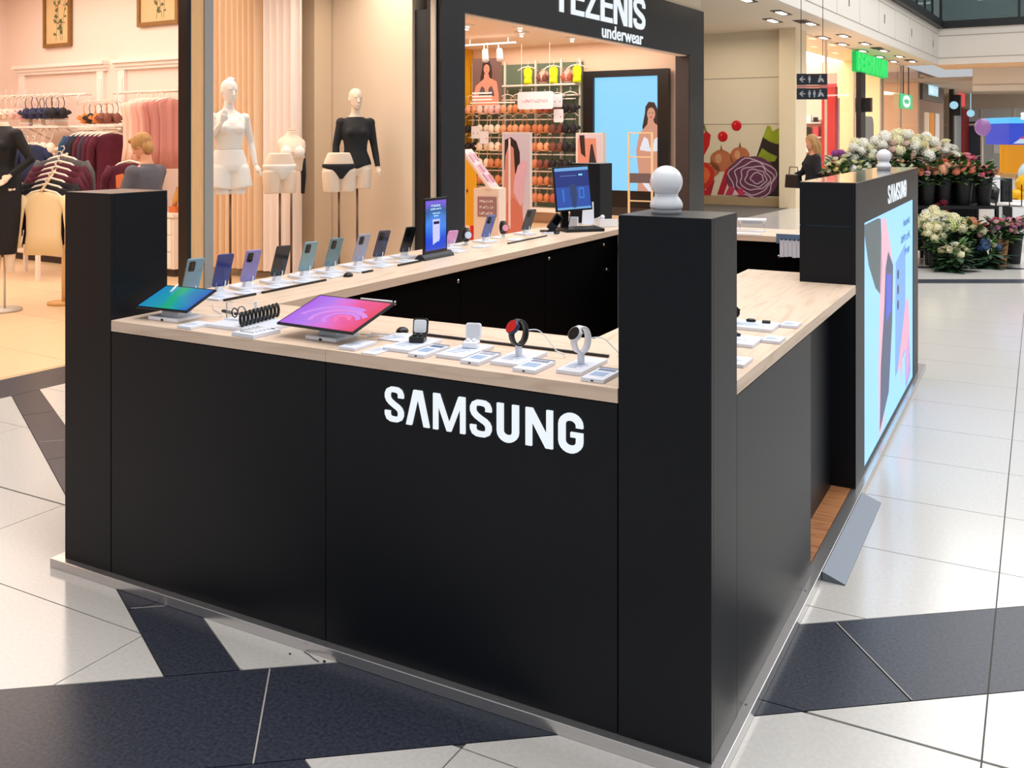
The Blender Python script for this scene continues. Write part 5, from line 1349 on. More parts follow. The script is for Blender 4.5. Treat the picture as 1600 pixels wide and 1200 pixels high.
MB().box(-.30, .28, 0, .03, 0, .80).build('board', mat('printed_brown_backdrop', (112, 84, 78), .5), t)
model(t, -.01, .06, .92, -.001)
for k in range(3): flat('printed_stripe', [(-.30, .03 + k * .06), (.10, .035 + k * .06), (.10, .065 + k * .06), (-.30, .065 + k * .06)], mat('printed_white', (240, 226, 224), .5), t, -.006)
MB().tube([(-.34, .0, -.01), (.55, .0, -.01)], .012, 6).build('rail', TRIMW, t)
MB().tube([(0, .015, .8), (0, .015, 1.12)], .006, 6).build('hanging_rod', TRIMW, t)
# free standing poster box
def pbox(u, w, z0, z1, wd, dp, label, rz):
    t = thing('poster_column', label, 'display', SP(u, w, z0), SROT + R(rz))
    MB().box(-wd / 2, wd / 2, 0, dp, 0, z1 - z0).build('box', mat('pale_display_board', (226, 214, 206), .5), t)
    MB().box(-wd / 2 + .02, wd / 2 - .02, -.004, -.0005, .02, z1 - z0 - .02).build('poster', mat('printed_lilac_backdrop', (212, 196, 206), .5), t)
    return t
t = pbox(9.85, 1.02, .009, 1.70, .42, .14, 'tall poster column with a veiled dark haired model in the underwear shop', 22)
f = lambda n, pts, m, l: tris([pts], -.005 - l * .0007, -.0056 - l * .0007).build(n, m, t)
f('printed_hair', [(-.18, 1.15), (-.17, 1.58), (-.08, 1.62), (.0, 1.56), (.05, 1.4), (.06, 1.0), (.0, .92), (-.12, 1.0)], PRINTHAIR, 0)
f('printed_body', [(-.18, 1.0), (-.16, 1.35), (-.11, 1.52), (-.04, 1.46), (-.02, 1.1), (.06, .96), (.09, .7), (.1, .1), (-.18, .04)], PRINTSKIN, 1)
f('printed_veil', [(.02, 1.2), (.10, 1.3), (.17, 1.25), (.12, .95), (.10, .7), (.06, .62), (-.04, .82), (-.03, 1.0)], mat('printed_pale_rose', (226, 176, 190), .5), 2)
f('printed_gown', [(-.17, .62), (-.05, .75), (.08, .6), (.14, .1), (-.18, .05)], mat('printed_terracotta', (208, 118, 96), .5), 3)
f('printed_pole', rect(-.115, -.085, .3, 1.6), mat('printed_pale_pole', (236, 214, 214), .5), 4)
t = pbox(12.2, 1.06, .009, 1.70, .46, .22, 'shorter poster box with a model in a dark swimsuit behind the black rear pillar', 10)
f('printed_body', [(-.20, .4), (-.19, 1.6), (.12, 1.6), (.16, .4)], PRINTSKIN, 0)
f('printed_hair', [(-.17, 1.65), (-.14, 1.35), (-.06, 1.28), (-.08, 1.65)], PRINTHAIR, 1)
f('printed_swimsuit', [(.0, 1.22), (.03, 1.5), (.06, 1.5), (.12, 1.22), (.16, 1.15), (.14, .6), (-.04, .6)], mat('printed_black', (40, 36, 44), .5), 1)
# sloping counter display
t = thing('promotion_table', 'pale cabinet with a sloping pink printed top and a mauve price sign', 'display', SP(8.75, .95, .009), SROT + R(14))
MB().box(-.06, .30, 0, .30, 0, .93).build('cabinet', mat('pale_pink_board', (248, 222, 206), .5), t, bevel=.004)
M = Matrix.Translation((0, .1, 1.16)) @ Matrix.Rotation(R(52), 4, 'Y')
MB().box(-.36, .30, -.14, .22, -.02, .02).xf(M).build('sloping_board', mat('pale_pink_board', (248, 222, 206)), t, bevel=.004)
mb = MB(); rnd = random.Random(2)
o = MB().box(-.34, .28, -.12, .20, .0205, .023).xf(M).build('printed_sheet', mat('printed_light_pink', (250, 206, 212), .4), t)
for k in range(9):
    x = -.30 + (k % 3) * .18 + rnd.uniform(0, .04); y = -.10 + (k // 3) * .10
    MB().box(x, x + .13, y, y + .07, .0235, .026).xf(M).build('printed_block', mat('printed_rose_block', (238, 160, 172), .4) if k % 2 else mat('printed_mauve_block', (168, 120, 150), .4), o)
flatM = MB().box(.0, .27, -.008, -.001, .55, .82).build('price_sign', mat('mauve_sign', (168, 122, 124), .5), t)
for k in range(3): marks(t, mat('printed_white', (240, 226, 224)), .03, .74 - k * .08, .20, .04, -.009, 8, k + 20)
for s in (-1, 1): MB().tube([(-.26, .1 + s * .1, .005), (-.26, .1 + s * .1, 1.44)], .010, 8).build('leg', TRIMW, t)
# fire extinguisher
t = thing('fire_extinguisher', 'red fire extinguisher standing by the yellow panel', 'extinguisher', SP(10.37, 2.10, .009), SROT)
MB().rings([(0, 0, z, r, r) for z, r in ((0, .075), (.02, .08), (.50, .08), (.56, .065), (.60, .03), (.62, .025))], 20).build('cylinder', mat('red_enamel', (200, 26, 22), .3), t, True)
MB().box(-.02, .02, -.02, .02, .62, .68).build('valve', BLK, t); MB().tube([(.02, 0, .65), (.10, 0, .60), (.10, 0, .3)], .010, 8).build('hose', BLK, t, True)
MB().box(-.045, .03, -.084, -.078, .3, .44).build('label_plate', CARD, t)
# yellow bag near the yellow panel
t = thing('yellow_banner', 'hanging mustard yellow banner with a small dark mark near the entrance', 'banner', SP(9.5, 1.62, .35), SROT + R(10))
MB().box(-.22, .12, 0, .02, 0, 1.05).build('cloth', mat('mustard_yellow_cloth', (226, 168, 24), .7), t)
marks(t, PRINTHAIR, -.06, .45, .06, .08, -.001, 2, 3)
MB().tube([(-.24, .01, 1.05), (.14, .01, 1.05)], .01, 6).build('top_rod', TRIMW, t)
for s in (-.2, .1): MB().tube([(s, .03, -.34), (s, .03, 1.05)], .008, 6).build('leg', TRIMW, t)
# big black framed screen
t = sthing('screen_wall_display', 'large black framed screen glowing pale blue with a model in white underwear', 'display', 13.93, 1.18, .36)
W2, H2 = .84, 2.48
for a in ((-W2, -W2 + .2, 0, H2), (W2 - .2, W2, 0, H2), (-W2 + .2, W2 - .2, 0, .30), (-W2 + .2, W2 - .2, H2 - .12, H2)):
    MB().box(a[0], a[1], -.12, 0, a[2], a[3]).build('frame_side', BLK, t)
sb = MB().box(-W2 + .2, W2 - .2, -.05, -.03, .30, H2 - .12).build('screen', mat('lit_cyan_screen', (134, 206, 246), .3, emit=1.0), t)
model(sb, .49, .96, 1.22, -.052, 'printed_white_bra', (236, 238, 248), hips=True, em=1)
MB().box(-W2 - .1, W2 + .1, -.45, 0, -.35, -.15).build('base_shelf', mat('pale_oak_shelf', (226, 200, 168), .5), t)
MB().box(-W2 - .1, W2, -.14, -.001, -.149, -.001).build('lower_panel', mat('dark_brown_jamb', (58, 46, 44)), t)
# beige rack in front
t = thing('garment_rack', 'pale wooden ladder rack in front of the glowing blue screen', 'rack', SP(12.65, .34, .009), SROT + R(6))
for x in (-.20, .20): MB().box(x - .015, x + .015, -.015, .015, 0, 1.70).build('upright', mat('pale_wood_pole', (244, 208, 160)), t)
for z in (.55, 1.28, 1.68): MB().box(-.184, .184, -.01, .01, z, z + .02).build('rail', mat('pale_wood_pole', (244, 208, 160)), t)
MB().box(-.18, .18, -.012, .012, .86, 1.02).build('sign_board', mat('grey_brown_board', (110, 92, 92), .5), t)

# lit shop name on the fascia: letters face out over the walkway
t = sthing('shop_sign', 'large glowing white shop name over the black portal with a smaller second line', 'sign', 9.0, -.062, 3.30, R(90))
x = 0.02
for c, w in (('T', .44), ('E', .38), ('Z', .42), ('E', .38), ('N', .46), ('I', .13), ('S', .44)):
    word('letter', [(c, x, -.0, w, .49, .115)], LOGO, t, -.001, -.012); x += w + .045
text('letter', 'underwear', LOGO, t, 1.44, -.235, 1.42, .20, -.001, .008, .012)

# ------------------------------------------------------------------ alcove with the vegetable mural
S('wall_alcove_back', MB().box(-3.4, -.10, 20.35, 20.6, 0, 4.12), BEIGE2)
S('wall_alcove_left', MB().box(-3.6, -3.4, 14.3, 20.6, 0, 4.12), BEIGE2)
S('wall_alcove_shop_side', MB().box(-3.4, -.20, 14.301, 14.5, 0, 4.12), DARKFRONT)
col_ = S('wall_column', MB().box(-.22, .16, 20.0, 20.9, 0, 4.12), mat('cream_column', (232, 214, 182), .6))
S('baseboard_alcove', MB().box(-3.4, -.221, 20.30, 20.349, 0, .20), mat('tan_skirting', (176, 152, 118), .5))
S('trim_5', MB().box(-3.4, -.221, 20.343, 20.349, 3.02, 3.04).box(-3.4, -.221, 20.343, 20.349, 1.93, 1.945), mat('panel_joint_shadow_gap', (170, 160, 146), .6))
mu = sthing('vegetable_mural', 'large wall mural of tomatoes onions chillies and a red cabbage', 'mural', 20.345, 1.32, .22)
MB().box(-1.16, 1.10, -.01, 0, 0, 1.70).build('board', mat('mural_cream', (226, 212, 186), .6), mu)
def mf(name, pts, rgb, l):
    return tris([pts], -.0105 - l * .0016, -.0118 - l * .0016).build(name, mat('mural_%d_%d_%d' % rgb, rgb, .5, noise=.22, scale=5), mu)
def blob(cx, cz, rx, rz, n=20, wob=.05, seed=1):
    r_ = random.Random(seed); return [(cx + rx * (1 + r_.uniform(-wob, wob)) * math.cos(2 * PI * i / n), cz + rz * (1 + r_.uniform(-wob, wob)) * math.sin(2 * PI * i / n)) for i in range(n)]
mf('printed_aubergine', [(.45, .9), (.62, 1.42), (.85, 1.5), (1.10, 1.4), (1.10, .02), (.7, .02), (.62, .5)], (54, 40, 36), 0)
mf('printed_pepper_stalk', [(.62, 1.40), (.72, 1.68), (.80, 1.66), (.84, 1.54), (1.0, 1.62), (1.1, 1.56), (1.1, 1.3), (.95, 1.24), (.78, 1.3)], (164, 178, 38), 1)
mf('printed_pepper_stalk', [(.48, .92), (.60, 1.15), (.74, 1.05), (.96, .95), (.9, .84), (.7, .82), (.55, .78)], (150, 166, 40), 1)
for k, (x, z, rx, rz) in enumerate(((-.40, .84, .28, .26), (.06, .94, .24, .24), (-.64, .62, .2, .18))):
    mf('printed_onion', blob(x, z, rx, rz, seed=k), (198, 118, 78), 2)
    mf('printed_onion_highlight', blob(x - rx * .25, z + rz * .2, rx * .3, rz * .45, 10, seed=k + 9), (226, 164, 120), 3)
    mf('printed_onion_tip', [(x - .03, z + rz * .9), (x, z + rz * 1.5), (x + .04, z + rz * .9)], (150, 100, 60), 3)
mf('printed_chilli', [(-1.08, .74), (-.98, 1.0), (-.88, 1.2), (-.86, 1.46), (-.78, 1.56), (-.66, 1.46), (-.70, 1.2), (-.84, .95)], (200, 28, 30), 2)
mf('printed_chilli_stalk', [(-.82, 1.54), (-.86, 1.74), (-.83, 1.74), (-.76, 1.54)], (120, 130, 60), 3)
for k, pts in enumerate(([(-.5, .02), (-.30, .6), (-.18, .72), (-.14, .6), (-.34, .02)], [(-.86, .0), (-.66, .34), (-.56, .36), (-.66, .0)], [(-.2, .3), (.1, .84), (.22, .82), (-.06, .26)])):
    mf('printed_rhubarb', pts, (190, 34, 60), 4)
for k, (x, z, r_) in enumerate(((-1.0, .48, .32), (-1.02, .10, .24))):
    mf('printed_tomato', blob(x if k else -.86, z, r_ * .9, r_, seed=k + 5), (214, 52, 34), 5)
    mf('printed_tomato_flesh', blob((x if k else -.86), z, r_ * .55, r_ * .62, seed=k + 15), (236, 112, 64), 6)
cx, cz = .36, .44
mf('printed_cabbage', blob(cx, cz, .62, .52, 26, .04, 3), (112, 60, 88), 5)
for k in range(5):
    r_ = .55 - k * .10
    pts = [(cx + .03 * k + r_ * math.cos(a) * (1 + .12 * math.sin(5 * a + k)), cz + r_ * .82 * math.sin(a) * (1 + .1 * math.sin(4 * a + k * 2))) for a in [2 * PI * i / 30 for i in range(31)]]
    o = tris([stroke(pts, .026)], -.0200 - k * .0004, -.0212 - k * .0004).build('printed_cabbage_rib', mat('mural_rib', (206, 180, 196), .5), mu)
mf('printed_radish_leaf', [(-.30, .02), (-.18, .26), (0, .12), (.12, .22), (.18, .02)], (208, 60, 96), 7)
mf('printed_radish_flesh', [(-.12, .02), (-.06, .16), (.04, .03)], (240, 214, 214), 8)
for k, (x, z) in enumerate(((-.36, 1.42), (-.02, 1.68))):
    t = sthing('mural_tomato', 'round red cherry tomato cut-out above the mural, %s one' % ['lower left', 'upper right'][k], 'decoration', 20.33, 1.32 - x, .22 + z, 0, 'cherry tomato cut-outs')
    MB().ball((0, 0, 0), (.125, .02, .125), 20, 12).build('disc', mat('mural_cherry_red', (206, 22, 34), .3), t, True)
    MB().ball((-.03, -.018, .04), (.02, .004, .02), 8, 6).build('highlight', mat('mural_cherry_light', (240, 120, 120), .3), t, True)

# ------------------------------------------------------------------ gallery soffit, bulkheads, far end
GAL = mat('off_white_bulkhead', (226, 220, 212), .55)
sof = S('ceiling_gallery', MB().box(-4.0, 1.0, -3.2, 34.1, 4.12, 4.25), mat('warm_white_soffit', (230, 216, 198), .6))
S('wall_gallery_bulkhead', MB().box(1.0, 1.12, -3.2, 34.1, 4.12, 5.36), GAL)
S('trim_6', MB().box(1.121, 1.13, -3.2, 34.1, 4.34, 4.352).box(1.121, 1.13, -3.2, 34.1, 5.16, 5.172), mat('panel_joint_shadow_gap', (150, 140, 126)))
mb = MB()
for k in range(16): mb.box(1.121, 1.128, k * 2.2, k * 2.2 + .006, 4.36, 5.15)
S('trim_7', mb, mat('fine_joint', (196, 190, 182)))
for k in range(6):
    single('wall_slot', MB().box(0, .012, 0, .05, 0, .24), mat('grey_slot', (120, 116, 112), .6), 'narrow grey slot in the white bulkhead, %s from the near end' % ['first', 'second', 'third', 'fourth', 'fifth', 'sixth'][k], 'vent', SP(12 + k * 4.0 + .9, -1.122, 4.64), SROT, 'dark slots in the bulkhead')
# near soffit lamps
def slot_light(u, w, label, z=4.12, group='slot lamps in the gallery soffit'):
    t = sthing('ceiling_light', label, 'light', u, w, z, 0, group)
    MB().box(-.10, .10, -.42, .42, -.012, -.0005).build('black_tray', BLKM, t)
    MB().box(-.055, .055, -.22, .22, -.022, -.0125).build('diffuser', LAMP, t)
NN = ['first', 'second', 'third', 'fourth', 'fifth', 'sixth', 'seventh', 'eighth', 'ninth', 'tenth', 'eleventh', 'twelfth']
for k, u in enumerate((10.5, 12.6, 15.0, 17.2, 19.4, 22.4, 24.8, 27.2, 29.6, 31.8)):
    slot_light(u, -.66, 'slot lamp in the outer soffit row, %s from the near end' % NN[k])
for k, u in enumerate((18.4, 22.6, 24.6, 27.0, 29.4, 31.6)):
    slot_light(u, -.12, 'slot lamp in the inner soffit row, %s from the near end' % NN[k])
for k, (u, w) in enumerate(((18.6, -.62), (26.0, -.66), (31.0, -.66))):
    t = sthing('ceiling_vent', 'dark slatted vent in the gallery soffit, %s' % ['nearest', 'middle', 'farthest'][k], 'vent', u + .3, w, 4.12, 0, 'soffit vents')
    MB().box(-.14, .14, -.3, .3, -.010, -.0005).build('frame', mat('grey_brown_board', (110, 92, 92)), t)
    for q in range(5): MB().box(-.12 + q * .05, -.10 + q * .05, -.28, .28, -.02, -.0105).build('slat', BLKM, t)
# bridge across the hall
br = S('wall_bridge', MB().box(1.0, 34, 34.1, 36.6, 4.12, 5.36), GAL)
S('trim_8', MB().box(1.13, 34, 34.08, 34.099, 4.34, 4.36).box(1.13, 34, 34.08, 34.099, 5.10, 5.12), mat('panel_joint_shadow_gap', (150, 140, 126)))
S('trim_9', MB().box(.95, 34, 34.0, 36.5, 5.36, 5.62).box(.95, 1.3, -3.2, 34.0, 5.365, 5.62), BLKM)
S('ceiling_bridge_soffit', MB().box(1.0, 34, 34.2, 36.5, 4.10, 4.119), mat('soffit_painted_orange_light', (244, 204, 160), .6))  # orange light under the bridge is put into the soffit colour
GLS = mat('railing_glass', (150, 168, 170), .06, trans=.75, ior=1.1)
gl = thing('balcony_railing', 'glass balcony railing with black posts above the bulkheads', 'railing', SP(0, 0, 5.62), SROT)
for k in range(14):
    x = 1.2 + k * 2.4
    MB().box(x - .04, x + .04, 34.02, 34.1, 0, 2.6).build('post', BLKM, gl)
    if k < 13: MB().box(x + .05, x + 2.35, 34.04, 34.06, .02, 1.15).build('glass_pane', GLS, gl)
MB().box(1.2, 32, 34.02, 34.1, 1.16, 1.24).build('handrail', mat('pale_metal_post', (206, 196, 184)), gl)
for k in range(18):
    u = 33 - k * 1.5
    MB().box(1.04, 1.12, u - .04, u + .04, 0, 2.6).build('post', BLKM, gl)
    MB().box(1.06, 1.08, u - 1.42, u - .06, .02, 1.15).build('glass_pane', GLS, gl)
MB().box(1.04, 1.12, 5, 33.9, 1.16, 1.24).build('handrail', BLKM, gl)
S('wall_upper_hall', MB().box(-6, 34, 40.5, 40.8, 5.62, 9.5), mat('upper_hall_grey_green', (150, 166, 166), .6))
S('floor_upper', MB().box(-6, 34, 36.6, 40.5, 5.30, 5.36), mat('upper_floor', (200, 190, 176), .5))
S('wall_upper_side', MB().box(-4.2, -4.0, -3.2, 40.5, 5.6, 9.5), mat('upper_hall_dark', (96, 96, 104), .6))
S('floor_upper_side', MB().box(-4.0, .95, -3.2, 34.1, 5.30, 5.36), mat('upper_floor', (200, 190, 176)))
for k in range(7):
    single('upper_strip_light', MB().box(0, 1.4, 0, .08, 0, .05), LAMP, 'long strip lamp on the upper hall, %s from the left' % NN[k], 'light', SP(39, -1.8 - k * 3.4, 6.9 + .5 * (k % 2)), SROT, 'upper hall strip lamps')
# second bulkhead and far shops
S('wall_far_bulkhead', MB().box(1.9, 34, 36.62, 37.0, 3.30, 4.119), GAL)
S('trim_10', MB().box(1.9, 34, 36.60, 36.619, 3.50, 3.52), mat('panel_joint_shadow_gap', (150, 140, 126)))
S('ceiling_far', MB().box(-4, 34, 37.0, 56, 3.7, 3.85), mat('far_grey_ceiling', (186, 176, 164), .6))
S('wall_far', MB().box(-4, 34, 52, 52.3, 3.05, 3.7), mat('far_grey_wall', (176, 168, 158), .6))
fw_ = S('window_2', MB().box(-4, 34, 52.0, 52.1, .0, 3.05), mat('far_shop_glass', (176, 186, 190), .2))
for k in range(14): MB().box(-1 + k * 1.5, -.9 + k * 1.5, 51.93, 51.99, 0, 3.05).build('mullion', mat('pale_metal_post', (206, 196, 184)), fw_)
for k in range(10): MB().box(-.4 + k * 1.5, .5 + k * 1.5, 51.95, 51.99, .3 + (k % 2) * .5, 2.4).build('display_panel', [mat('far_dark_panel', (44, 56, 72), .4), mat('far_pale_panel', (220, 222, 226), .5), mat('far_tan_panel', (198, 152, 132), .5)][k % 3], fw_)
MB().box(-4, 34, 51.93, 51.995, 2.2, 2.3).build('transom', mat('pale_metal_post', (206, 196, 184)), fw_)
for k in range(6):
    single('ceiling_camera', MB().box(-.16, .16, -.1, .1, -.25, 0).join(MB().ball((0, 0, -.42), (.10, .10, .12), 10, 8)).join(MB().tube([(0, 0, -.3), (0, 0, -1.2)], .012, 6)), mat('grey_plastic', (190, 192, 196)), 'grey box with a hanging dome lamp on the bridge face, %s from the left' % NN[k], 'light', SP(33.95, -8.3 - k * 3.6, 5.0), SROT, 'hanging dome lamps on the bridge')

# ------------------------------------------------------------------ parade of shop fronts beyond the column
FG = mat('parade_glass', (250, 250, 250), .03, trans=1.0, ior=1.05, spec=.2)
fr = S('window_3', MB().box(-.03, -.01, 20.95, 26.6, .1, 4.11), FG)
for u in (20.93, 23.4, 26.6): MB().box(-.06, .0, u, u + .05, 0, 4.11).build('mullion', mat('pale_metal_post', (206, 196, 184)), fr)
fr2 = S('window_4', MB().box(-.03, -.01, 30.6, 37.2, .1, 4.11), FG)
for u in (30.55, 33.6, 37.2): MB().box(-.06, .0, u, u + .06, 0, 4.11).build('mullion', mat('grey_metal_post', (138, 136, 134)), fr2)
S('wall_parade_back', MB().box(-6.3, -6.1, 20.9, 56, 0, 4.12), mat('parade_peach_wall', (240, 204, 166), .6))
for k, (u, c) in enumerate(((20.91, (236, 216, 190)), (30.3, (236, 204, 168)), (37.3, (226, 190, 160)), (43.6, (200, 196, 196)))):
    S('wall_parade_partition_' + 'abcd'[k], MB().box(-6.1, -.06, u, u + .2, 0, 4.12), mat('parade_partition_%d' % k, c, .6))
S('ceiling_parade', MB().box(-6.3, -.001, 20.91, 56, 4.10, 4.119), mat('warm_white_soffit', (230, 216, 198)))
S('floor_parade', MB().box(-6.3, -.0, 20.6, 56, -.02, .004), mat('parade_floor', (226, 206, 182), .3))
RED2 = mat('shop_red', (190, 40, 46), .5); PINK2 = mat('shop_pink', (244, 190, 190), .5); REDP = mat('shop_rose_red', (214, 70, 92), .5)
t = thing('red_shelving', 'red and white cosmetic shelving inside the first parade shop', 'shelving', SP(25.2, 1.3, .004), SROT)
MB().box(-1.0, 1.15, .1, .2, 0, 2.7).build('back_panel', PINK2, t)
for z in (.4, .8, 1.2, 1.6, 2.0): MB().box(-1.0, .75, -.25, .1, z, z + .03).build('shelf', CARD, t)
MB().box(.76, 1.12, -.2, .09, 0, 3.0).build('red_post', RED2, t)
MB().box(-1.0, .75, -.1, .09, 2.1, 2.75).build('lit_header', mat('lit_cream_header', (255, 236, 200), .4, emit=1.0), t)
rnd = random.Random(8)
for i in range(5):
    for j in range(9):
        w = rnd.uniform(.08, .16); h = rnd.uniform(.12, .28); x = -.95 + j * .185
        MB().box(x, x + w, -.2, -.05, .431 + i * .4, .431 + i * .4 + h).build('pack', [REDP, CARD, RED2, PINK2, mat('shop_cream', (250, 236, 214), .5), BLK][rnd.choice((0, 0, 1, 2, 3, 4, 4, 5))], t)
t = thing('hanging_banner', 'pink banner over a yellow lamp block inside the glass shop front', 'banner', SP(26.2, .7, 1.95), SROT)
MB().box(-.22, .28, 0, .03, .60, 1.5).build('pink_banner', PINK2, t); MB().box(-.22, .28, -.005, .0, 1.0, 1.2).build('red_band', REDP, t)
MB().box(-.22, .28, -.02, .05, -.02, .38).build('lamp_block', mat('lit_amber_block', (255, 206, 96), .4, emit=1.1), t)
MB().tube([(0, .01, 1.5), (0, .01, 2.17)], .01, 6).build('wire', BLK, t); MB().tube([(0, .01, .38), (0, .01, .6)], .01, 6).build('wire', BLK, t)
# black portal post with green sign
t = thing('shop_sign', 'bright green block letter shop sign on a tall black post', 'sign', SP(26.1, -.12, 3.50), SROT + R(90))
GRN = mat('lit_green_letters', (10, 226, 104), .4, emit=.95)
MB().box(0, 4.3, .0, .10, -.02, .56).build('backing', mat('lit_green_backing', (0, 196, 92), .4, emit=.75), t)
x = .06
for c, w in (('D', .42), ('E', .36), ('I', .2), ('C', .42), ('H', .44), ('M', .54), ('A', .44), ('N', .46), ('N', .46)):
    word('letter', [(c, x, .02, w + .03, .52, .18)], GRN, t, -.001, -.06); x += w + .05
t2 = thing('sign_post', 'tall black square post under the green sign', 'post', SP(26.95, -.08, 0), SROT)
MB().box(-.07, .07, -.30, .30, 0, 3.48).build('post', BLKM, t2)
MB().box(-.14, .30, -.12, .12, 2.35, 2.75).build('speaker_box', BLKM, t2)
t = thing('security_gate', 'grey rounded security gate panel with green edge at the shop entrance', 'gate', SP(28.6, .05, .004), SROT + R(90))
MB().prism(rrect(1.5, 2.25, .3, 0), 0, .06, 'xz').build('panel', mat('grey_metal_post', (138, 136, 134)), t)
MB().prism([(p[0] * 1.05 + .2, p[1] * 1.0) for p in rrect(1.5, 2.2, .3, 0)], .061, .08, 'xz').build('edge', mat('lit_pale_green', (150, 240, 190), .4, emit=.6), t)
t = thing('pictogram_sign', 'small hanging green sign with a white ring', 'sign', SP(34.0, -.10, 2.62), SROT + R(90))
MB().box(-1.1, 1.15, 0, .05, 0, .50).build('panel', mat('lit_green_panel', (20, 196, 122), .4, emit=.9), t)
MB().prism([(p[0], p[1]) for p in stroke([(.62 * math.cos(2 * PI * i / 24), .25 + .15 * math.sin(2 * PI * i / 24)) for i in range(25)], .13)], -.001, -.01, 'xz').build('ring', LOGO, t)
for s in (-.5, .5): MB().tube([(s, .02, .5), (s, .02, 1.48)], .02, 6).build('rod', BLKM, t)
t = thing('shop_sign', 'grey panel sign with a small glowing pale blue name', 'sign', SP(37.85, -.02, 3.08), SROT + R(90))
MB().box(0, 5.3, 0, .15, 0, .85).build('panel', mat('grey_sign_panel', (96, 92, 90), .5), t)
o = MB().box(1.3, 3.7, -.015, -.001, .22, .66).build('glowing_name', mat('lit_pale_blue_name', (170, 220, 240), .4, emit=.9), t)
marks(o, mat('lit_white_name', (236, 250, 255), .4, emit=1), 1.4, .28, 2.2, .32, -.016, 9, 44)
t = thing('blade_sign', 'black post with round glowing pale blue blade sign', 'sign', SP(43.8, -.25, 0), SROT)
MB().box(-.08, .08, -.2, .2, 0, 3.85).build('post', BLKM, t)
MB().tube([(.12, -.22, 3.0), (.12, -.27, 3.0)], .17, 20).build('disc', mat('lit_pale_blue_name', (170, 220, 240)), t)
MB().box(.02, .36, -.2, .2, 2.55, 3.45).build('housing', BLKM, t)
for k, (u, c, lab) in enumerate(((38.6, (244, 226, 206), 'cream panel below the grey sign'), (39.8, (236, 150, 40), 'orange panel below the grey sign'), (41.2, (208, 206, 208), 'pale grey panel below the grey sign'), (46.5, (150, 160, 170), 'blue grey panel beyond the black post'), (49.5, (150, 20, 36), 'dark red panel at the far end of the parade'))):
    single('display_board', MB().box(-.02, .02, 0, 1.1 if k < 3 else 2.6, 0, 3.0 if k > 2 else 2.6), mat('shop_panel_%d' % k, c, .5), lab, 'panel', SP(u, .05, .004), SROT)
single('blade_sign', MB().box(-.15, .15, 0, .08, 0, .6).join(MB().tube([(0, .04, .6), (0, .04, 1.12)], .02, 6)), mat('lit_red_blade', (240, 90, 90), .4, emit=.8), 'small red blade sign at the far end of the parade', 'sign', SP(46.0, -.35, 3.0), SROT)
single('blade_sign', MB().tube([(0, 0, 0), (0, .08, 0)], .17, 20).join(MB().tube([(0, .04, .1), (0, .04, 1.37)], .02, 6)), mat('lit_pale_blue_name', (170, 220, 240)), 'pale blue round blade sign beyond the red one', 'sign', SP(48.5, -.45, 2.75), SROT)
for k, (u, w, c, h) in enumerate(((31.4, 2.2, (110, 150, 226), 1.9), (33.2, 2.4, (206, 160, 220), 1.8), (28.2, 2.6, (240, 196, 140), 2.6))):
    single('lit_screen', MB().box(-.5, .5, 0, .1, 0, h), mat('display_panel_%d' % k, c, .5, emit=.35 if k < 2 else 0), ['blue lit panel inside the shop with the green ring sign', 'violet lit panel inside the shop with the green ring sign', 'amber panel inside the green sign shop'][k], 'display', SP(u, w, .004), SROT)

# hanging wayfinding sign
t = thing('wayfinding_sign', 'pair of hanging black wayfinding boards with white arrows and figures', 'sign', (-3.00, 16.07, 2.33), R(26))
for i, z in enumerate((.0, .27)):
    MB().box(-.28, .28, 0, .03, z, z + .21).build('board', mat('black_sign_board', (22, 28, 38), .4), t)
    L_ = mat('white_sign_print', (236, 238, 244), .5, emit=.25)
    flat('arrow', [(-.24, z + .105), (-.18, z + .16), (-.16, z + .15), (-.195, z + .115), (-.13, z + .115), (-.13, z + .095), (-.195, z + .095), (-.16, z + .06), (-.18, z + .05)], L_, t, -.0005)
    for k in range(2 if i == 0 else 1):
        x = -.05 + k * .09
        flat('figure_head', ellipse(x, z + .155, .016, .016, 10), L_, t, -.0005)
        flat('figure_body', [(x - .025, z + .135), (x + .025, z + .135), (x + .022, z + .09), (x + .013, z + .09), (x + .013, z + .04), (x - .013, z + .04), (x - .013, z + .09), (x - .022, z + .09)], L_, t, -.0005)
    flat('pictogram', ellipse(.15, z + .165, .017, .017, 10), L_, t, -.0005)
    flat('pictogram', [(.10, z + .05), (.13, z + .14), (.16, z + .14), (.20, z + .11), (.22, z + .06), (.19, z + .05), (.17, z + .09), (.14, z + .05)], L_, t, -.0005)
MB().box(-.28, .28, .005, .025, .215, .265).build('lit_strip', mat('rose_strip', (176, 110, 104), .5), t)
for s in (-.2, .2): MB().tube([(s, .015, .48), (s, .015, 7.0)], .006, 6).build('rod', BLKM, t)
# ------------------------------------------------------------------ person by the far column
t = thing('person', 'long haired blond person in a black coat carrying a black bag beyond the screen tower', 'person', (-2.54, 13.85, -.085), R(-62))
mb = torso(MB(), .80, 1.6, .004); M = HM(20, 14); head(mb, M, True); legs(mb)
arm(mb, (-.165, .0, 1.375), (-.20, -.10, 1.13), (-.14, -.28, 1.06), (.3, -1, 0), 1, (0, 0, 1)); arm(mb, (.165, .0, 1.375), (.23, .03, 1.12), (.22, -.03, .88), (0, -.1, -1), -1, (-1, 0, 0))
fused('body', mb, HSKIN, t, .011, 4)
mb = torso(MB(), .86, 1.45, .032)
mb.rings([(0, .01, .62, .24, .17), (0, .01, .80, .22, .16), (0, .01, .92, .205, .15)], 28)
arm(mb, (-.165, .0, 1.375), (-.20, -.10, 1.13), (-.15, -.24, 1.08), (0, 0, 1), 1, hnd=False, infl=.022); arm(mb, (.165, .0, 1.375), (.23, .03, 1.12), (.22, -.03, .92), (0, 0, 1), 1, hnd=False, infl=.022)
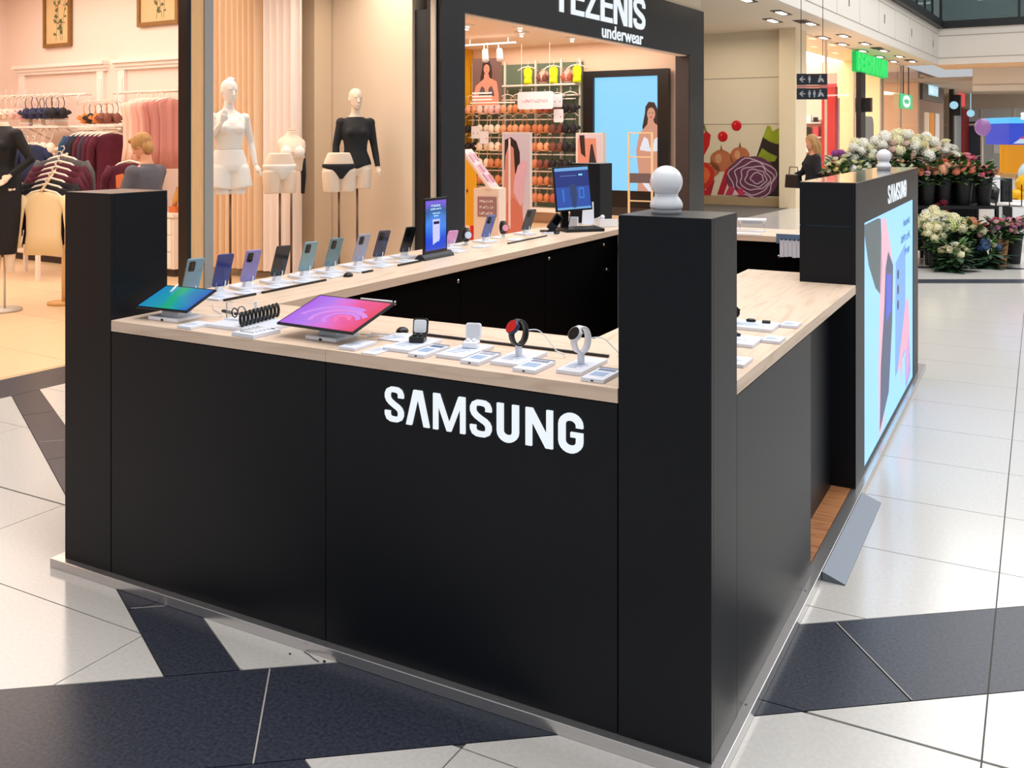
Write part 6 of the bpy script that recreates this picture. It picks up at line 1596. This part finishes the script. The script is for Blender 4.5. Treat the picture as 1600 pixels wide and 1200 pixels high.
fused('coat', mb, CL['black'], t, .013, 4)
mb = MB()
for s in (-1, 1): mb.tube([(s * .082, .008, .70), (s * .082, 0, .5), (s * .08, .008, .12)], [.09, .075, .06], 12)
fused('trousers', mb, CL['black'], t, .013, 3)
for s in (-1, 1): MB().ball((s * .08, -.04, .115), (.045, .12, .035), 12, 8).build('shoe', BLK, t, True)
mb = MB().ball((0, .024, 1.672), (.090, .108, .096), 18, 12)
for s in (-1, 1): mb.tube([(s * .06, .0, 1.68), (s * .078, .0, 1.58), (s * .07, .01, 1.46), (s * .06, .0, 1.38)], [.04, .045, .042, .02], 10)
mb.tube([(0, .08, 1.66), (0, .10, 1.55), (0, .10, 1.40)], [.06, .075, .04], 12)
fused('hair', mb.xf(M), HAIR, t, .010, 3)
b = thing('handbag', 'black shoulder bag held by the person in the black coat', 'bag', (-2.80, 13.62, .80), R(-30))
MB().prism([(-.15, 0), (.15, 0), (.13, .22), (-.13, .22)], -.05, .05, 'xz').build('body', BLK, b, bevel=.01)
MB().tube([(-.10, 0, .21), (-.08, 0, .34), (.08, 0, .34), (.10, 0, .21)], .008, 6).build('handle', BLK, b, True)

# ------------------------------------------------------------------ flower stall: frame x = right across the view, y = away
FR = R(28.7)
FO = Vector((-.62, 11.25, 0))
def FP(x, y, z=0): return (FO.x + x * math.cos(FR) - y * math.sin(FR), FO.y + x * math.sin(FR) + y * math.cos(FR), z)
st = thing('flower_stand', 'black two-tier flower stand holding the buckets', 'stand', FP(0, 0), FR)
BS = mat('black_stand_paint', (18, 19, 22), .5)
MB().box(-1.28, .92, -.16, .42, .70, .74).build('upper_shelf', BS, st)
for x in (-1.26, -.55, .16, .90): MB().box(x - .02, x + .02, .38, .42, 0, 1.0).build('rear_post', BS, st); MB().box(x - .02, x + .02, -.16, -.12, 0, .699).build('front_post', BS, st)
MB().box(-1.24, .88, .385, .40, .741, 1.10).build('back_board', BS, st); MB().box(-1.24, .88, .385, .40, .10, .699).build('lower_back_board', BS, st)
MB().box(-1.28, .92, .40, .42, 1.10, 1.13).build('top_rail', BS, st)

def rose_mesh():
    mb = MB()
    for lay, (n, r, h, tlt) in enumerate(((6, 1.0, .55, .55), (5, .78, .75, .32), (4, .52, .86, .15), (3, .28, .92, .05))):
        for k in range(n):
            a = 2 * PI * k / n + lay * .5; sp = PI / n * 1.35; vs = []
            for i, (rr_, zz_) in enumerate(((.15, -.5), (r * .75, -.2), (r, h * .5), (r * (1 + tlt * .35), h))):
                for j in (-1, 0, 1):
                    aa = a + j * sp * (.8 if i in (0, 3) else 1); q = rr_ * (1 if j == 0 else .93)
                    vs.append((q * math.cos(aa), q * math.sin(aa), zz_ - (0 if j == 0 else .06)))
            fs = []
            for i in range(3):
                for j in range(2): fs.append((i * 3 + j, i * 3 + j + 1, i * 3 + j + 4, i * 3 + j + 3))
            mb.add(vs, fs)
    mb.ball((0, 0, .1), (.5, .5, .6), 8, 5)
    return mb
def cluster_mesh(seed=1, n=46):
    r_ = random.Random(seed); mb = MB().ball((0, 0, 0), (.72, .72, .66), 12, 8)
    for k in range(n):
        z = 1 - 2 * (k + .5) / n
        if z < -.6: continue
        a = k * 2.39996; q = math.sqrt(1 - z * z); R0 = r_.uniform(.82, .98); c = Vector((q * math.cos(a), q * math.sin(a), z * .9)) * R0
        s = r_.uniform(.20, .28); M = c.to_track_quat('Z', 'Y').to_matrix().to_4x4(); M.translation = c
        vs = []; m = 5
        for i in range(m): vs += [(s * math.cos(2 * PI * i / m), s * math.sin(2 * PI * i / m), .03), (s * .55 * math.cos(2 * PI * (i + .5) / m), s * .55 * math.sin(2 * PI * (i + .5) / m), -.03)]
        vs = [M @ Vector(v) for v in vs] + [M @ Vector((0, 0, .06))]
        mb.add(vs, [(i, (i + 1) % (2 * m), 2 * m) for i in range(2 * m)])
    return mb
def leaf_mesh(seed, n, R0, L, up=.3):
    r_ = random.Random(seed); mb = MB()
    for k in range(n):
        a = r_.uniform(0, 2 * PI); e = r_.uniform(-.5, 1.0); b = Vector((math.cos(a) * R0 * r_.uniform(.3, 1), math.sin(a) * R0 * r_.uniform(.3, 1), r_.uniform(-.10, .12)))
        d = Vector((math.cos(a), math.sin(a), e * .8 + up)).normalized(); s = d.cross(Vector((0, 0, 1))).normalized(); l = L * r_.uniform(.6, 1.2); w = l * .2
        up_ = s.cross(d)
        mb.add([b, b + d * l * .35 + s * w, b + d * l * .7 + s * w * .7 - up_ * l * .05, b + d * l - up_ * l * .18, b + d * l * .7 - s * w * .7 - up_ * l * .05, b + d * l * .35 - s * w, b + d * l * .5 + up_ * l * .03],
               [(0, 1, 6), (1, 2, 6), (2, 3, 6), (3, 4, 6), (4, 5, 6), (5, 0, 6)])
    return mb
FC = {'white': (250, 248, 236), 'ivory': (246, 240, 200), 'lime': (212, 222, 150), 'yellow': (244, 214, 130), 'peach': (246, 186, 150), 'coral': (238, 138, 110), 'pink': (244, 170, 180), 'rose': (226, 96, 120), 'violet': (160, 84, 160), 'blush': (248, 216, 200), 'red': (140, 40, 60), 'blue': (92, 120, 176), 'magenta': (222, 130, 190)}
FM = {k: mat('petals_' + k, v, .7, noise=.12, scale=40) for k, v in FC.items()}
ROSE = {k: rose_mesh().mesh('rose_' + k, m, False) for k, m in FM.items()}
CLU = {k: cluster_mesh(3).mesh('cluster_' + k, m, False) for k, m in FM.items()}
LEAFM = mat('leaf_green', (84, 120, 62), .5, noise=.4, scale=20); LEAFD = mat('leaf_dark_green', (40, 72, 46), .5, noise=.3, scale=20)
LV = [leaf_mesh(k, 46, .10, .16).mesh('foliage_%s' % 'abc'[k], LEAFM if k != 1 else LEAFD) for k in range(3)]
LVB = leaf_mesh(9, 70, .09, .26, -.1).mesh('foliage_low', LEAFD)
BUCK = MB().rings([(0, 0, z, r, r) for z, r in ((0, .075), (.005, .078), (.30, .105), (.335, .110), (.345, .113), (.345, .104), (.30, .099))], 20)
BKM = BUCK.mesh('bucket', BS, True); TERR = mat('terracotta_pot', (176, 124, 82), .7)
TPM = BUCK.mesh('pot', TERR, True)
frnd = random.Random(21)
def bouquet(x, y, z, label, kinds, n, spread, hgt, r=.045, pot='bucket', scale_pot=1.0, group='flower buckets of the stall', low=False, flat_=.55, leafs=1.0):
    t = thing('flower_bucket', label, 'flowers', FP(x, y, z), FR + frnd.uniform(0, .6), group)
    inst('bucket', BKM if pot == 'bucket' else TPM, t, s=scale_pot)
    top = .33 * scale_pot
    inst('foliage', LV[frnd.randrange(3)], t, (0, 0, top + hgt * .35), (0, 0, frnd.uniform(0, 6)), (leafs * spread / .15, leafs * spread / .15, leafs * 1.1))['kind'] = 'stuff'
    inst('foliage', LV[1], t, (0, 0, top + hgt * .1), (0, 0, frnd.uniform(0, 6)), (leafs * spread / .16, leafs * spread / .16, leafs))['kind'] = 'stuff'
    if low: inst('foliage', LVB, t, (0, 0, top * .6), (0, 0, 0), (1, 1, .8))['kind'] = 'stuff'
    sm = MB()
    for k in range(n):
        a = k * 2.39996; q = math.sqrt((k + .5) / n); px_, py_ = spread * q * math.cos(a), spread * q * math.sin(a)
        pz = top + hgt * (1 - flat_ * q * q) + frnd.uniform(-.025, .025)
        c, kind = kinds[frnd.randrange(len(kinds))]
        rr_ = r * frnd.uniform(.8, 1.2) * (1.45 if kind == 'c' else 1)
        me = (CLU if kind == 'c' else ROSE)[c]
        inst('blossom', me, t, (px_, py_, pz), (-py_ * 3.2 / max(spread, .1) * .28, px_ * 3.2 / max(spread, .1) * .28, frnd.uniform(0, 6)), rr_)
        sm.tube([(px_ * .25, py_ * .25, top * .7), (px_, py_, pz - rr_ * .4)], .003, 4)
    sm.build('stems', LEAFM, t)
U = .741
up = [(-1.12, .02, [('yellow', 'r'), ('ivory', 'r'), ('lime', 'r')], 16, .17, .20, .038, 'yellow and cream roses in the leftmost upper bucket'),
      (-1.00, .26, [('violet', 'c'), ('ivory', 'r'), ('white', 'r')], 13, .17, .34, .042, 'violet blooms behind the yellow roses'),
      (-.80, .06, [('ivory', 'r'), ('lime', 'r'), ('white', 'c')], 16, .17, .24, .04, 'cream and lime blooms right of the yellow roses'),
      (-.70, .30, [('white', 'c'), ('ivory', 'c')], 15, .20, .50, .05, 'tall white clusters in the rear, left'),
      (-.50, .02, [('blush', 'r'), ('ivory', 'c')], 14, .16, .18, .042, 'blush blooms behind the white ball ornament'),
      (-.42, .28, [('white', 'c'), ('blush', 'r'), ('white', 'c')], 18, .22, .58, .055, 'tall white clusters in the rear, middle left'),
      (-.20, .04, [('ivory', 'c'), ('yellow', 'r'), ('ivory', 'r')], 16, .17, .16, .04, 'ivory and pale yellow blooms in the upper middle'),
      (-.14, .30, [('white', 'c'), ('ivory', 'c'), ('blush', 'r')], 18, .23, .62, .055, 'tall white clusters in the rear, middle'),
      (.06, .0, [('pink', 'r'), ('coral', 'r'), ('peach', 'r')], 13, .14, .14, .05, 'pink and coral roses low in the upper middle'),
      (.14, .30, [('white', 'c'), ('ivory', 'r')], 18, .22, .58, .055, 'tall white clusters in the rear, middle right'),
      (.30, .06, [('coral', 'r'), ('peach', 'c'), ('lime', 'r')], 15, .16, .22, .046, 'coral roses in the upper right middle'),
      (.42, .32, [('white', 'r'), ('blush', 'c'), ('ivory', 'r')], 16, .20, .48, .05, 'white and blush blooms in the rear right'),
      (.54, .02, [('coral', 'r'), ('peach', 'r')], 14, .16, .18, .05, 'orange coral roses in the upper right'),
      (.68, .28, [('peach', 'r'), ('rose', 'r'), ('pink', 'r'), ('lime', 'r')], 14, .17, .32, .042, 'peach and rose blooms at the right rear'),
      (.80, .0, [('rose', 'r'), ('pink', 'r'), ('peach', 'r')], 15, .16, .16, .045, 'deep rose blooms at the right end of the upper shelf')]
for x, y, kinds, n, sp_, h_, r_, lab in up: bouquet(x, y, U, lab, kinds, n, sp_, h_, r_)
lo = [(-.02, -.32, 0, [('white', 'c'), ('ivory', 'c')], 11, .17, .36, .058, 'large white hydrangea heads low beside the screen tower', 'bucket', 1.0, False),
      (.22, -.30, 0, [('ivory', 'c'), ('lime', 'c'), ('ivory', 'c')], 12, .19, .30, .056, 'pale green hydrangea heads in the lower middle', 'bucket', .95, False),
      (.46, -.34, 0, [('ivory', 'c'), ('peach', 'r'), ('ivory', 'r')], 12, .17, .28, .05, 'ivory blooms arching over the dark gap', 'bucket', .9, False),
      (.24, -.02, 0, [('red', 'c')], 8, .12, .50, .035, 'small dark red blooms in the shadow under the shelf', 'bucket', .9, False),
      (.02, -.86, 0, [('white', 'r'), ('lime', 'r'), ('ivory', 'r')], 16, .17, .16, .042, 'white and lime roses with trailing leaves beside the tower foot', 'bucket', .45, True),
      (-.12, -.60, 0, [('ivory', 'c'), ('lime', 'r')], 9, .13, .34, .045, 'cream blooms just behind the tower edge', 'bucket', .6, False),
      (.62, -.52, 0, [('blue', 'c'), ('ivory', 'r'), ('blue', 'c')], 7, .10, .16, .045, 'blue blooms with dark leaves on the floor', 'bucket', .45, True),
      (.60, -.30, 0, [('pink', 'r'), ('white', 'r'), ('rose', 'r'), ('peach', 'r')], 14, .17, .26, .036, 'pink and white blooms in the lower right', 'bucket', .8, False),
      (.86, -.30, 0, [('pink', 'r'), ('rose', 'r'), ('blush', 'r'), ('magenta', 'r')], 20, .19, .26, .036, 'pink tulips in the terracotta pot', 'pot', .95, False),
      (1.10, -.16, 0, [('magenta', 'r'), ('pink', 'c')], 14, .17, .20, .04, 'magenta blooms in the black bucket at the right picture edge', 'bucket', 1.1, False)]
for x, y, z, kinds, n, sp_, h_, r_, lab, pot, ps, low in lo: bouquet(x, y, z + .001, lab, kinds, n, sp_, h_, r_, pot, ps, low=low)
t = thing('kraft_wrap', 'kraft paper wrapped bouquets behind the white ball of the tower', 'wrapping', FP(-.48, -.14, U), FR)
for k, x in enumerate((-.12, .02, .20)): MB().rings([(x, 0, 0, .04, .04), (x, 0, .25, .075, .06), (x + .01, -.02, .42, .10, .07)], 9, lambda q, a: .12 * math.sin(3 * a + q)).build('paper_cone', mat('kraft_paper', (222, 178, 134), .7), t)
t = thing('cafe_lamp', 'black tilted lamp with a clear tray frame right of the stand', 'lamp', FP(1.02, .12, 0), FR)
MB().tube([(0, 0, 0), (0, 0, .96)], .012, 8).build('pole', mat('brown_pole', (96, 76, 56), .5), t)
MB().tube([(.0, 0, .95), (-.10, -.05, .82)], [.05, .10], 16).build('shade', BLKM, t, True)
MB().cyl(0, 0, 0, .015, .12, 20).build('base', BLKM, t)
for a, b in (((.08, 0, .72), (.34, 0, .72)), ((.34, 0, .72), (.34, 0, 1.0)), ((.18, 0, .72), (.18, 0, 1.0))): MB().tube([a, b], .008, 6).build('frame_bar', BLKM, t)
MB().tube([(0, 0, .72), (.08, 0, .72)], .008, 6).build('frame_bar', BLKM, t)

# ------------------------------------------------------------------ bright play booth at the right edge
PO = (.62, 15.9, 0)
t = thing('play_booth', 'colourful play booth with blue roof and orange sides behind the flowers', 'booth', PO, FR)
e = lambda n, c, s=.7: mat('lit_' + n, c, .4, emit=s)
MB().box(-.30, 1.6, 0, 1.0, 0, .95).build('counter', mat('booth_white', (236, 236, 238), .4), t)
MB().box(-.34, 1.64, -.05, 1.0, .95, 1.02).build('counter_top', mat('booth_oak', (206, 160, 100), .5), t)
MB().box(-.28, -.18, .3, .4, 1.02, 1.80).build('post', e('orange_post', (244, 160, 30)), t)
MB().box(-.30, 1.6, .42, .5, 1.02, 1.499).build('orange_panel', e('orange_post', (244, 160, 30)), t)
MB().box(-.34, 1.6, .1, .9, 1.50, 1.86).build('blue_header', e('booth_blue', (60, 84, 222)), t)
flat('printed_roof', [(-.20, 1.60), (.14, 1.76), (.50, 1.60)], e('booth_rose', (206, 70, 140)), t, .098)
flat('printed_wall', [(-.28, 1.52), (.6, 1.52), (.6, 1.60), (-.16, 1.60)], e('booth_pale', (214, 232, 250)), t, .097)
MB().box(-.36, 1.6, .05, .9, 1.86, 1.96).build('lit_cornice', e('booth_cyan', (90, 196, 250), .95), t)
for k in range(4):
    x = -.12 + k * .30
    for q in range(5): MB().ball((x + .05 * math.cos(q * 1.257), .02, 1.98 + .05 * math.sin(q * 1.257)), (.035, .02, .035), 8, 6).build('flower_petal', e('booth_petal', (244, 250, 255), .9) if k != 3 else e('booth_yellow', (250, 226, 60), .9), t, True)
    MB().ball((x, .0, 1.98), (.03, .02, .03), 8, 6).build('flower_centre', e('booth_yellow', (250, 226, 60)), t, True)
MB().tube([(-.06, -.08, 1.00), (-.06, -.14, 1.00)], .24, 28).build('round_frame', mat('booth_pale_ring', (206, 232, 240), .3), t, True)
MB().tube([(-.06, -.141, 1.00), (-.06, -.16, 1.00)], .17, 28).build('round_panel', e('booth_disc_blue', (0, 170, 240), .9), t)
MB().prism([(-.12, .45), (.0, .45), (-.02, .8), (-.10, .8)], -.16, -.10, 'xz').build('stem', mat('booth_pale_ring', (206, 232, 240)), t)
t = thing('ride_toy', 'rounded yellow ride seat in front of the play booth', 'toy', (PO[0] - .22, PO[1] - .65, .0), FR)
MB().box(-.18, .9, -.2, .2, 0, .62).build('base', mat('booth_white', (236, 236, 238)), t, bevel=.02)
MB().ball((.28, 0, .86), (.30, .22, .20), 20, 12).build('seat', mat('booth_yellow_plastic', (244, 184, 10), .3), t, True)
MB().ball((.0, -.02, .70), (.14, .12, .09), 14, 8).build('foot', mat('booth_yellow_plastic', (244, 184, 10)), t, True)
MB().box(-.05, .62, -.16, -.10, .62, .67).build('step', mat('booth_yellow_plastic', (244, 184, 10)), t)
for k, (x, y, s, c, lab) in enumerate(((-.86, .46, .13, (216, 150, 230), 'violet balloon-like globe behind the pink flowers'),)):
    t = thing('globe', lab, 'decoration', (PO[0] + x * math.cos(FR), PO[1] + x * math.sin(FR) + y, 0), FR)
    MB().ball((0, 0, 1.80), (s, s, s * 1.15), 20, 12).build('globe', mat('globe_%d' % k, c, .3, emit=.35), t, True)
    MB().tube([(0, 0, .012), (0, 0, 1.68)], .012, 8).build('pole', mat('pale_metal_post', (206, 196, 184)), t)
    MB().cyl(0, 0, 0, .012, .16, 20).build('base', mat('pale_metal_post', (206, 196, 184)), t)
for k, (px_, py_, h) in enumerate(((.14, 13.8, .80), (.30, 13.9, .76))):
    t = thing('white_cabinet', 'white appliance cabinet between flowers and play booth, %s one' % ['left', 'right'][k], 'cabinet', (px_, py_, 0), FR)
    MB().box(-.075, .075, 0, .3, 0, h + .25).build('body', mat('booth_white', (236, 236, 238)) if k == 0 else BLKM, t, bevel=.01)
    MB().box(-.02, .02, -.006, -.001, h, h + .06).build('switch', BLK, t)
t = thing('cafe_table', 'low white table edge visible right of the flower stand', 'table', (1.0, 13.6, 0), FR)
MB().box(-.7, .8, -.3, .5, .62, .66).build('top', mat('booth_white', (236, 236, 238)), t, bevel=.005)
for x in (-.65, .75):
    for y in (-.26, .46): MB().box(x - .02, x + .02, y - .02, y + .02, 0, .619).build('leg', mat('booth_white', (236, 236, 238)), t)
